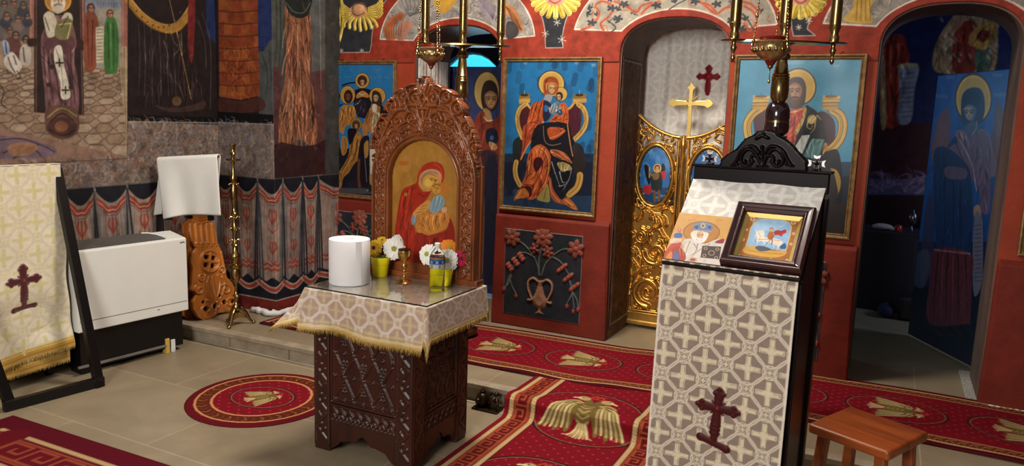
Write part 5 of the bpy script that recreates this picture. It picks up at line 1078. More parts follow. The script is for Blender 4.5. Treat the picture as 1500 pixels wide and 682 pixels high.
# local: x depth (front at 0, back -.2), y length
Lh = .72; bm = B()
prof = [(0, .27), (0, .75), (-.012, .757), (-.17, .785), (-.205, .775), (-.205, .27)]
a = [bm.verts.new((x, 0, z)) for x, z in prof]; c = [bm.verts.new((x, Lh, z)) for x, z in prof]
bm.faces.new(a); bm.faces.new(c[::-1])
for i in range(len(prof)): bm.faces.new([a[i], a[(i+1) % 6], c[(i+1) % 6], c[i]])
obj('casing', bm, M_WHITE, he, bevel=.006)
def topz(x): return .757+(-x-.012)*.028/.158
bm = B(); vs = [(-.02, .0), (-.165, .0), (-.165, .52), (-.15, .56), (-.1, .585), (-.02, .59)]
prism(bm, [(-y_, -x_) for x_, y_ in [(p[0], p[1]) for p in vs]], (0, 0, .0), (0, -1, 0), (-1, 0, 0), .004)
for v in bm.verts: v.co.z += topz(v.co.x)+.003
obj('grille', bm, mat('dark_grille', '54524e', rough=.5, amt=.1), he)
bm = B()
for i in range(9): box(bm, -.03-.016*i, -.026-.016*i, .0, .55, 0, .004)
for v in bm.verts: v.co.z += topz(v.co.x)+.002
obj('slats', bm, mat('grille_slat', '2c2b2a', rough=.5), he)
bm = B(); tube(bm, [(-.02, .592, topz(-.02)+.002), (-.06, .59, topz(-.06)+.004), (-.11, .578, topz(-.11)+.005), (-.15, .55, topz(-.15)+.004), (-.165, .51, topz(-.165)+.003)], .008, 8); obj('trim_edge', bm, M_WHITE, he, smooth=1)
bm = B(); box(bm, -.002, .0015, .01, Lh-.01, .333, .336); obj('seam', bm, mat('grey_seam', '6d6b66', rough=.6), he)
bm = B()
for k, (y, z) in enumerate(((.672, .722), (.679, .725), (.686, .722), (.693, .726), (.70, .723))): box(bm, 0, .0012, y, y+.005, z, z+.008)
obj('logo', bm, mat('dark_print', '34363c', rough=.5), he)
bm = B(); box(bm, 0, .0012, .5, .512, .31, .315); obj('mark', bm, MATS['dark_print'], he)
obj('plinth', box(B(), -.19, -.03, .02, Lh-.03, .035, .275), M_BLACK, he)
obj('front_rail', box(B(), -.03, -.015, .0, .56, .05, .062), mat('grey_rail', '77726c', rough=.5), he)
for y, c, n in ((.56, 'c9a448', 'yellow wooden block foot'), (.6, 'd0d0cc', 'white block foot')):
    obj('foot', box(B(), -.06, -.02, y, y+.028, 0, .1 if y < .58 else .085), mat('foot_'+c, c, rough=.6), he, label=n, bevel=.003)
obj('foot', box(B(), -.17, -.05, .03, .08, 0, .04), M_BLACK, he); obj('foot', box(B(), -.17, -.09, .6, .66, 0, .04), M_BLACK, he)

# ------------------------------------------------------------------ carved wooden reading stand with the towel
M_HONEY = mat('honey_carved_wood', 'b8702c', col2='8c4e18', rough=.34, scale=7, stretch=(1, 1, .3), bump=.1, coat=.3)
O_ = np.array([-4.28, 3.52, .1]); V_ = nrm((-.13, 0, .99)); U_ = np.array([0., 1., 0.])
cs = thing('carved_reading_stand', 'honey-coloured carved wooden stand with pierced cross rosette, between heater and brass candlestick', 'stand', (0, 0, 0))
b = Board(.56, .86, .0034, 'b0642a', planemap(O_, U_, V_), .0045); zoomed(b, 260, 300, .2639)
sil = [(60, 35), (180, 35), (192, 70), (185, 95), (206, 105), (224, 210), (240, 245), (246, 290), (262, 350), (275, 400), (300, 425), (325, 470), (336, 520), (326, 575), (300, 600), (262, 596), (225, 602), (195, 634), (150, 645), (112, 622), (88, 582), (82, 535), (100, 500), (92, 484), (72, 472), (78, 440), (82, 360), (74, 310), (78, 265), (97, 240), (72, 200), (56, 140), (50, 100), (78, 82), (62, 60)]
ins = b.inside(sil); b.raise_poly(sil, .006, 0, .006)
for k in range(5): b.cut([(68+k*30, 108), (76+k*31, 210)], 22, .012, .004, 0)
for k in range(5): b.cut([(98+k*27, 212-k*2), (104+k*27, 232-k*2)], 12, .01, .006, 0)
for q in (52, 70, 30): b.cut([(70, q+10), (95, q+26), (125, q+32), (155, q+24), (178, q+8)], 12, .012, .004)
ring = [(176+52*math.cos(a), 312+60*math.sin(a)) for a in np.linspace(0, 2*PI, 25)[:-1]]; b.cut(ring, 16, .012, .006, closed=True)
for k in range(4):
    a = k*PI/2+.1; b.cut([(176, 312), (176+46*math.cos(a), 312+54*math.sin(a))], 20, .008, .006, 0)
holes = np.zeros_like(ins)
for k in range(4):
    a = k*PI/2+PI/4+.1; c_, s_ = 176+27*math.cos(a), 312+31*math.sin(a); holes |= b.inside([(c_-12, s_-8), (c_+12, s_-8), (c_+10, s_+12), (c_-10, s_+12)], 1)
for x, y, r in ((155, 575, 14), (205, 560, 13), (258, 540, 12), (305, 535, 10), (140, 540, 9), (232, 505, 8)): holes |= b.inside([(x-r, y), (x, y-r*1.3), (x+r, y), (x, y+r*1.2)], 1)
def zs(cx, cy, r, a0, t, w, d=1): scroll_px(b, cx, cy, r, a0, t, w, .012, d)
def scroll_px(b, cx, cy, r, a0, turns, w, h, d):
    P = []
    for i in range(int(12*turns)+4):
        t = i/(12*turns+3); a = a0+d*2*PI*turns*t; q = r*(1-t)**.8+.1*r; P.append((cx+q*math.cos(a), cy+q*math.sin(a)))
    b.cut(P, w, h, .005, 1, w*.5); b.dome(P[-1][0], P[-1][1], w*.5, h*1.1, .005)
zs(160, 585, 52, -1.6, 1.4, 18); zs(290, 545, 44, 3.1, 1.4, 16, -1); zs(212, 560, 26, 2, 1.2, 12)
zs(130, 400, 22, 0, 1.2, 12); zs(240, 360, 20, 1, 1.2, 11, -1); zs(118, 470, 26, 4, 1.2, 12, -1); zs(262, 470, 28, 4, 1.2, 12)
for P in ([(190, 400), (196, 440), (206, 500), (216, 540)], [(170, 400), (160, 430), (175, 470), (196, 510)], [(220, 390), (232, 420), (228, 470), (216, 510)], [(150, 390), (140, 440), (150, 490), (180, 530)], [(245, 400), (258, 430), (250, 480), (232, 520)]): b.cut(P, 15, .012, .005, 1, 6)
for P in ([(100, 250), (92, 300), (98, 360), (96, 430)], [(240, 260), (248, 310), (262, 380)]): b.cut(P, 12, .01, .005)
b.mesh('carved_side', M_HONEY, O_, U_, V_, cs, .03, ins & ~holes)
# second side behind, top tray under the towel
b3 = Board(.5, .86, .006, 'b0642a', planemap(O_, U_, V_), .0045); zoomed(b3, 260, 300, .2639)
ins3 = b3.inside(sil); b3.mesh('carved_side', M_HONEY, O_-np.array([.11, .04, 0]), U_, V_*np.array([-.3, 1, 1]), cs, .02, ins3)
TL, TR = np.array([-4.41, 3.45, 1.235]), np.array([-4.0, 3.59, 1.272])
tu = nrm(TR-TL); tn = nrm(np.cross((0, 0, 1), tu))      # points away from viewer
obj('top_rail', bar(B(), TL+.015*tu+tn*.02, TR-.02*tu+tn*.02, .035, .022), M_BLACK, cs, bevel=.003, label='black top rail')
obj('post', bar(B(), TL+.2*tu+tn*.03+np.array([0, 0, -.4]), TL+.2*tu+tn*.02, .03, .03, (1, 0, 0)), M_BLACK, cs)
obj('post', bar(B(), TR-.1*tu+tn*.04+np.array([0, 0.02, -.42]), TR-.1*tu+tn*.02, .03, .03, (1, 0, 0)), M_BLACK, cs)
obj('post', bar(B(), TL+.05*tu+tn*.01+np.array([0, 0, -.4]), TL+.05*tu+tn*.02, .06, .03, (1, 0, 0)), M_BLACK, cs)
# towel
M_TOWEL = mat('white_terry', 'd9d8d2', rough=.95, amt=.03, bump=.5, bscale=500, sheen=.2, bdist=.002)
Lt = float(np.linalg.norm(TR-TL)); NU, NV = 60, 60; P = []
front, back = .385, .33; tot = front+back+.04
bm = B(); grid = []
for j in range(NV+1):
    s = tot*j/NV; row = []
    for i in range(NU+1):
        u = Lt*i/NU; q = TL+tu*u
        if s < front:
            dz = -(front-s); k = (front-s)/front
            p = q+np.array([0, 0, dz+.012])-tn*(.012+.014*k*math.sin(u*17+1)+.008*k*math.sin(u*31))+tu*(.012*k*math.sin(2+u*9))+tu*.03*k
            p[2] += .012*k*math.sin(u*9)-.02*k*(1-u/Lt)
        elif s < front+.04:
            a = (s-front)/.04*PI; p = q+np.array([0, 0, .012+.016*math.sin(a)])+tn*(-.012+.026*(1-math.cos(a)))
        else:
            k = (s-front-.04)/back; p = q+np.array([0, 0, .012-k*back-.05*k*(1-u/Lt)])+tn*(.042)-tu*(.05*k*(1-.6*u/Lt))-np.array([.0, 0.02*k, 0])
        row.append(bm.verts.new(p))
    grid.append(row)
for j in range(NV):
    for i in range(NU): bm.faces.new([grid[j][i], grid[j][i+1], grid[j+1][i+1], grid[j+1][i]])
tw = obj('towel', bm, M_TOWEL, smooth=3); m = tw.modifiers.new('s', 'SOLIDIFY'); m.thickness = .006
tag(tw, 'white towel folded over the top of the honey-coloured carved stand', 'towel')
bm = B()
for i in range(34):
    g = grid; u = Lt*(i+.5)/34; q = TL+tu*u; k = 1; p = q+np.array([0, 0, -front+.012])-tn*(.012+.014*math.sin(u*17+1)+.008*math.sin(u*31))+tu*(.012*math.sin(2+u*9))+tu*.03; p[2] += .012*math.sin(u*9)-.02*(1-u/Lt)
    ball(bm, p, .0045, seg=6, ring=4)
obj('stitched_hem', bm, mat('dark_thread', '4a4238', rough=.8), tw)

# ------------------------------------------------------------------ brass floor candlestick
cd = thing('floor_candlestick', 'tall slender brass candlestick on three feet, beside the honey-coloured carved stand', 'candlestick', (-4.0, 3.72, .1))
bm = B(); lathe(bm, [(.012, .1), (.03, .11), (.034, .125), (.018, .15), (.012, .17), (.014, .2), (.024, .21), (.014, .225), (.01, .25), (.01, .3), (.02, .31), (.034, .34), (.036, .37), (.03, .4), (.044, .41), (.046, .43), (.03, .44), (.028, .47), (.036, .48), (.036, .5), (.02, .52), (.016, .56), (.028, .57), (.018, .585), (.013, .62), (.016, .66), (.028, .68), (.016, .7), (.014, .76), (.022, .79), (.014, .8), (.014, .86), (.02, .87), (.024, .91), (.026, .95), (.018, .98), (.014, 1.0), (.02, 1.01), (.024, 1.03), (.012, 1.06), (.009, 1.12), (.011, 1.15)], n=24)
obj('stem', bm, M_BRASS, cd, smooth=.9)
bm = B(); lathe(bm, [(.008, 1.148), (.045, 1.152), (.05, 1.162), (.046, 1.163), (.012, 1.158), (.01, 1.18), (.02, 1.2), (.012, 1.215), (.016, 1.24), (.022, 1.262), (.018, 1.262), (.012, 1.245)], n=24); obj('candle_cup', bm, M_BRASS, cd, smooth=.9)
for zz in (.6, .68, .76, .99):
    bm = B(); lathe(bm, [(.02, zz-.004), (.0215, zz), (.02, zz+.004)], n=16)
    for k in range(4):
        a = k*PI/2+.4+zz; x, y = .034*math.cos(a), .034*math.sin(a); tube(bm, [(0, 0, zz), (x*.7, y*.7, zz+.008), (x, y, zz)], .004, 6); ball(bm, (x, y, zz), .0085, seg=8, ring=6)
    obj('boss_ring', bm, M_BRASS, cd, smooth=1)
for k in range(3):
    a = -PI/2+.35+k*2*PI/3; bm = B(); c, s = math.cos(a), math.sin(a)
    tube(bm, [(0, 0, .125), (c*.03, s*.03, .12), (c*.06, s*.06, .085), (c*.085, s*.085, .035), (c*.105, s*.105, .012)], [.014, .016, .013, .01, .009], 8); ball(bm, (c*.112, s*.112, .013), .013, seg=10, ring=8)
    obj('foot', bm, M_BRASS, cd, smooth=1.2)
bm = B()
for k in range(3):
    a, e = -PI/2+.35+k*2*PI/3, -PI/2+.35+(k+1)*2*PI/3
    f = [bm.verts.new(p) for p in ((0, 0, .115), (.08*math.cos(a), .08*math.sin(a), .045), (.03*math.cos((a+e)/2), .03*math.sin((a+e)/2), .06), (.08*math.cos(e), .08*math.sin(e), .045))]; bm.faces.new(f[:3]); bm.faces.new([f[0], f[2], f[3]])
o = obj('base_web', bm, mat('aged_brass', '8a6c38', rough=.4, metal=.9), cd); o.modifiers.new('s', 'SOLIDIFY').thickness = .004
# white wadding along the foot of the wall
bm = B(); g = random.Random(4); path = [(-4.16, 4.03), (-4.06, 4.025), (-3.98, 4.0), (-3.93, 4.06), (-3.925, 4.2), (-3.92, 4.35), (-3.925, 4.55)]
pts = []
for (x0, y0), (x1, y1) in zip(path, path[1:]):
    for k in range(5): t = k/5; pts.append((x0+(x1-x0)*t+g.uniform(-.006, .006), y0+(y1-y0)*t+g.uniform(-.006, .006), .122+g.uniform(-.004, .007)))
tube(bm, pts, [.018+.009*g.random() for _ in pts], 10); tag(obj('white_wadding', bm, mat('cotton_white', 'd8d6d4', rough=.95, bump=.6, bscale=200), smooth=3), 'crumpled white cotton strip tucked along the foot of the painted wall', 'wadding')
# ------------------------------------------------------------------ carved table
M_WALNUT = mat('dark_carved_walnut', '3e190c', col2='220c06', rough=.42, scale=9, stretch=(1, 1, .35), bump=.15, bscale=50, coat=.06)
TC = np.array([-2.07, 2.89]); TW, TD = .56, .48; ZT_ = .785
tb = thing('carved_table', 'dark brown carved wooden table with lattice-relief panels, under the fringed satin cloth', 'table', (TC[0], TC[1], 0))
hw, hd = TW/2, TD/2
def vine(b, x, z0, z1, w, n, h=.007):
    for i in range(n):
        a = z0+(z1-z0)*(i+.5)/n; s = 1 if i % 2 else -1; dz = (z1-z0)/n
        b.cut([(x-s*w*.4, a-dz*.5), (x+s*w*.1, a-dz*.1), (x+s*w*.35, a+dz*.25), (x+s*w*.05, a+dz*.5)], w*.34, h); b.cut([(x+s*w*.1, a-dz*.1), (x-s*w*.25, a+dz*.2)], w*.3, h*.9, 0, 1, w*.1); b.dome(x-s*w*.3, a+dz*.22, w*.14, h)
pw = .1
for sx in (-1, 1):
    for sy in (-1, 1):
        lg = obj('leg', box(B(), *sorted((sx*hw, sx*(hw-pw*.92))), *sorted((sy*hd, sy*(hd-pw*.92))), 0, .76), M_WALNUT, tb, bevel=.004)
        faces = []
        if sy < 0: faces.append(((sx*hw if sx < 0 else hw-pw*.92, -hd-.0015, .02), (1, 0, 0)))
        if sx > 0: faces.append(((hw+.0015, -hd if sy < 0 else hd-pw*.92, .02), (0, 1, 0)))
        for O, U in faces:
            b = Board(pw*.92, .73, .0026, '5a2814'); vine(b, pw*.46, .04, .7, pw*.62, 9)
            b.cut([(.008, .02), (.008, .71)], .007, .005, sm=0); b.cut([(pw*.92-.008, .02), (pw*.92-.008, .71)], .007, .005, sm=0); b.mesh('carving', M_WALNUT, O, U, (0, 0, 1), lg)
def interlace(w, h):
    b = Board(w, h, .0026, '5a2814'); m = .014
    for P in ([(0, m/2), (w, m/2)], [(0, h-m/2), (w, h-m/2)], [(m/2, 0), (m/2, h)], [(w-m/2, 0), (w-m/2, h)]): b.cut(P, m, .013, sm=0)
    cols, rws = max(2, round((w-.04)/.1)), 4; cwd, rh = (w-.05)/cols, (h-.05)/rws
    for j in range(rws+1):
        z = .025+j*rh; b.cut([(.02, z), (w-.02, z)], .009, .008, sm=0)
        for i in range(cols*2+1): b.dome(.025+i*cwd/2, z, .009, .012)
    for j in range(rws):
        for i in range(cols*2):
            x = .025+i*cwd/2; z = .025+j*rh; s = (i+j) % 2
            b.cut([(x, z+(rh if s else 0)), (x+cwd/2, z+(0 if s else rh))], .014, .008, sm=0); b.cut([(x+cwd*.12, z+(rh*.85 if s else rh*.15)), (x+cwd*.5, z+(rh*.2 if s else rh*.8))], .006, .010, sm=0)
    for j in range(rws):
        for i in range(cols):
            x = .025+(i+.5)*cwd; z = .025+(j+.5)*rh
            for k in range(6): a = k*PI/3; b.dome(x+.018*math.cos(a), z+.018*math.sin(a), .0085, .01)
            b.dome(x, z, .008, .013)
    return b
def wave_rail(w, h):
    b = Board(w, h, .0024, '5a2814')
    b.cut([(0, .006), (w, .006)], .009, .007, sm=0); b.cut([(0, h-.006), (w, h-.006)], .009, .007, sm=0); n = max(3, round(w/.05))
    for i in range(n):
        x = w*(i+.5)/n; s = w/n
        b.cut([(x-s*.75, .014), (x-s*.2, h*.62), (x+s*.3, h*.62), (x+s*.75, .014)], .009, .009); b.cut([(x-s*.25, .012), (x, h*.4), (x+s*.25, .012)], .008, .007); b.dome(x, h*.8, .006, .007)
    return b
iw, idp = TW-2*pw*.92, TD-2*pw*.92
def side(fr):                               # fr: frame position function for front/right/left/back
    pass
for (O, U, w, full) in (((-hw+pw*.92, -hd+.012), (1, 0, 0), iw, 1), ((hw-.012, -hd+pw*.92), (0, 1, 0), idp, 1), ((-hw+.012, hd-pw*.92), (0, -1, 0), idp, 0), ((hw-pw*.92, hd-.012), (-1, 0, 0), iw, 0)):
    p = interlace(w, .5) if full else Board(w, .5, .02, '5a2814')
    po = p.mesh('panel', M_WALNUT, (*O, .245), U, (0, 0, 1), tb, .012)
    r = wave_rail(w, .085) if full else Board(w, .085, .02, '5a2814')
    n = np.cross(U, (0, 0, 1)); o2 = np.array([*O, 0])+n*.008
    r.mesh('rail', M_WALNUT, (o2[0], o2[1], .158), U, (0, 0, 1), tb, .02)
    a = Board(w, .15, .004, '5a2814'); Pf = [(0, .15), (w, .15), (w, .0), (w*.9, .025), (w*.84, .05), (w*.72, .06), (w*.62, .062), (w*.57, .085), (w*.5, .1), (w*.43, .085), (w*.38, .062), (w*.28, .06), (w*.16, .05), (w*.1, .025), (0, 0)]
    bm = B(); prism(bm, Pf, (o2[0], o2[1], .012), U, (0, 0, 1), .018); obj('apron', bm, M_WALNUT, tb, bevel=.002)
TX0, TX1, TY0, TY1 = -.302, .358, -.26, .25     # top, local
obj('tabletop', box(B(), TX0+.012, TX1-.012, TY0+.012, TY1, .752, ZT_), M_WALNUT, tb, bevel=.006)

# cloth -------------------------------------------------------------
M_SATIN = mat('rose_satin', attr=True, rough=.42, scale=50, amt=.05, bump=.25, bscale=300, sheen=.3, bdist=.001)
d = .205; cwid, clen = (TX1-TX0)+2*d, (TY1-TY0)+2*d
cb = Board(cwid, clen, .0046, 'b9a596'); lattice(cb, .068, 'cfc0b0', 'a8917f', (.02, .03), .0035, 'c2ac88')
for q, w_, c in ((.006, .014, 'b39248'), (.02, .01, 'cdb682'), (.032, .005, 'a8905c')):
    cb.line([(q, q), (cwid-q, q), (cwid-q, clen-q), (q, clen-q), (q, q)], w_, c, 1, 0)
def drape(u, v, h, lift=.004):
    x = TX0-d+u; y = TY0-d+v
    cx, cy = np.clip(x, TX0, TX1), np.clip(y, TY0, TY1); ox, oy = x-cx, y-cy; r = np.hypot(ox, oy); rs = np.maximum(r, 1e-6)
    nx, ny = ox/rs, oy/rs
    corner = (np.abs(ox) > 1e-6) & (np.abs(oy) > 1e-6)
    a = np.arctan2(oy, ox)
    fl = .10+.05*np.sin(x*22+1)+.05*np.sin(y*19)+.06*corner*np.cos(4*a+PI)
    # the left front corner stands out sideways, the right front corner hangs down in a point
    LF = np.clip((TX0+.16-x)/.3, 0, 1)*np.clip((TY0+.1-y)/.2, 0, 1); fl = fl+.38*LF; fl = np.where(x > TX1, .05, fl)
    fl = np.clip(fl, .04, .9)
    R = .012
    out = np.where(r < R, r, R+(r-R)*fl); dn = np.where(r < R, 0, (r-R)*np.sqrt(1-np.minimum(fl, .95)**2))
    dn = dn*(1-.22*corner)
    dn = dn*np.where((x > TX1) & (y > TY0), .74, 1.0)
    dn = dn*np.where((y < TY0) & (x > TX0) & (x < TX1), .93+.1*(x-TX0)/(TX1-TX0)+.04*np.sin(x*14), 1)
    X = cx+nx*out; Y = cy+ny*out; Z = ZT_+lift+h*.5-dn
    return np.stack([X, Y, Z], -1)
kp = None
tcl = cb.mesh('tablecloth', M_SATIN, fn=drape, thick=.0015); tcl.location = (TC[0], TC[1], 0)
tag(tcl, 'rose and cream satin cloth with gold fringe draped over the carved table', 'tablecloth')
pts = []
for k in range(330):
    t = k/330
    for (u, v) in ((cwid*t, .004), (cwid-.004, clen*t), (.004, clen*t)):
        p = drape(np.array([u]), np.array([v]), np.array([0.]))[0]; q = drape(np.array([min(max(u, .03), cwid-.03)]), np.array([max(v, .03)]), np.array([0.]))[0]
        dd = nrm(p-q)*.6+np.array([0, 0, -.7]); pts.append((p, nrm(dd)))
fringe(tcl, pts, .024, r=.0016, seed=9)
# glass sheet
M_GLASS = bpy.data.materials.new('clear_glass'); M_GLASS.use_nodes = True; p_ = M_GLASS.node_tree.nodes['Principled BSDF']; p_.inputs['Base Color'].default_value = (.97, .99, .98, 1); p_.inputs['Roughness'].default_value = .02; p_.inputs['Transmission Weight'].default_value = 1; p_.inputs['IOR'].default_value = 1.5
M_GEDGE = mat('dark_green_glass_edge', '1c2a22', rough=.15)
gz = ZT_+.0065
gs = obj('glass_sheet', box(B(), TX0-.004, TX1+.004, TY0-.004, TY1-.085, 0, .006), M_GLASS, bevel=.001); gs.location = (TC[0], TC[1], gz)
tag(gs, 'clear glass sheet with dark edge lying on the satin tablecloth', 'glass sheet')
bm = B(); e = .0012
box(bm, TX0-.004-e, TX1+.004+e, TY0-.004-e, TY0-.004, .0005, .0055); box(bm, TX1+.004, TX1+.004+e, TY0-.004, TY1-.085, .0005, .0055); box(bm, TX0-.004-e, TX0-.004, TY0-.004, TY1-.085, .0005, .0055)
obj('edge', bm, M_GEDGE, gs)
GZ = gz+.0062

# ------------------------------------------------------------------ carved shrine with the icon, standing on the back of the table
M_SHRINE = mat('red_brown_carved_wood', '8c4a20', col2='582a10', rough=.34, scale=8, stretch=(1, 1, .4), bump=.1, coat=.4)
SY = 3.085; SX0, SX1 = -2.345, -1.724; SZ = ZT_+.008; Sw = SX1-SX0; sc_ = Sw/2
sh = thing('carved_icon_shrine', 'tall arched red-brown wooden shrine carved with scrolls, behind the flowers on the table', 'shrine', (SX0, SY, SZ))
H = 1.01; PADX = .03
b = Board(Sw+2*PADX, H, .0027, 'a04e1e'); cx = Sw/2+PADX
hwO, zsO = .193, 1.29-SZ+.0        # arched opening: half width, springing (local)
zsO = 1.285-SZ
def half(P): return [(cx+x, z) for x, z in P]+[(cx-x, z) for x, z in P[::-1]]
oz = 1.345-SZ                        # springing of the outer arch
silh = [(.305, 0), (.305, oz), (.302, oz+.06), (.315, oz+.1), (.30, oz+.13), (.292, oz+.17), (.272, oz+.2), (.258, oz+.23), (.24, oz+.255), (.222, oz+.262), (.232, oz+.285), (.226, oz+.31), (.2, oz+.325), (.192, oz+.35), (.168, oz+.365), (.15, oz+.385), (.118, oz+.395), (.1, oz+.412), (.065, oz+.418), (.04, oz+.436), (.012, oz+.44)]
S_ = half(silh); keep = b.inside(S_, raw=True)
A_in = [(cx+hwO, .0)]+[(cx+hwO*math.cos(t), zsO+hwO*math.sin(t)) for t in np.linspace(0, PI, 24)]+[(cx-hwO, .0)]
opening = [(cx+hwO, .075)]+A_in[1:-1]+[(cx-hwO, .075)]
def path_off(o, z0=.03):             # border line around the arch at offset o
    return [(cx-hwO-o, z0)]+[(cx-hwO-o, z) for z in np.linspace(z0+.05, zsO, 8)]+[(cx+(hwO+o)*math.cos(t), zsO+(hwO+o)*math.sin(t)) for t in np.linspace(PI, 0, 22)[1:-1]]+[(cx+hwO+o, z) for z in np.linspace(zsO, z0+.05, 8)]+[(cx+hwO+o, z0)]
def rawcut(P, w, h, base=0, **k): b.cut(P, w, h, base, raw=True, **k)
rawcut(path_off(.012), .02, .018, .004); rawcut(path_off(.03), .009, .012, .004); rawcut(path_off(.104), .016, .018, .004); rawcut(path_off(.088), .007, .012, .004)
# running scroll
PP = path_off(.06, .06); PP = crom(np.array(PP), 6); seg = np.r_[0, np.cumsum(np.linalg.norm(np.diff(PP, axis=0), axis=1))]; N = 27
for i in range(N):
    s = seg[-1]*(i+.5)/N; k = np.searchsorted(seg, s); p = PP[min(k, len(PP)-1)]; q = PP[max(k-3, 0)]; a = math.atan2(p[1]-q[1], p[0]-q[0]); dd = 1 if i % 2 else -1
    scroll(b, p[0], p[1], .026, a+dd*PI/2, 1.35, .0115, .016, dd, lobes=False)
    x, y = p[0]+.03*math.cos(a), p[1]+.03*math.sin(a); b.cut([(x-.024*math.cos(a-dd*.9), y-.024*math.sin(a-dd*.9)), (x, y), (x+.024*math.cos(a+dd*.9), y+.024*math.sin(a+dd*.9))], .011, .013, .002)
    b.dome(p[0]+.026*math.cos(a+dd*1.9), p[1]+.026*math.sin(a+dd*1.9), .006, .016)
# crest
cb_ = zsO+.3
def mir(f):
    for m in (1, -1): f(m)
def leafc(m, P, w, h=.022, w2=None): rawcut([(cx+m*x, z) for x, z in P], w, h, .004, w2=w2 if w2 else w*.4)
T = oz
for m in (1, -1):
    scroll(b, cx+m*.05, T+.335, .036, PI/2, 1.4, .016, .024, -m, lobes=False); scroll(b, cx+m*.125, T+.345, .034, PI/2+m*.5, 1.4, .015, .022, m, lobes=False); scroll(b, cx+m*.19, T+.29, .036, PI/2, 1.4, .016, .024, m, lobes=False)
    scroll(b, cx+m*.24, T+.2, .03, PI/2, 1.3, .014, .022, m, lobes=False); scroll(b, cx+m*.282, T+.11, .026, PI/2, 1.3, .012, .02, m, lobes=False); scroll(b, cx+m*.285, T+.03, .022, PI/2, 1.2, .011, .018, -m, lobes=False)
    scroll(b, cx+m*.07, T+.235, .034, 0 if m > 0 else PI, 1.5, .015, .024, m, lobes=False); scroll(b, cx+m*.15, T+.22, .03, 0 if m > 0 else PI, 1.4, .013, .022, -m, lobes=False)
    for P in ([(.0, .2), (.02, .25), (.035, .3)], [(.01, .36), (.025, .4), (.02, .43)], [(.08, .27), (.1, .31), (.09, .35)], [(.1, .385), (.08, .395), (.05, .4)], [(.16, .36), (.13, .375), (.11, .37)], [(.03, .3), (.08, .3), (.13, .29), (.18, .24), (.22, .17), (.25, .1), (.265, .02)], [(.1, .28), (.15, .27), (.2, .22)], [(.12, .17), (.16, .18), (.2, .15)], [(.18, .2), (.2, .17), (.2, .13)], [(.21, .14), (.23, .1), (.23, .06)], [(.2, .32), (.215, .3), (.225, .27)], [(.24, .25), (.26, .22), (.28, .18)], [(.29, .16), (.3, .13), (.3, .08)], [(.25, .07), (.262, .03), (.26, -.02)], [(.03, .18), (.06, .19), (.1, .18)], [(.26, .14), (.275, .16), (.27, .19)], [(.0, .3), (.02, .33), (.0, .36)]):
        leafc(m, [(x, T+z) for x, z in P], .018, .024)
        leafc(m, [(x+.012, T+z-.006) for x, z in P], .009, .018)
rawcut([(cx-.03, T+.285), (cx+.03, T+.285)], .014, .028); rawcut([(cx, T+.17), (cx, T+.28)], .02, .022, w2=.012); b.dome(cx, T+.44, .014, .026); b.dome(cx, T+.38, .016, .03, 0, .026)
g = np.random.RandomState(11); dark = np.zeros_like(keep)
keepC = keep & ((b.H > .003) | ((b.v[:, None] < T+.40) & b.inside([(p[0]+(.012 if p[0] < cx else -.012), p[1]-.012) for p in S_], raw=True))); keep = keepC & ~b.inside(opening, raw=True)
# thin ground so the pierced places of the crest stay closed only below
b.mesh('carved_frame', M_SHRINE, (-PADX, 0, 0), parent=sh, keep=keep, thick=.028)
bm = B(); prism(bm, [(-.01, 0), (Sw+.01, 0), (Sw+.01, .028), (-.01, .028)], (0, -.018, .0), (1, 0, 0), (0, 0, 1), .07); obj('base_moulding', bm, M_SHRINE, sh, bevel=.004)
bm = B(); prism(bm, [(0, 0), (Sw, 0), (Sw, oz+.02)]+[(Sw/2+.3*math.cos(t), oz+.3*math.sin(t)*.75) for t in np.linspace(.1, PI-.1, 16)]+[(0, oz+.02)], (0, .03, 0), (1, 0, 0), (0, 0, 1), .02); obj('back_board', bm, M_SHRINE, sh)
M_GOLDP = mat('gilded_icon_paint', attr=True, rough=.36, scale=16, amt=.1, bump=.15, bscale=70, metal=.15, bdist=.001)
iw_ = 2*hwO+.02; ih = zsO+hwO+.02
ic = Board(iw_, ih, .0022, 'a8762c', planemap((SX0+Sw/2-iw_/2, SY+.012, SZ), (1, 0, 0), (0, 0, 1)), .00285)
zoomed(ic, 570, 195, .22); cloudy(ic, ['b8843a', '96642a', 'c09040', 'a06a28'], 120, .05, 4, .25)
ic.poly([(65, 190), (120, 185), (135, 205), (80, 215)], 'b8501c', .6); ic.poly([(340, 330), (400, 340), (390, 400), (350, 400)], 'c06a20', .5)
def A(P, c, a=1): ic.poly(P, c, a)
A([(188, 290), (210, 235), (250, 200), (300, 190), (345, 205), (368, 250), (366, 300), (350, 330), (330, 260), (270, 240), (215, 280), (200, 330)], 'a42b14')
A([(190, 285), (180, 330), (110, 360), (80, 400), (62, 480), (48, 580), (40, 700), (60, 1200), (200, 1400), (180, 700), (150, 600), (160, 540), (210, 480), (250, 440), (280, 380), (230, 390), (195, 350)], 'a2260f')
A([(400, 560), (430, 620), (440, 700), (430, 900), (360, 1200), (180, 1200), (170, 690), (260, 680), (380, 640)], '8f1d0e')
folds(ic, [[(120, 380), (100, 460), (96, 560), (80, 680)], [(160, 360), (140, 450), (150, 540)], [(200, 400), (230, 420), (260, 400)], [(90, 560), (70, 640)], [(240, 680), (230, 800), (200, 900)], [(380, 660), (370, 800)], [(130, 600), (120, 720), (150, 860)], [(300, 700), (310, 840)]], 8, '5c120a'); folds(ic, [[(140, 375), (120, 450), (118, 540)], [(90, 420), (76, 520)], [(220, 210), (204, 270), (196, 310)], [(300, 205), (340, 230), (352, 280)], [(270, 700), (262, 820)], [(340, 690), (336, 800)]], 7, 'cc4a28', .8)
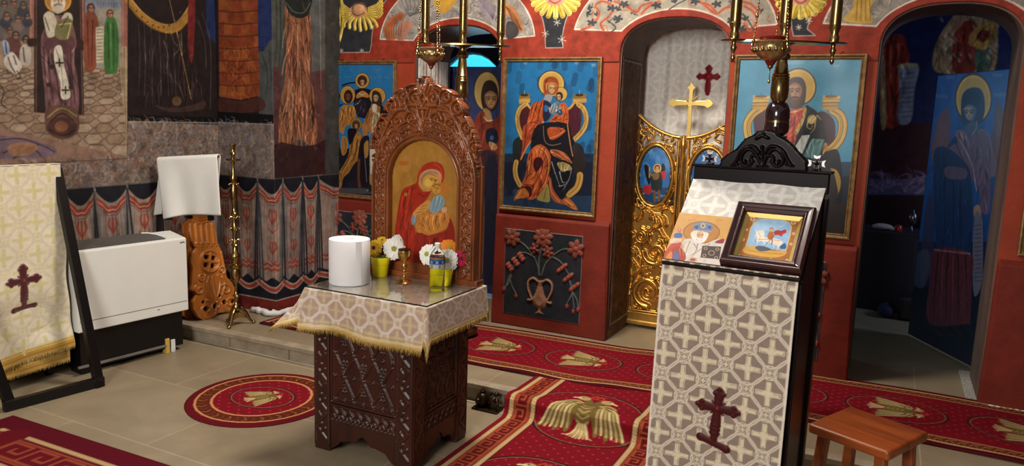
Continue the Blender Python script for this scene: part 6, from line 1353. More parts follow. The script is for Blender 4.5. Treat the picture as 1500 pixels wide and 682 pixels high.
A([(200, 300), (215, 265), (262, 240), (320, 245), (350, 280), (345, 325), (330, 330), (318, 290), (270, 262), (225, 290), (215, 330), (240, 375), (280, 370), (260, 388), (215, 365), (198, 335)], 'c98a58'); ic.line([(212, 310), (235, 275), (275, 256), (320, 268)], 9, '6b7488', .9)
A([(225, 300), (262, 275), (300, 285), (330, 300), (332, 325), (312, 345), (285, 365), (250, 372), (225, 350)], 'c9953c'); A([(240, 310), (270, 300), (290, 330), (270, 355), (240, 345)], 'e0b458', .8)
folds(ic, [[(270, 305), (288, 300), (300, 303)], [(306, 310), (320, 310)], [(300, 305), (308, 330), (300, 338)], [(288, 350), (302, 350)]], 5, '6b3a14', .9); ic.ell(284, 312, 5, 3.5, '2e1808'); ic.ell(312, 316, 4, 3, '2e1808')
A([(290, 350), (315, 342), (338, 352), (344, 380), (325, 402), (300, 400), (288, 380)], 'c98e3a'); folds(ic, [[(300, 362), (312, 362)], [(322, 366), (332, 366)], [(318, 366), (318, 382)], [(308, 390), (322, 390)]], 4, '6b3a14', .9); ic.line([(292, 352), (314, 340), (336, 348)], 7, '7c4818')
A([(300, 425), (335, 410), (362, 430), (370, 470), (340, 510), (300, 540), (275, 520), (265, 490), (285, 450)], '7f9aa4'); folds(ic, [[(310, 430), (295, 480), (285, 520)], [(335, 425), (325, 470), (305, 520)], [(355, 440), (345, 480)]], 5, '4a6674'); folds(ic, [[(322, 425), (308, 480)], [(348, 435), (335, 480)]], 5, 'b4c8cc', .9)
A([(240, 540), (290, 535), (350, 525), (380, 520), (402, 560), (390, 610), (340, 650), (290, 670), (240, 660), (190, 660), (178, 610), (200, 570)], 'c47a30'); folds(ic, [[(230, 560), (215, 610), (225, 655)], [(270, 550), (260, 600), (280, 660)], [(320, 545), (310, 600), (330, 645)], [(370, 540), (360, 590)], [(200, 600), (240, 620)]], 6, '7a3c14'); folds(ic, [[(250, 555), (238, 610), (250, 650)], [(295, 550), (288, 600), (305, 655)], [(345, 540), (338, 590), (352, 630)]], 6, 'e8ae5c', .9)
A([(205, 480), (250, 450), (275, 455), (262, 500), (225, 530), (180, 545), (160, 560), (158, 530)], 'c88a42'); folds(ic, [[(215, 490), (250, 475)], [(205, 510), (245, 498)], [(185, 530), (230, 520)]], 4.5, '7c4418'); A([(350, 500), (375, 490), (385, 510), (372, 528), (350, 520)], 'd0a080'); A([(150, 560), (175, 545), (180, 580), (165, 610), (148, 600)], '7c8a94')
for k in range(5): a = k*1.25; ic.line([(112, 408), (112+13*math.cos(a), 408+15*math.sin(a))], 4, 'd8b060')
vgrad(ic, 990, 1400, '7c4c1c', 1)
kk = ic.inside([(p[0]-cx+iw_/2, p[1]) for p in [(cx+hwO+.006, 0)]+[(cx+(hwO+.006)*math.cos(t), zsO+(hwO+.006)*math.sin(t)) for t in np.linspace(0, PI, 24)]+[(cx-hwO-.006, 0)]], raw=True)
zoomed(ic, 570, 195, .22); ic.brush([(110, 370), (180, 350), (150, 600), (180, 800), (60, 900), (48, 580)], 90, 44, 9, 3, 1.3, .3, .6, 1.35); ic.brush([(180, 540), (400, 530), (390, 610), (240, 660), (180, 640)], 60, 26, 7, 4, 1.5, .5, .6, 1.3); ic.brush([(190, 700), (430, 690), (420, 900), (200, 950)], 70, 40, 9, 5, 1.4, .3, .6, 1.3)
ic.mesh('icon_panel', M_GOLDP, (Sw/2-iw_/2, .012, 0), parent=sh, keep=kk, thick=.012, label='gold-ground painting of a mother in red cradling a child')

# ------------------------------------------------------------------ things on the glass
def at(px, py, z=GZ): return zp(px, py, z)
p = at(512, 413); r_ = .059*1.0; rh = .245
rl = thing('paper_towel_roll', 'thick white paper towel roll standing at the left of the table', 'paper roll', tuple(p))
M_PAPER = mat('white_paper', 'e2e0e0', rough=.9, amt=.02, bump=.2, bscale=250, bdist=.001)
R1 = float(29.5/F*(p-EYE)@FW); hh = .212
bm = B(); n = 48; Z = [0, .003, hh-.003, hh]
prof = [(.02, 0), (R1-.002, 0), (R1, .003), (R1, hh-.003), (R1-.002, hh), (.024, hh-.001), (.022, hh-.004), (.022, .01), (.02, 0)]
rings = [[bm.verts.new((r*math.cos(2*PI*i/n), r*math.sin(2*PI*i/n), z)) for i in range(n)] for r, z in prof[:-1]]
for a, c in zip(rings, rings[1:]+rings[:1]):
    for i in range(n): bm.faces.new([a[i], a[(i+1) % n], c[(i+1) % n], c[i]])
obj('roll', bm, M_PAPER, rl, smooth=.7)
bm = B(); lathe(bm, [(.022, .002), (.022, hh-.012), (.019, hh-.012), (.019, .002)], n=20); obj('core', bm, mat('grey_card', '8d8478', rough=.9), rl, smooth=.7)
bm = B(); a0 = -.6; vs = []
for z in (0.002, hh-.002): vs.append([bm.verts.new(((R1+.0012)*math.cos(a0+t), (R1+.0012)*math.sin(a0+t), z)) for t in (0, .1, .2, .3)])
for i in range(3): bm.faces.new([vs[0][i], vs[0][i+1], vs[1][i+1], vs[1][i]])
obj('loose_sheet', bm, M_PAPER, rl).modifiers.new('s', 'SOLIDIFY').thickness = .0008

def gerbera(name, c, nr, R, col, ccol, parent, n=20, layers=2, seed=0, lab=None):
    g = random.Random(seed); c = Vector(c); nr = Vector(nr).normalized(); q = Vector((0, 0, 1)).rotation_difference(nr)
    bm = B()
    for L in range(layers):
        for i in range(n):
            a = 2*PI*(i+.5*L)/n+g.uniform(-.05, .05); l = R*(1-.13*L)*g.uniform(.93, 1.04); w = R*.17
            ca, sa = math.cos(a), math.sin(a); lift = .12*L+.06
            row = []
            for t, ww in ((.15, .35), (.45, .85), (.75, 1), (.93, .7), (1, .2)):
                z = R*(lift*t-.22*t*t)+.004*L; z += .02*R*math.sin(i*2.3)
                for s, dz in ((-1, .03*R), (0, -.02*R), (1, .03*R)): row.append(bm.verts.new(c+q @ Vector((l*t*ca-s*w*ww*sa, l*t*sa+s*w*ww*ca, z+dz*ww))))
            for k in range(4):
                for s in (0, 1): bm.faces.new([row[k*3+s], row[k*3+s+1], row[k*3+s+4], row[k*3+s+3]])
    f = obj(name, bm, col, parent, smooth=3, label=lab)
    bm = B(); ball(bm, c+nr*R*.04, R*.24, (1, 1, .5), 14, 8); 
    for v in bm.verts: v.co = c+nr*R*.04+(q @ (v.co-c-nr*R*.04))
    for i in range(40):
        rr = R*.24*math.sqrt(i/40); a = i*2.4; ball(bm, c+q @ Vector((rr*math.cos(a), rr*math.sin(a), R*.15)), R*.035, seg=5, ring=4)
    obj('flower_centre', bm, ccol, f, smooth=3)
    return f
def M1(n, c, **k): return mat(n, c, rough=.5, amt=.05, **k)
PY, PW, PP_, PO = M1('yellow_petal', 'f0c21a', sheen=.2), M1('white_petal', 'f0eee4', sheen=.2), M1('magenta_petal', 'c8184e'), M1('orange_petal', 'f0902a')
CG, CD, CR = M1('green_centre', 'b0b040'), M1('dark_centre', '4a2414'), M1('ochre_centre', 'd8b840')
GRN = mat('leaf_green', '4a7030', rough=.5)
toE = nrm(EYE-np.append(TC, .9))
def pot(px, py, wpx, hpx, lab, flowers):
    p = at(px, py); D = float((p-EYE)@FW); R = wpx/2/F*D; Hh = hpx/F*D*1.02
    t = thing('flower_pot', lab, 'flower pot', tuple(p))
    bm = B(); lathe(bm, [(R*.72, 0), (R*.76, .002), (R*.92, Hh*.62), (R*.95, Hh*.63), (R*.97, Hh*.66), (R*1.02, Hh*.98), (R, Hh), (R*.93, Hh), (R*.9, Hh*.8)], n=32); obj('pot', bm, mat('glossy_yellow_pot', 'f0e010', rough=.25, amt=.03), t, smooth=.7)
    bm = B(); ball(bm, (0, 0, Hh*.85), R*.85, (1, 1, .4)); obj('moss', bm, GRN, t, smooth=3)
    for i, (fx, fy, rpx, dz, nrv, col, cc, n, lb) in enumerate(flowers):
        c = dp(fx, fy, D+dz)-p; bm = B(); tube(bm, [(0, 0, Hh*.7), (c[0]*.5, c[1]*.5, Hh*.6+c[2]*.45), tuple(c-np.array(nrv)*.006)], .0028, 6)
        f = gerbera('flower', c, nrv, rpx/F*D, col, cc, t, n, 2, i+px, lb); obj('stem', bm, GRN, f, smooth=3)
    return t
e = toE
pot(557, 404, 27, 28, 'bright yellow pot with yellow and white daisies, next to the paper roll', [(548, 363, 13, -.01, nrm(e+np.array([-.5, -.1, .15])), PY, CD, 20, 'yellow flower'), (577, 364, 17, -.0, nrm(e+np.array([.1, -.1, .1])), PW, CG, 22, 'white flower'), (585, 352, 11, .03, nrm(e+np.array([.5, .2, .5])), PW, CR, 18, 'small white flower'), (560, 352, 9, .035, nrm(e+np.array([-.2, .2, .8])), PY, CD, 16, 'small yellow flower')])
pot(650, 417, 27, 25, 'yellow pot with white, orange and magenta flowers, right end of the table', [(626, 372, 16, .0, nrm(e+np.array([-.6, -.1, .1])), PW, CG, 20, 'white flower on the left'), (655, 381, 17, -.035, nrm(e+np.array([.0, -.1, .05])), PW, CG, 22, 'white flower in front'), (658, 362, 15, .03, nrm(e+np.array([.1, .1, .5])), PO, CR, 20, 'orange flower'), (676, 378, 13, .01, nrm(e+np.array([.8, -.1, .1])), PP_, CD, 18, 'magenta flower')])
# chalice
p = at(592, 413); ch_ = thing('chalice', 'small golden chalice with a ribbed knop, standing between the two flower pots', 'chalice', tuple(p))
M_CH = mat('pale_gold_metal', 'c89a55', rough=.2, metal=.95, amt=.1, scale=20)
bm = B(); s = .0033
lathe(bm, [(13*s*.9, 0), (13*s*.92, .003), (12*s*.9, .006), (7*s, .012), (3*s, .022), (1.4*s, .035), (1.3*s, .05), (2.2*s, .055), (1.4*s, .06), (2*s, .066), (4*s, .075), (4.6*s, .083), (3.4*s, .092), (2.2*s, .098), (4.4*s, .104), (8*s, .116), (9.6*s, .133), (9.4*s, .15), (8.8*s, .162), (8.4*s, .162), (8.6*s, .15), (8.6*s, .135), (6*s, .115), (1*s, .11)], n=28)
obj('cup', bm, M_CH, ch_, smooth=.9); bm = B(); lathe(bm, [(8.9*s, .156), (9.1*s, .158), (9.1*s, .163), (8.7*s, .163)], n=28); obj('rim', bm, mat('dark_rim', '3a2a1c', rough=.3, metal=.8), ch_, smooth=.8)
bm = B()
for i in range(12):
    a = 2*PI*i/12; ball(bm, (9.4*s*math.cos(a), 9.4*s*math.sin(a), .14), .0028, seg=6, ring=4)
obj('beading', bm, M_CH, ch_, smooth=3)
# bottle
p = at(640, 425); bt = thing('water_bottle', 'clear plastic bottle with blue label and white cap before the right flower pot', 'bottle', tuple(p))
M_PET = bpy.data.materials.new('clear_plastic'); M_PET.use_nodes = True; q_ = M_PET.node_tree.nodes['Principled BSDF']; q_.inputs['Base Color'].default_value = (.93, .96, .97, 1); q_.inputs['Roughness'].default_value = .05; q_.inputs['Transmission Weight'].default_value = 1; q_.inputs['IOR'].default_value = 1.15
bm = B(); lathe(bm, [(.016, .0), (.033, .001), (.036, .006), (.0345, .03), (.036, .05), (.0345, .06), (.036, .08), (.034, .1), (.035, .125), (.036, .15), (.034, .165), (.028, .18), (.016, .196), (.012, .2), (.012, .214)], n=32); 
obj('bottle_body', bm, M_PET, bt, smooth=.9)
bm = B(); lathe(bm, [(.013, .2), (.014, .202), (.014, .222), (.012, .224)], n=20); obj('cap', bm, M_WHITE, bt, smooth=.7)
bm = B(); n = 28
lb = Board(2*PI*.0365, .052, .0022, '3a78b8'); lb.poly([(0, 0), (.3, 0), (.3, .02), (0, .02)], 'd8dcd8', 1, 0); lb.poly([(0, .044), (.3, .044), (.3, .06), (0, .06)], 'c07a3c', 1, 0)
for k in range(16): x = .014*k; lb.line([(x, .025), (x+.004, .034), (x+.008, .026)], .0035, ('1a2a8a', 'e6e8ec')[k % 2])
for k in range(6): lb.ell(.02+k*.038, .01, .006, .008, 'c09a40')
lb.mesh('label', M_FLAT, fn=lambda u, v, h: np.stack([(.0368)*np.cos(u/.0365-2.3), (.0368)*np.sin(u/.0365-2.3), .108+v], -1), parent=bt, thick=.0003)
# small bronze burner beside the table
p = zp(722, 598, 0); br = thing('bronze_burner', 'small dark bronze burner with openwork scrolls on the floor right of the carved table', 'burner', (p[0]-.02, p[1]-.02, 0))
M_BRZ = mat('dark_bronze', '3c2c1c', rough=.35, metal=.8, amt=.2)
obj('tray', box(B(), -.08, .08, -.05, .05, 0, .012), M_BRZ, br, bevel=.004)
bm = B(); lathe(bm, [(.02, .012), (.034, .03), (.04, .055), (.03, .08), (.014, .09), (.018, .1), (.006, .115)], (-.035, 0, 0), 20); obj('bowl', bm, M_BRZ, br, smooth=.9)
bm = B(); tube(bm, [(.0, .0, .012), (.02, -.02, .05), (.045, -.01, .075), (.06, .0, .06), (.05, .01, .045), (.035, .0, .05)], .009, 8); ball(bm, (.05, .0, .095), .014); tube(bm, [(.05, 0, .09), (.03, 0, .1), (.012, 0, .085)], .007, 8); tube(bm, [(.07, -.03, .012), (.075, -.03, .05), (.06, -.02, .08)], .007, 6); ball(bm, (-.045, -.035, .05), .018); obj('scroll_handle', bm, M_BRZ, br, smooth=3)
# ------------------------------------------------------------------ carpets
RED, DRK, CRM, OCH = '780e1b', '3a0a12', 'c3a878', '8a4428'
def eagle(b, cx, cy, s, ang=0, g1='ac9560', g2='6e5a30', g3='3a2416'):
    c, n = math.cos(ang), math.sin(ang)
    def q(P): return [(cx+(x*c-y*n)*s, cy+(x*n+y*c)*s) for x, y in P]
    def L(P, w, col, a=1): b.line(q(P), w*s, col, a, 1, raw=True)
    def P_(P, col): b.poly(q(P), col, 1, 1, raw=True)
    for m in (-1, 1):
        P_([(m*.08, .3), (m*.3, .42), (m*.48, .3), (m*.6, -.05), (m*.82, -.5), (m*.55, -.38), (m*.48, -.55), (m*.36, -.35), (m*.26, -.5), (m*.16, -.2)], g2)
        for k in range(6): L([(m*(.2+.05*k), .32-.02*k), (m*(.24+.07*k), -.02), (m*(.26+.1*k), -.46+.02*abs(k-4))], .045, (g1, 'c9b684')[k % 2])
        L([(m*.12, .3), (m*.3, .4), (m*.46, .3)], .05, g1); L([(m*.16, .18), (m*.3, .24), (m*.42, .12)], .03, g3)
        L([(m*.05, .25), (m*.1, .46), (m*.2, .56)], .15, g2); b.ell(*q([(m*.22, .56)])[0], .12*s, .1*s, g1, 1, ang); b.ell(*q([(m*.26, .6)])[0], .02*s, .02*s, g3); L([(m*.28, .57), (m*.4, .52)], .045, 'd9c898')
        L([(m*.08, -.35), (m*.18, -.55), (m*.26, -.6)], .04, g1)
    P_([(-.14, .3), (.14, .3), (.18, 0), (.1, -.3), (0, -.4), (-.1, -.3), (-.18, 0)], g2)
    for k in range(5): L([(-.1, .2-.11*k), (0, .14-.11*k), (.1, .2-.11*k)], .03, g1)
    for k in range(-3, 4): L([(k*.02, -.3), (k*.06, -.66+.02*abs(k))], .045, (g1, 'c9b684')[k % 2])
    L([(-.12, .66), (-.05, .76), (0, .7), (.05, .76), (.12, .66)], .04, 'b0402c'); L([(-.1, .62), (.1, .62)], .035, 'b0402c')
def medallion(b, cx, cy, rx, ry, s, ang):
    b.ell(cx, cy, rx, ry, '1e0a0c', 1, 0, .012); b.ell(cx, cy, rx*.975, ry*.975, '8f7a58', .9, 0, .006); eagle(b, cx, cy, s, ang)
def dots(b, x0, x1, y0, y1, st=.07):
    j = 0; y = y0
    while y < y1:
        x = x0+(st/2 if j % 2 else 0)
        while x < x1: b.ell(x, y, .0055, .004, 'c0556a', .85); x += st
        y += st*.5; j += 1
def beads(b, P, w, c1=CRM, c2='8c6a3c'):
    b.line(P, w, c1, 1, 0, raw=True); p, q = np.array(P[0]), np.array(P[-1]); n = int(np.linalg.norm(q-p)/.018); d = (q-p)/max(n, 1); e = nrm((-d[1], d[0]))*w*.32
    for i in range(n): c = p+d*(i+.5); b.line([c-e-d*.2, c+e+d*.2], .003, c2, .9, 0, raw=True)
def chain(b, P, w):
    b.line(P, w, '5a2018', 1, 0, raw=True); p, q = np.array(P[0]), np.array(P[-1]); n = int(np.linalg.norm(q-p)/.05); d = (q-p)/max(n, 1); e = nrm((-d[1], d[0]))*w*.3
    for i in range(n): c = p+d*i; b.line([c-e, c+d*.35+e, c+d*.7-e], .007, 'a2743c', .9, 0, raw=True); b.line([c+d*.6+e, c+d*.9+e], .006, 'c09a58', .8, 0, raw=True)
def meander(b, x0, y0, x1, y1, w, col='a3562c', bg='5e1018'):
    p, q = np.array((x0, y0)), np.array((x1, y1)); L = np.linalg.norm(q-p); d = (q-p)/L; e = np.array((-d[1], d[0])); b.line([p, q], w, bg, 1, 0, raw=True)
    st = w*1.05; n = int(L/st); h = w*.36; t = w*.1
    for s_ in (-1, 1): b.line([p+e*s_*w*.47, q+e*s_*w*.47], t*.8, col, .9, 0, raw=True)
    for i in range(n):
        o = p+d*st*i
        b.line([o-e*h, o+d*st*.0+e*h, o+d*st*.72+e*h, o+d*st*.72-e*h*.25, o+d*st*.36-e*h*.25, o+d*st*.36+e*h*.3], t, col, .95, 0, raw=True); b.line([o-e*h, o+d*st*1.0-e*h], t, col, .95, 0, raw=True)
# long runner along the screen
LR, WR = 6.3, .86
b = Board(LR, WR, .0062, RED)
for y in (0, WR): pass
medx = [3.90-.04+k*.0 for k in ()]
dots(b, .1, LR, .2, WR-.18)
for k in range(-1, 8):
    x = 2.27-.0+ (k-0)*.585*1.0
    medallion(b, x, WR/2, .245, .2, .205, -PI/2+.0)
b.poly([(0, 0), (LR, 0), (LR, .035), (0, .035)], '3c0a12', 1, 0); b.poly([(0, WR-.02), (LR, WR-.02), (LR, WR), (0, WR)], '3c0a12', 1, 0)
for s_, y in ((1, 0), (-1, WR)):
    f = lambda a: y+s_*a
    beads(b, [(.03, f(.045)), (LR, f(.045))], .018, 'c2a070'); chain(b, [(.03, f(.082)), (LR, f(.082))], .05); beads(b, [(.1, f(.118)), (LR, f(.118))], .014, 'a88452')
beads(b, [(.04, .04), (.04, WR-.04)], .016); chain(b, [(.075, .05), (.075, WR-.05)], .045)
XS = [-3.9, -3.4, -2.1, -1.75, -1.43, -1.05, -.28, .7, 2.6]; YN = [3.815, 3.815, 3.845, 3.862, 3.875, 3.945, 4.0, 3.985, 3.98]; 
def runner_fn(u, v, h):
    X = -3.88+u; y0 = np.interp(X, XS, YN); rip = .006*np.sin(X*9)*(v < .1)
    return np.stack([X, y0+v*(.95)+.01*np.sin(X*5), .113+h+.004*np.sin(X*13)*np.clip(.15-v, 0, .15)/.15+.003*np.sin(X*3)+rip*.3], -1)
o = b.mesh('runner_carpet', M_CARPET, fn=runner_fn, thick=.009)
tag(o, 'long narrow red runner with gold eagle medallions laid along the raised floor', 'carpet')
# broad runner that comes down over the step
WC = .90; path = [(3.99, .110), (3.60, .113), (3.52, .124), (3.488, .12), (3.470, .10), (3.466, .05), (3.455, .022), (3.43, .010), (3.38, .009), (1.3, .009)]
path = np.array(path); pl_ = np.r_[0, np.cumsum(np.linalg.norm(np.diff(path, axis=0), axis=1))]; LC = float(pl_[-1])
b = Board(WC, LC, .0052, RED)
dots(b, .22, WC-.2, .0, LC, .075)
vy = lambda y: LC-float(np.interp(-y, -path[:, 0], pl_))
for k, y in enumerate((3.50, 2.66, 1.95)): medallion(b, WC/2-.0, vy(3.50)-.76*k+.0, .305, .27, .30, 0)
b.poly([(0, 0), (.025, 0), (.025, LC), (0, LC)], '7a0f1c', 1, 0); b.poly([(WC-.025, 0), (WC, 0), (WC, LC), (WC-.025, LC)], '7a0f1c', 1, 0)
for x, sg in ((0, 1), (WC, -1)):
    beads(b, [(x+sg*.04, 0), (x+sg*.04, LC)], .026); meander(b, x+sg*.103, 0, x+sg*.103, LC, .088); beads(b, [(x+sg*.168, 0), (x+sg*.168, LC)], .026)
    b.line([(x+sg*.024, 0), (x+sg*.024, LC)], .004, '2a0a0c', .8, raw=True); b.line([(x+sg*.185, 0), (x+sg*.185, LC)], .004, '2a0a0c', .8, raw=True)
def centre_fn(u, v, h):
    s = LC-v; y = np.interp(s, pl_, path[:, 0]); z = np.interp(s, pl_, path[:, 1])
    return np.stack([-1.745+u, y-h*.0+.004*np.sin(u*14)*(np.abs(y-3.47) < .05), z+h], -1)
o = b.mesh('stair_carpet', M_CARPET, fn=centre_fn, thick=.005)
tag(o, 'broad dark red carpet with key-pattern borders coming down over the step', 'carpet')
# round rug
b = Board(.82, .82, .0042, RED); R_ = .405; uu, vv = np.meshgrid(b.u-.41, b.v-.41); rr = np.hypot(uu, vv)
dots(b, .1, .75, .1, .75, .075)
def circ(r, w, c, a=1): b.ell(.41, .41, r, r, c, a, 0, w)
circ(.385, .05, '5e0e18'); circ(.352, .014, 'c08a58'); circ(.312, .066, '5a2214'); circ(.268, .014, 'c08a58')
for k in range(46):
    a = 2*PI*k/46; b.line([(.41+.292*math.cos(a), .41+.292*math.sin(a)), (.41+.318*math.cos(a+.05), .41+.318*math.sin(a+.05)), (.41+.334*math.cos(a), .41+.334*math.sin(a))], .007, ('96683a', '7a3a20')[k % 2], .9)
medallion(b, .41, .41, .19, .15, .15, -.55)
b.H = np.where(rr > R_-.012, -.004, 0).astype(np.float32)
o = b.mesh('round_rug', M_CARPET, (-3.02-.41, 2.98-.41, .0095), (1, 0, 0), (0, 1, 0), keep=rr < R_, thick=.008)
tag(o, 'round dark red rug with a gold eagle on the floor left of the carved table', 'rug')
# key-pattern rug at the lower left
WB, HB = 2.3, 1.05; b = Board(WB, HB, .0062, '5a0c1c')
for y in (HB-.13,): beads(b, [(.13, y), (WB, y)], .028)
beads(b, [(.13, 0), (.13, HB-.13)], .028); beads(b, [(.36, 0), (.36, HB-.36)], .028); beads(b, [(.36, HB-.36), (WB, HB-.36)], .028)
meander(b, .16, HB-.245, WB, HB-.245, .17, '96482e', '64101c'); meander(b, .245, 0, .245, HB-.16, .17, '96482e', '64101c')
dots(b, .45, WB, .0, HB-.42)
o = b.mesh('bordered_rug', M_CARPET, (-3.90, 2.14-HB, .009), (1, .02, 0), (0, 1, 0), thick=.008)
tag(o, 'dark red rug with beaded key-pattern border on the floor at lower left', 'rug')
# speckled threshold strip in the right doorway
M_TERR = mat('speckled_terrazzo', 'cfcac0', col2='5c5850', rough=.5, scale=90)
struct(obj('trim_16', box(B(), .505, .572, 4.79, 5.4, .1, .112), M_TERR, bevel=.003))
bm = B(); g = random.Random(8)
for i in range(14): ball(bm, (.62+i*.03, 4.755+g.uniform(-.004, .004), .112), .012*g.uniform(.6, 1.2), (1.4, .8, .6), 8, 6)
struct(obj('trim_17', bm, mat('white_grout', 'd8d2c8', rough=.9), smooth=3))
# things in the altar seen through the right doorway
tbl = thing('altar_table', 'low dark cloth-covered table in the shadow beyond the right doorway', 'table', (-.02, 7.1, .1))
bm = B(); box(bm, -.5, .32, -.22, .22, .64, .67); obj('tabletop', bm, mat('dark_cloth', '17131c', rough=.8), tbl, bevel=.01)
bm = B(); n = 40; ring = []
for i in range(n):
    a = 2*PI*i/n; x = -.09+.41*max(-1, min(1, 1.35*math.cos(a))); y = .22*max(-1, min(1, 1.35*math.sin(a))); w_ = 1+.05*math.sin(9*a); ring.append((x, y, w_))
r0 = [bm.verts.new((x, y, .66)) for x, y, w_ in ring]; r1 = [bm.verts.new((x*w_, y*w_, .001)) for x, y, w_ in ring]
for i in range(n): bm.faces.new([r0[i], r0[(i+1) % n], r1[(i+1) % n], r1[i]])
obj('cloth_skirt', bm, MATS['dark_cloth'], tbl, smooth=1)
bm = B(); ball(bm, (-.02, 6.98, .80), .05, (1.6, .9, .55)); ball(bm, (.05, 6.99, .79), .035, (1.2, 1, .6)); tag(obj('white_bundle', bm, mat('pale_linen', 'b8b4b0', rough=.8), smooth=3), 'small white crumpled bundle on the dark table beyond the right doorway', 'bundle')
bm = B(); lathe(bm, [(.03, 0), (.033, .01), (.026, .05), (.02, .055)], (.1, 6.98, .771), 20); tag(obj('red_box', bm, mat('red_lacquer', 'a02018', rough=.3), smooth=.8), 'small red pot beside the white bundle on the dark table', 'pot')
bm = B(); lathe(bm, [(.025, 0), (.008, .012), (.006, .05), (.03, .07), (.035, .11), (.03, .14), (.012, .16), (.004, .18)], (.2, 7.05, .771), 20); tag(obj('incense_holder', bm, mat('tarnished_silver', '77737c', rough=.3, metal=.9), smooth=.9), 'small tarnished metal goblet with lid on the dark table', 'goblet')
bm = B(); ball(bm, (.075, 6.7, .155), .09, (.75, 1.1, .7)); bmesh.ops.translate(bm, vec=(0, 0, .0), verts=bm.verts); tag(obj('round_bag', bm, mat('navy_fabric', '141c40', rough=.8), smooth=3), 'rounded dark blue bag on the altar floor seen through the right doorway', 'bag')
bm = B(); box(bm, .16, .34, 6.62, 6.84, .1, .3)
tag(obj('black_case', bm, mat('black_case_fabric', '0b0b10', rough=.6), bevel=.03, seg=3), 'black soft case on the altar floor behind the blue bag', 'case')
# ------------------------------------------------------------------ dark reading stand in the foreground
la = math.radians(-4); LU = np.array([math.cos(la), math.sin(la), 0]); LV = np.array([-math.sin(la), math.cos(la), 0])
F0 = np.array([-.433, 2.407, 1.15])-.2125*LU; LS = nrm(LV*.26+np.array([0, 0, .25])); LN = np.cross(LU, LS); LWd = .43
lec = thing('reading_stand', 'near-black carved reading stand with arched crest and small crosses, draped in white lattice cloth', 'reading stand', (F0[0], F0[1], 0), la)
M_EBON = mat('ebony_stained_wood', '140a0c', col2='080405', rough=.33, coat=0, scale=10, spec=.14)
# local frame: x along the front, y away from the viewer, z up
DP = .275; HF, HB_ = 1.15, 1.405
def post(x, y, h, w=.045): return box(B(), x-w/2, x+w/2, y-w/2, y+w/2, 0, h)
for x, y, h in ((.03, .03, HF-.01), (LWd-.02, .03, HF-.01), (.03, DP+.005, HB_-.035), (LWd-.0, DP+.005, HB_-.035)): obj('leg', post(x, y, h), M_EBON, lec, bevel=.003)
for x in (.0, LWd-.025):
    bm = B(); prism(bm, [(.0, .12), (DP, .12), (DP, HB_-.01), (.0, HF-.012)], (x+.018, 0, 0), (0, 1, 0), (0, 0, 1), -.018 if x else .018); obj('side_panel', bm, M_EBON, lec, bevel=.002)
obj('back_panel', box(B(), .03, LWd-.0, DP+.0, DP+.015, .12, HB_-.02), M_EBON, lec); obj('foot_rail', box(B(), .0, LWd+.02, .0, DP+.02, .06, .1), M_EBON, lec, bevel=.004)
sl = Vector((0, .26, .25)).normalized()
bm = B(); prism(bm, [(-.004, -.012), (LWd+.012, -.012), (LWd+.012, .372), (-.004, .372)], (0, 0, HF-.004), (1, 0, 0), tuple(sl), .02); obj('sloping_top', bm, M_EBON, lec, bevel=.003)
bm = B(); nv = Vector((0, -.25, .26)).normalized(); prism(bm, [(.0, -.018), (LWd+.006, -.018), (LWd+.006, .0), (.0, .0)], tuple(Vector((0, 0, HF))+nv*.012), (1, 0, 0), tuple(sl), .016); obj('book_ledge', bm, M_EBON, lec, bevel=.003)
# headboard with carved crest
Bc = F0+LS*.372; Mb = planemap(Bc, LU, (0, 0, 1))
bm = B(); prism(bm, [(.0, -.02), (LWd+.02, -.02), (LWd+.02, .047), (.0, .047)], (0, DP-.012, HB_), (1, 0, 0), (0, 0, 1), .03); obj('headboard', bm, M_EBON, lec, bevel=.003)
bm = B(); box(bm, -.008, LWd+.03, DP-.02, DP+.028, HB_+.047, HB_+.056); obj('moulding', bm, M_EBON, lec, bevel=.003)
CO = Bc-np.array([0, 0, .0]); b = Board(.46, .23, .0022, '180c0e', planemap(Bc, LU, (0, 0, 1)), .0023); zoomed(b, 1020, 180, .1613)
csil = [(205, 410), (235, 330), (290, 280), (370, 235), (400, 200), (450, 140), (530, 105), (565, 70), (640, 58), (720, 72), (760, 110), (830, 150), (890, 200), (930, 250), (980, 300), (1015, 345), (1020, 450)]
kp = b.inside(csil, 0); b.raise_poly(csil, .006, 0, .006)
def dk(P, w, h=.012): b.cut(P, w, h, .004)
dk(csil[1:-1], 22, .01); 
for m in (1, -1):
    X = lambda x: 612+m*(x-612)
    dk([(X(600), 380), (X(580), 320), (X(540), 260), (X(490), 235), (X(440), 270), (X(420), 330), (X(440), 375), (X(490), 385), (X(520), 350)], 22, .014); dk([(X(585), 270), (X(540), 215), (X(480), 215), (X(420), 260), (X(385), 330), (X(350), 385)], 24, .014); dk([(X(560), 300), (X(530), 290), (X(510), 315), (X(530), 345)], 18, .013)
    b.dome(X(460), 350, 15, .018, .0, 22); b.dome(X(510), 335, 13, .017, 0, 20); b.dome(X(385), 370, 16, .015); b.dome(X(570), 390, 13, .014); b.dome(X(335), 385, 12, .012)
dk([(612, 390), (612, 300), (612, 220)], 26, .012); b.dome(612, 220, 18, .018); b.dome(605, 350, 12, .018); dk([(560, 140), (612, 115), (665, 135)], 22, .014); b.dome(625, 100, 14, .016)
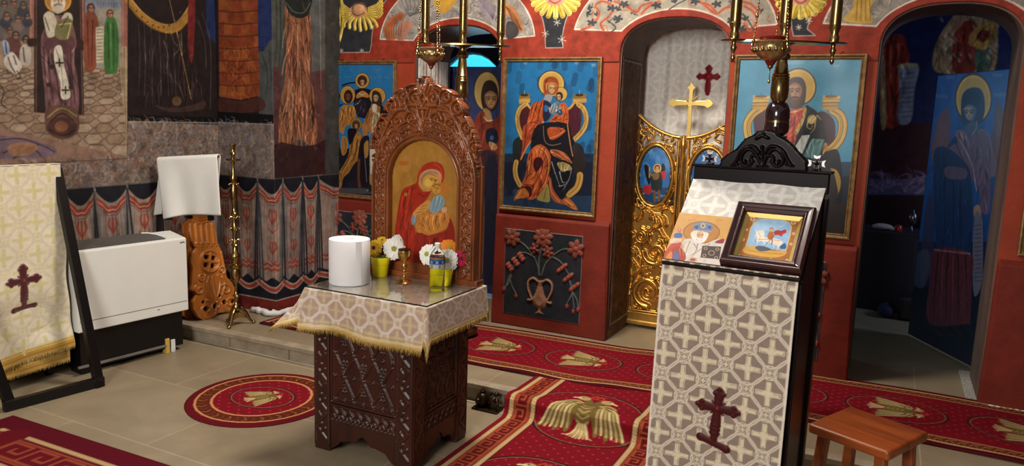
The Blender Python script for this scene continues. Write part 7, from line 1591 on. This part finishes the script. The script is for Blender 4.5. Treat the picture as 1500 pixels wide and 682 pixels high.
# board lies in world space: bring it into the stand's own space
def to_local(P): P = np.array(P)-np.array([F0[0], F0[1], 0]); return np.array([P@LU, P@LV, P[2]])
b.mesh('crest', M_EBON, to_local(Bc)+np.array([0, -.012, 0]), (1, 0, 0), (0, 0, 1), lec, .022, kp)
for px, py in ((1041, 233), (1197, 240)):
    q = to_local(on(px, py, Bc+LV*.005, LV)); bm = B(); box(bm, q[0]-.012, q[0]+.012, q[1]-.012, q[1]+.012, HB_+.05, q[2]-.012); ball(bm, (q[0], q[1], q[2]-.02), .015, (1, 1, .6)); obj('finial_post', bm, M_EBON, lec, bevel=.002)
    bm = B(); P = []
    for k in range(4):
        a = k*PI/2+PI/2
        for da, r in ((-.32, .0), (-.42, .031), (0, .024), (.42, .031)):
            if r == 0: P.append((.007*math.cos(a-PI/4), .007*math.sin(a-PI/4)))
            else: P.append((r*math.cos(a+da), r*math.sin(a+da)))
    prism(bm, P, (q[0], q[1]-.012, q[2]+.002), (1, 0, 0), (0, 0, 1), .006); obj('small_cross', bm, mat('bright_silver', 'd8d4d4', rough=.25, metal=.45, amt=.1), lec, bevel=.001)
    bm = B(); prism(bm, [(x*.62, y*.62) for x, y in P], (q[0], q[1]-.0135, q[2]+.002), (1, 0, 0), (0, 0, 1), .003); ball(bm, (q[0], q[1]-.014, q[2]+.002), .007); obj('cross_inlay', bm, M_EBON, lec)
# white cloth: over the slope and hanging in front
def lattice_cloth(w, h, ground, line, q=.075): b = Board(w, h, .0026, ground); lattice(b, q, line, ground, (.03, .047), .0032); b.speck(14, '8c7a68', .03, .08, 3); return b
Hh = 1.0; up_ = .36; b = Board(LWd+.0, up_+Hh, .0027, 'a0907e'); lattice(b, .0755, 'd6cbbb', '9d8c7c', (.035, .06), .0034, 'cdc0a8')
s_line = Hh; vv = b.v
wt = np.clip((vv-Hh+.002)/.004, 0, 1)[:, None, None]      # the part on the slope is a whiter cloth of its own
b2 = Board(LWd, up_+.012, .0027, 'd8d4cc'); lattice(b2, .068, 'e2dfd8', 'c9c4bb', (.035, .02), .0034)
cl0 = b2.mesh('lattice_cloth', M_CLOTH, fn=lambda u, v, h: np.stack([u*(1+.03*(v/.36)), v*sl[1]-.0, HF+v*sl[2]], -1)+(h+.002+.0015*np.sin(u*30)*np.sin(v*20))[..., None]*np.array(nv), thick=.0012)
cl0.location = (F0[0], F0[1], 0); cl0.rotation_euler = (0, 0, la); tag(cl0, 'white lattice cloth lying on the slope of the dark reading stand', 'cloth')
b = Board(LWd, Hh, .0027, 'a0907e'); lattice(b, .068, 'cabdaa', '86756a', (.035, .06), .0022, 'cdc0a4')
cz = Hh-(HF-.688); red_cross(b, .2225, cz, .068, -.05, True, '3e0608', .005)
for e_ in (.004, LWd-.004): b.line([(e_, 0), (e_, Hh)], .008, 'd6cbbb', 1, 0)
def hang(u, v, h):
    z = HF+.006-Hh+v; t = np.clip((HF-z)/1.0, 0, 1)
    return np.stack([u*(1+.015*t)-.006*t+.0, -.022-h-.010*t*np.sin(u*15+2*t)-.006*t*np.sin(u*34+1)-.012*t+.01*np.exp(-((t-.02)/.03)**2)*1.0, z], -1)
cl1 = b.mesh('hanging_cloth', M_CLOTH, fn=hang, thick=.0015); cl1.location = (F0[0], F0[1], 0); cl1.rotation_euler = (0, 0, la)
tag(cl1, 'taupe lattice cloth with dark red cross hanging down the front of the dark reading stand', 'cloth')
# bishop icon on paper board
ps = np.array([F0+LN*.009]).ravel()
t = thing('bishop_icon', 'unframed printed icon of a white-bearded bishop in a blue mitre on the sloping cloth', 'icon', tuple(F0), la)
b = Board(.212, .2, .0014, 'c8954a', planemap(F0+LN*.011, LU, LS), .0021); zoomed(b, 965, 290, .1907)
b.poly([(20, 470), (100, 350), (160, 330), (200, 420), (190, 490)], 'b43424'); b.ell(328, 262, 142, 84, '6e4318'); b.ell(328, 262, 136, 80, 'b0742c')
b.poly([(180, 340), (240, 310), (300, 340), (360, 350), (430, 320), (520, 330), (520, 500), (180, 500)], 'cfc6bc'); folds(b, [[(240, 330), (220, 380), (200, 440)], [(270, 350), (300, 400)], [(300, 350), (280, 420), (250, 450)], [(360, 360), (300, 410), (240, 440)], [(390, 350), (330, 400)]], 5, '7b5a48', .8)
b.poly([(245, 275), (270, 250), (330, 245), (375, 262), (380, 290), (350, 325), (300, 345), (262, 325)], 'd8d0c4'); thick_face(b, 318, 285, 36, 0, 'c8966c', '5a3824', 'e0bc94'); b.poly([(262, 305), (290, 300), (330, 306), (372, 300), (350, 335), (310, 348), (278, 335)], 'ddd8d0'); folds(b, [[(290, 310), (300, 335)], [(330, 312), (325, 335)]], 3, 'a09890')
b.poly([(270, 205), (300, 188), (340, 182), (385, 190), (412, 215), (405, 250), (370, 262), (320, 250), (268, 245)], '5876a4'); b.line([(268, 243), (330, 250), (400, 254)], 8, 'b89a60'); b.brush([(180, 340), (240, 310), (430, 320), (520, 330), (520, 500), (180, 500)], 60, 22, 6, 3, 1.2, .5, .72, 1.08, .5); b.ell(340, 212, 22, 20, 'b8a484'); b.ell(340, 212, 8, 8, '7a2c2c'); b.ell(290, 222, 14, 14, '2c4880'); b.ell(390, 222, 14, 14, '2c4880'); b.line([(275, 208), (340, 188), (405, 212)], 4, 'c9b070')
b.poly([(335, 365), (480, 372), (465, 470), (320, 455)], '3e2c2c', 1, 0)
for x, y in ((405, 420), (360, 385), (450, 392), (350, 440), (440, 458)): b.ell(x, y, 22 if x == 405 else 12, 18 if x == 405 else 10, 'c8a888', 1, 0, 5)
b.poly([(100, 400), (130, 370), (170, 380), (205, 430), (195, 480), (100, 475)], '9c3424'); b.poly([(115, 425), (145, 415), (150, 470), (110, 470)], '48609c'); b.ell(180, 372, 14, 16, 'c8966c'); folds(b, [[(160, 390), (165, 440)], [(185, 390), (190, 440)]], 6, 'c8966c'); b.poly([(70, 430), (100, 410), (98, 470), (50, 470)], 'c8842c')
b.ell(262, 472, 36, 20, 'c8a890'); b.ell(262, 472, 22, 12, '9c5048'); b.poly([(120, 275), (170, 265), (180, 300), (125, 305)], '3c5aa0'); b.ell(160, 245, 14, 14, 'b0482c'); b.ell(160, 242, 7, 8, 'd8a880'); b.poly([(440, 330), (500, 310), (495, 345), (440, 345)], '8c1c24'); b.ell(482, 285, 12, 12, 'b0702c'); b.ell(482, 285, 6, 7, 'd8a880'); b.poly([(100, 310), (175, 312), (160, 340), (85, 345)], 'd8d0c8', .7)
for x in (230, 245, 260, 275, 440, 455, 470, 490): b.line([(x, 165), (x+3, 173)], 3, '7a2c1c', .7)
b.mesh('printed_panel', M_FLAT, (0, 0, 0), (1, 0, 0), tuple(sl), t, .005)
t.location = tuple(F0+LN*.011)
# framed horseman icon
fi = thing('horseman_icon', 'dark-framed small icon of a saint on a white horse, leaning on the sloping cloth', 'icon', tuple(F0+LU*.19+LN*.006+LS*.0), la)
fw_, fh_ = .246, .252; tilt = math.atan2(.25, .26)-PI/2
# frame mesh lies in x/z with its front to -y; tip it back onto the slope
fbm = frame_mesh(fw_, fh_, .036, .034, [(0, 0), (0, .030), (.005, .036), (.012, .034), (.020, .030), (.026, .033), (.033, .026), (.036, .018), (.036, 0)])
Rx = Matrix.Rotation(tilt, 4, 'X')
for v in fbm.verts: v.co = Rx @ v.co
obj('frame', fbm, mat('dark_cherry_frame', '3a1214', col2='1e0809', rough=.25, coat=.4), fi, bevel=.001)
def tipped(w): return Rx @ Vector(w)
gbm = frame_mesh(fw_-.06, fh_-.06, .016, .022, [(0, 0), (0, .020), (.003, .022), (.016, .010), (.016, 0)])
for v in gbm.verts: v.co = Rx @ (v.co+Vector((.03, 0, .03)))
obj('gilt_slip', gbm, mat('pale_gilt_slip', 'd0b468', rough=.3, metal=.6), fi)
pw_, ph_ = fw_-.084, fh_-.084; uo = Rx @ Vector((.042, -.008, .042)); sO = F0+LU*.19+LN*.006
lu3, ls3, ln3 = LU, LS, LN
PO_ = sO+LU*.042+LS*.042+LN*.008
b = Board(pw_, ph_, .0011, 'a06430', planemap(PO_, LU, LS), .0021); zoomed(b, 965, 290, .1907)
g = np.random.RandomState(2)
for i in range(220):
    x, y = 540+g.rand()*600, 90+g.rand()*420; b.line([(x, y), (x+8*g.randn(), y+6*g.randn())], 4, ('c08a48', '7a4420', 'd8b070')[g.randint(3)], .7)
arch = [(668, 372), (690, 300), (705, 230), (735, 190), (790, 163), (870, 153), (940, 160), (1000, 185), (1020, 220), (1005, 300), (975, 405)]
b.poly(arch, '8fb4d8', 1, 0); b.line(arch, 7, 'd8b870', 1, 0); b.poly([(740, 160), (900, 155), (990, 190), (900, 240), (740, 240)], 'a8c8e4', .6)
b.poly([(660, 375), (740, 368), (840, 400), (975, 405), (960, 440), (860, 455), (660, 420)], 'd0a040'); b.poly([(740, 378), (780, 365), (840, 380), (860, 398), (780, 408)], '4c5460'); b.line([(690, 400), (820, 420), (950, 430)], 8, 'b07830')
b.poly([(750, 255), (810, 250), (815, 300), (900, 310), (950, 335), (930, 375), (880, 350), (800, 330), (750, 330), (752, 290)], 'e4d8c4'); folds(b, [[(770, 320), (750, 355)], [(800, 325), (820, 360)], [(890, 345), (880, 385)], [(920, 350), (910, 400)]], 9, 'e4d8c4'); folds(b, [[(760, 262), (780, 290), (770, 320)], [(860, 315), (850, 345)]], 4, 'a8927a')
folds(b, [[(762, 262), (745, 290), (740, 312)], [(935, 335), (960, 370), (950, 400)], [(905, 320), (930, 318)]], 9, 'e4d8c4'); b.line([(752, 258), (744, 244)], 5, 'e4d8c4'); b.line([(748, 300), (744, 335)], 3, '4a3424'); b.brush(arch, 60, 20, 8, 3, 0, .5, .85, 1.12, .4, 0); b.poly([(835, 285), (852, 258), (880, 262), (882, 300), (860, 318), (840, 312)], 'a8602c'); b.line([(866, 305), (872, 335), (864, 352)], 8, '8c4424'); b.line([(858, 275), (900, 262), (922, 246)], 5, 'b07030'); b.ell(866, 240, 17, 15, 'c89038'); b.ell(866, 241, 9, 11, 'd8a880'); b.line([(857, 234), (866, 229), (876, 235)], 4, '5a2c14'); b.poly([(884, 258), (912, 246), (940, 250), (972, 240), (980, 262), (955, 276), (945, 292), (915, 282), (895, 284)], 'b41c20'); b.line([(890, 264), (930, 262), (965, 254)], 4, '7a1014'); b.line([(920, 250), (800, 380)], 3, '5a3a20'); b.poly([(930, 370), (970, 345), (978, 385), (940, 390)], '2c5890'); b.line([(760, 320), (830, 315), (930, 325)], 5, 'b07038')
for x, y in ((722, 160), (1033, 187), (676, 242), (1035, 272), (650, 318), (1015, 352), (615, 440), (985, 475), (700, 455), (780, 462), (860, 470)): b.ell(x, y, 20 if y < 200 else 12, 16 if y < 200 else 10, 'd8c0a0', .9); b.ell(x, y, 10 if y < 200 else 5, 8 if y < 200 else 4, '9c6840', .9)
b.mesh('painting', M_FLAT, tuple(uo), (1, 0, 0), tuple(Rx @ Vector((0, 0, 1))), fi, .003, label='saint on a white horse under a pale blue arch')

# ------------------------------------------------------------------ stool
M_STOOL = mat('orange_varnished_wood', 'a04e1e', col2='6c3010', rough=.38, scale=6, stretch=(.35, 3, 3), coat=.1)
stl = thing('wooden_stool', 'low square varnished wooden stool at the lower right in front of the runner', 'stool', (.017, 3.205, 0), math.radians(-25))
bm = B(); prism(bm, [(-.163, -.165), (.163, -.165), (.163, .165), (-.163, .165)], (0, 0, .425), (1, 0, 0), (0, 1, 0), .042); obj('seat', bm, M_STOOL, stl, bevel=.012, seg=3)
for sx in (-1, 1):
    for sy in (-1, 1): obj('leg', bar(B(), (sx*.135, sy*.135, 0), (sx*.115, sy*.115, .39), .042, .042, (1, 0, 0)), M_STOOL, stl, bevel=.008)
# ------------------------------------------------------------------ tall candelabra and hanging lamps
def candelabrum(loc, rz, lab, zp_):
    t = thing('candelabrum', lab, 'candelabrum', loc, rz, 'tall brass candelabra before the icon screen')
    bm = B(); lathe(bm, [(.14, 0), (.15, .01), (.145, .03), (.1, .05), (.05, .08), (.035, .14), (.05, .18), (.06, .24), (.045, .3), (.03, .34), (.03, .7), (.045, .74), (.055, .8), (.04, .86), (.03, .9), (.03, 1.36), (.05, 1.4), (.056, 1.43)], n=28); obj('base', bm, M_BRASS, t, smooth=.8)
    bm = B(); lathe(bm, [(.036, 1.43), (.058, 1.45), (.062, 1.48), (.056, 1.5), (.06, 1.52), (.058, 1.56), (.044, 1.59), (.032, 1.6)], n=28); obj('dark_knop', bm, mat('dark_enamel_knop', '241218', rough=.15, coat=.6), t, smooth=.8, label='dark glossy knop')
    bm = B(); lathe(bm, [(.034, 1.49), (.0605, 1.495), (.0605, 1.505), (.034, 1.51)], n=28); obj('ring', bm, M_BRASS, t, smooth=.8)
    H0 = zp_-loc[2]
    bm = B(); lathe(bm, [(.032, 1.6), (.042, 1.62), (.044, 1.66), (.041, 1.7), (.044, 1.705), (.041, 1.71), (.044, 1.718), (.039, 1.725), (.042, 1.732), (.036, 1.738), (.027, H0-.1), (.025, H0-.085), (.036, H0-.08), (.04, H0-.065), (.03, H0-.055), (.022, H0-.03), (.028, H0-.012)], n=28); obj('stem', bm, M_BRASS, t, smooth=.8)
    bm = B()
    prism(bm, [(.255*math.cos(a), (.05+.04*abs(math.sin(a)))*math.sin(a)) for a in np.linspace(0, 2*PI, 41)[:-1]], (0, 0, H0+.003), (1, 0, 0), (0, 1, 0), .009); lathe(bm, [(.03, H0-.02), (.06, H0-.006), (.03, H0+.008)], n=32); obj('arms', bm, M_BRASS, t, smooth=.6)
    for x in (-.245, 0, .245):
        r = .022
        bm = B()
        if x: lathe(bm, [(.01, -.004), (.06, -.002), (.066, .003), (.06, .006), (.02, .01)], (x, 0, H0), 24); obj('drip_pan', bm, M_BRASS, t, smooth=.8); bm = B(); lathe(bm, [(.002, -.1), (.008, -.094), (.012, -.082), (.007, -.07), (.006, -.06), (.012, -.045), (.016, -.03), (.009, -.018), (.012, -.004)], (x, 0, H0), 18); obj('pendant', bm, M_BRASS, t, smooth=.9)
        bm = B(); lathe(bm, [(.024, .006), (.025, .03), (.018, .05), (.027, .075), (.0285, .085), (.026, .088), (.027, .095), (.027, .55), (.029, .56), (.024, .57)], (x, 0, H0), 24); obj('candle_tube', bm, M_BRASS, t, smooth=.8)
        bm = B(); lathe(bm, [(.009, .57), (.009, .62), (.006, .624)], (x, 0, H0), 14); c = obj('candle', bm, mat('wax', 'd8c890', rough=.5), t, smooth=.8)
pR = dp(1148, 62, 3.7); pL = dp(678, 66, 4.9)
candelabrum((pR[0], pR[1], .124), YAW, 'tall brass candelabrum rising behind the dark carved reading stand', pR[2])
candelabrum((pL[0], pL[1], .124), YAW, 'tall brass candelabrum rising behind the carved wooden shrine', pL[2]-.0)
def lamp(px, py, D, lab):
    p = dp(px, py, D); t = thing('hanging_lamp', lab, 'hanging lamp', tuple(p), 0, 'hanging oil lamps')
    k = .078
    bm = B(); lathe(bm, [(k*.3, -.04), (k*.5, -.034), (k*.78, -.018), (k*.95, .004), (k*.88, .016), (k*.9, .034), (k, .042), (k*.9, .048), (k*.7, .048), (k*.66, .03)], n=28); obj('bowl', bm, mat('rose_gold', 'c8a878', rough=.25, metal=.85, scale=40, amt=.2), t, smooth=.8)
    bm = B(); lathe(bm, [(k*.6, .04), (k*.66, .05), (k*.76, .062), (k*.73, .065), (k*.56, .055)], n=28); obj('glass_cup', bm, mat('ruby_glass', '6a0c10', rough=.08, amt=.02, coat=.5), t, smooth=.8, label='dark red glass cup')
    bm = B(); lathe(bm, [(k*.28, -.036), (k*.32, -.042), (k*.22, -.056), (k*.12, -.062)], n=20); obj('ruby_drop', bm, MATS['ruby_glass'], t, smooth=.8)
    bm = B(); lathe(bm, [(.011, -.058), (.014, -.066), (.004, -.076), (.003, -.08)], n=14); tube(bm, [(0, 0, -.078), (.001, 0, -.125)], .0018, 6)
    for z in (-.09, -.102, -.114): ball(bm, (0, 0, z), .0035, seg=8, ring=6)
    ball(bm, (0, 0, -.13), .006, (1, 1, 1.5), 8, 6); obj('tassel', bm, M_BRASS, t, smooth=2)
    bm = B()
    for i in range(16):
        a = 2*PI*i/16; ball(bm, (k*.96*math.cos(a), k*.96*math.sin(a), .008), .0075, (1, 1, 1.6), 8, 6)
    bmesh.ops.scale(bm, vec=(1, 1, 1), verts=bm.verts); obj('openwork_band', bm, M_BRASS, t, smooth=2)
    for j in range(3):
        a = j*2*PI/3+YAW+PI; x0, y0 = k*1.05*math.cos(a), k*1.05*math.sin(a)
        bm = B(); tube(bm, [(x0*.9, y0*.9, -.005), (x0*1.08, y0*1.08, .01), (x0*1.05, y0*1.05, .035)], .006, 8); ball(bm, (x0*1.02, y0*1.02, .045), .009, seg=8, ring=6)
        n = 95; top = 1.32
        for i in range(n):
            f = (i+.5)/n; z = .05+top*f; r_ = 1-.93*f; c = (x0*r_, y0*r_, z); ball(bm, c, .0046 if i % 7 else .008, (1, 1, 1.45) if i % 2 else (.6, 1, 1.45), 6, 5)
        obj('chain', bm, M_BRASS, t, smooth=2)
    bm = B(); tube(bm, [(0, 0, 1.38), (0, 0, 3.9-p[2])], .004, 6); obj('rod', bm, M_BRASS, t, smooth=2)
lamp(632, 82, 4.45, 'small gilt and ruby oil lamp on chains hanging above the carved wooden shrine')
lamp(1130, 76, 3.35, 'small gilt and ruby oil lamp on chains hanging above the dark reading stand')
struct(obj('ceiling', box(B(), -4.7, 3.2, 2.9, 5.4, 3.9, 4.0), M_PLAIN))

# ------------------------------------------------------------------ light
w = bpy.data.worlds.new('world'); scene.world = w; w.use_nodes = True
w.node_tree.nodes['Background'].inputs[0].default_value = (1, .9, .8, 1); w.node_tree.nodes['Background'].inputs[1].default_value = .3
def area(name, loc, to, sx, sy, power, col):
    d = bpy.data.lights.new(name, 'AREA'); d.shape = 'RECTANGLE'; d.size = sx; d.size_y = sy; d.energy = power; d.color = col
    o = bpy.data.objects.new(name, d); COL.objects.link(o); o.location = loc
    o.rotation_euler = (Vector(to)-Vector(loc)).to_track_quat('-Z', 'Y').to_euler(); return o
area('overhead_key_light', (-1.9, 3.45, 3.5), (-2.2, 3.6, 0), .7, .7, 125, (1, .9, .78))  # unseen overhead key light, added
area('front_fill_light', (-1.1, -1.8, 2.6), (-2.2, 4., .9), 1.2, 1.4, 175, (1, .95, .9))  # frontal fill added behind the camera; no window stands there
area('altar_window_light', (-4.27, 7.3, 1.9), (-3., 5., 1.2), .6, .7, 22, (.45, .8, 1))
area('altar_side_light', (2.7, 6.2, 2.3), (.2, 6.6, .6), .8, 1.0, 26, (.5, .65, 1))
scene.view_settings.view_transform = 'Standard'; scene.view_settings.look = 'None'; scene.view_settings.gamma = 1; scene.view_settings.exposure = 0; scene.view_settings.use_curve_mapping = False
scene.cycles.max_bounces = 6
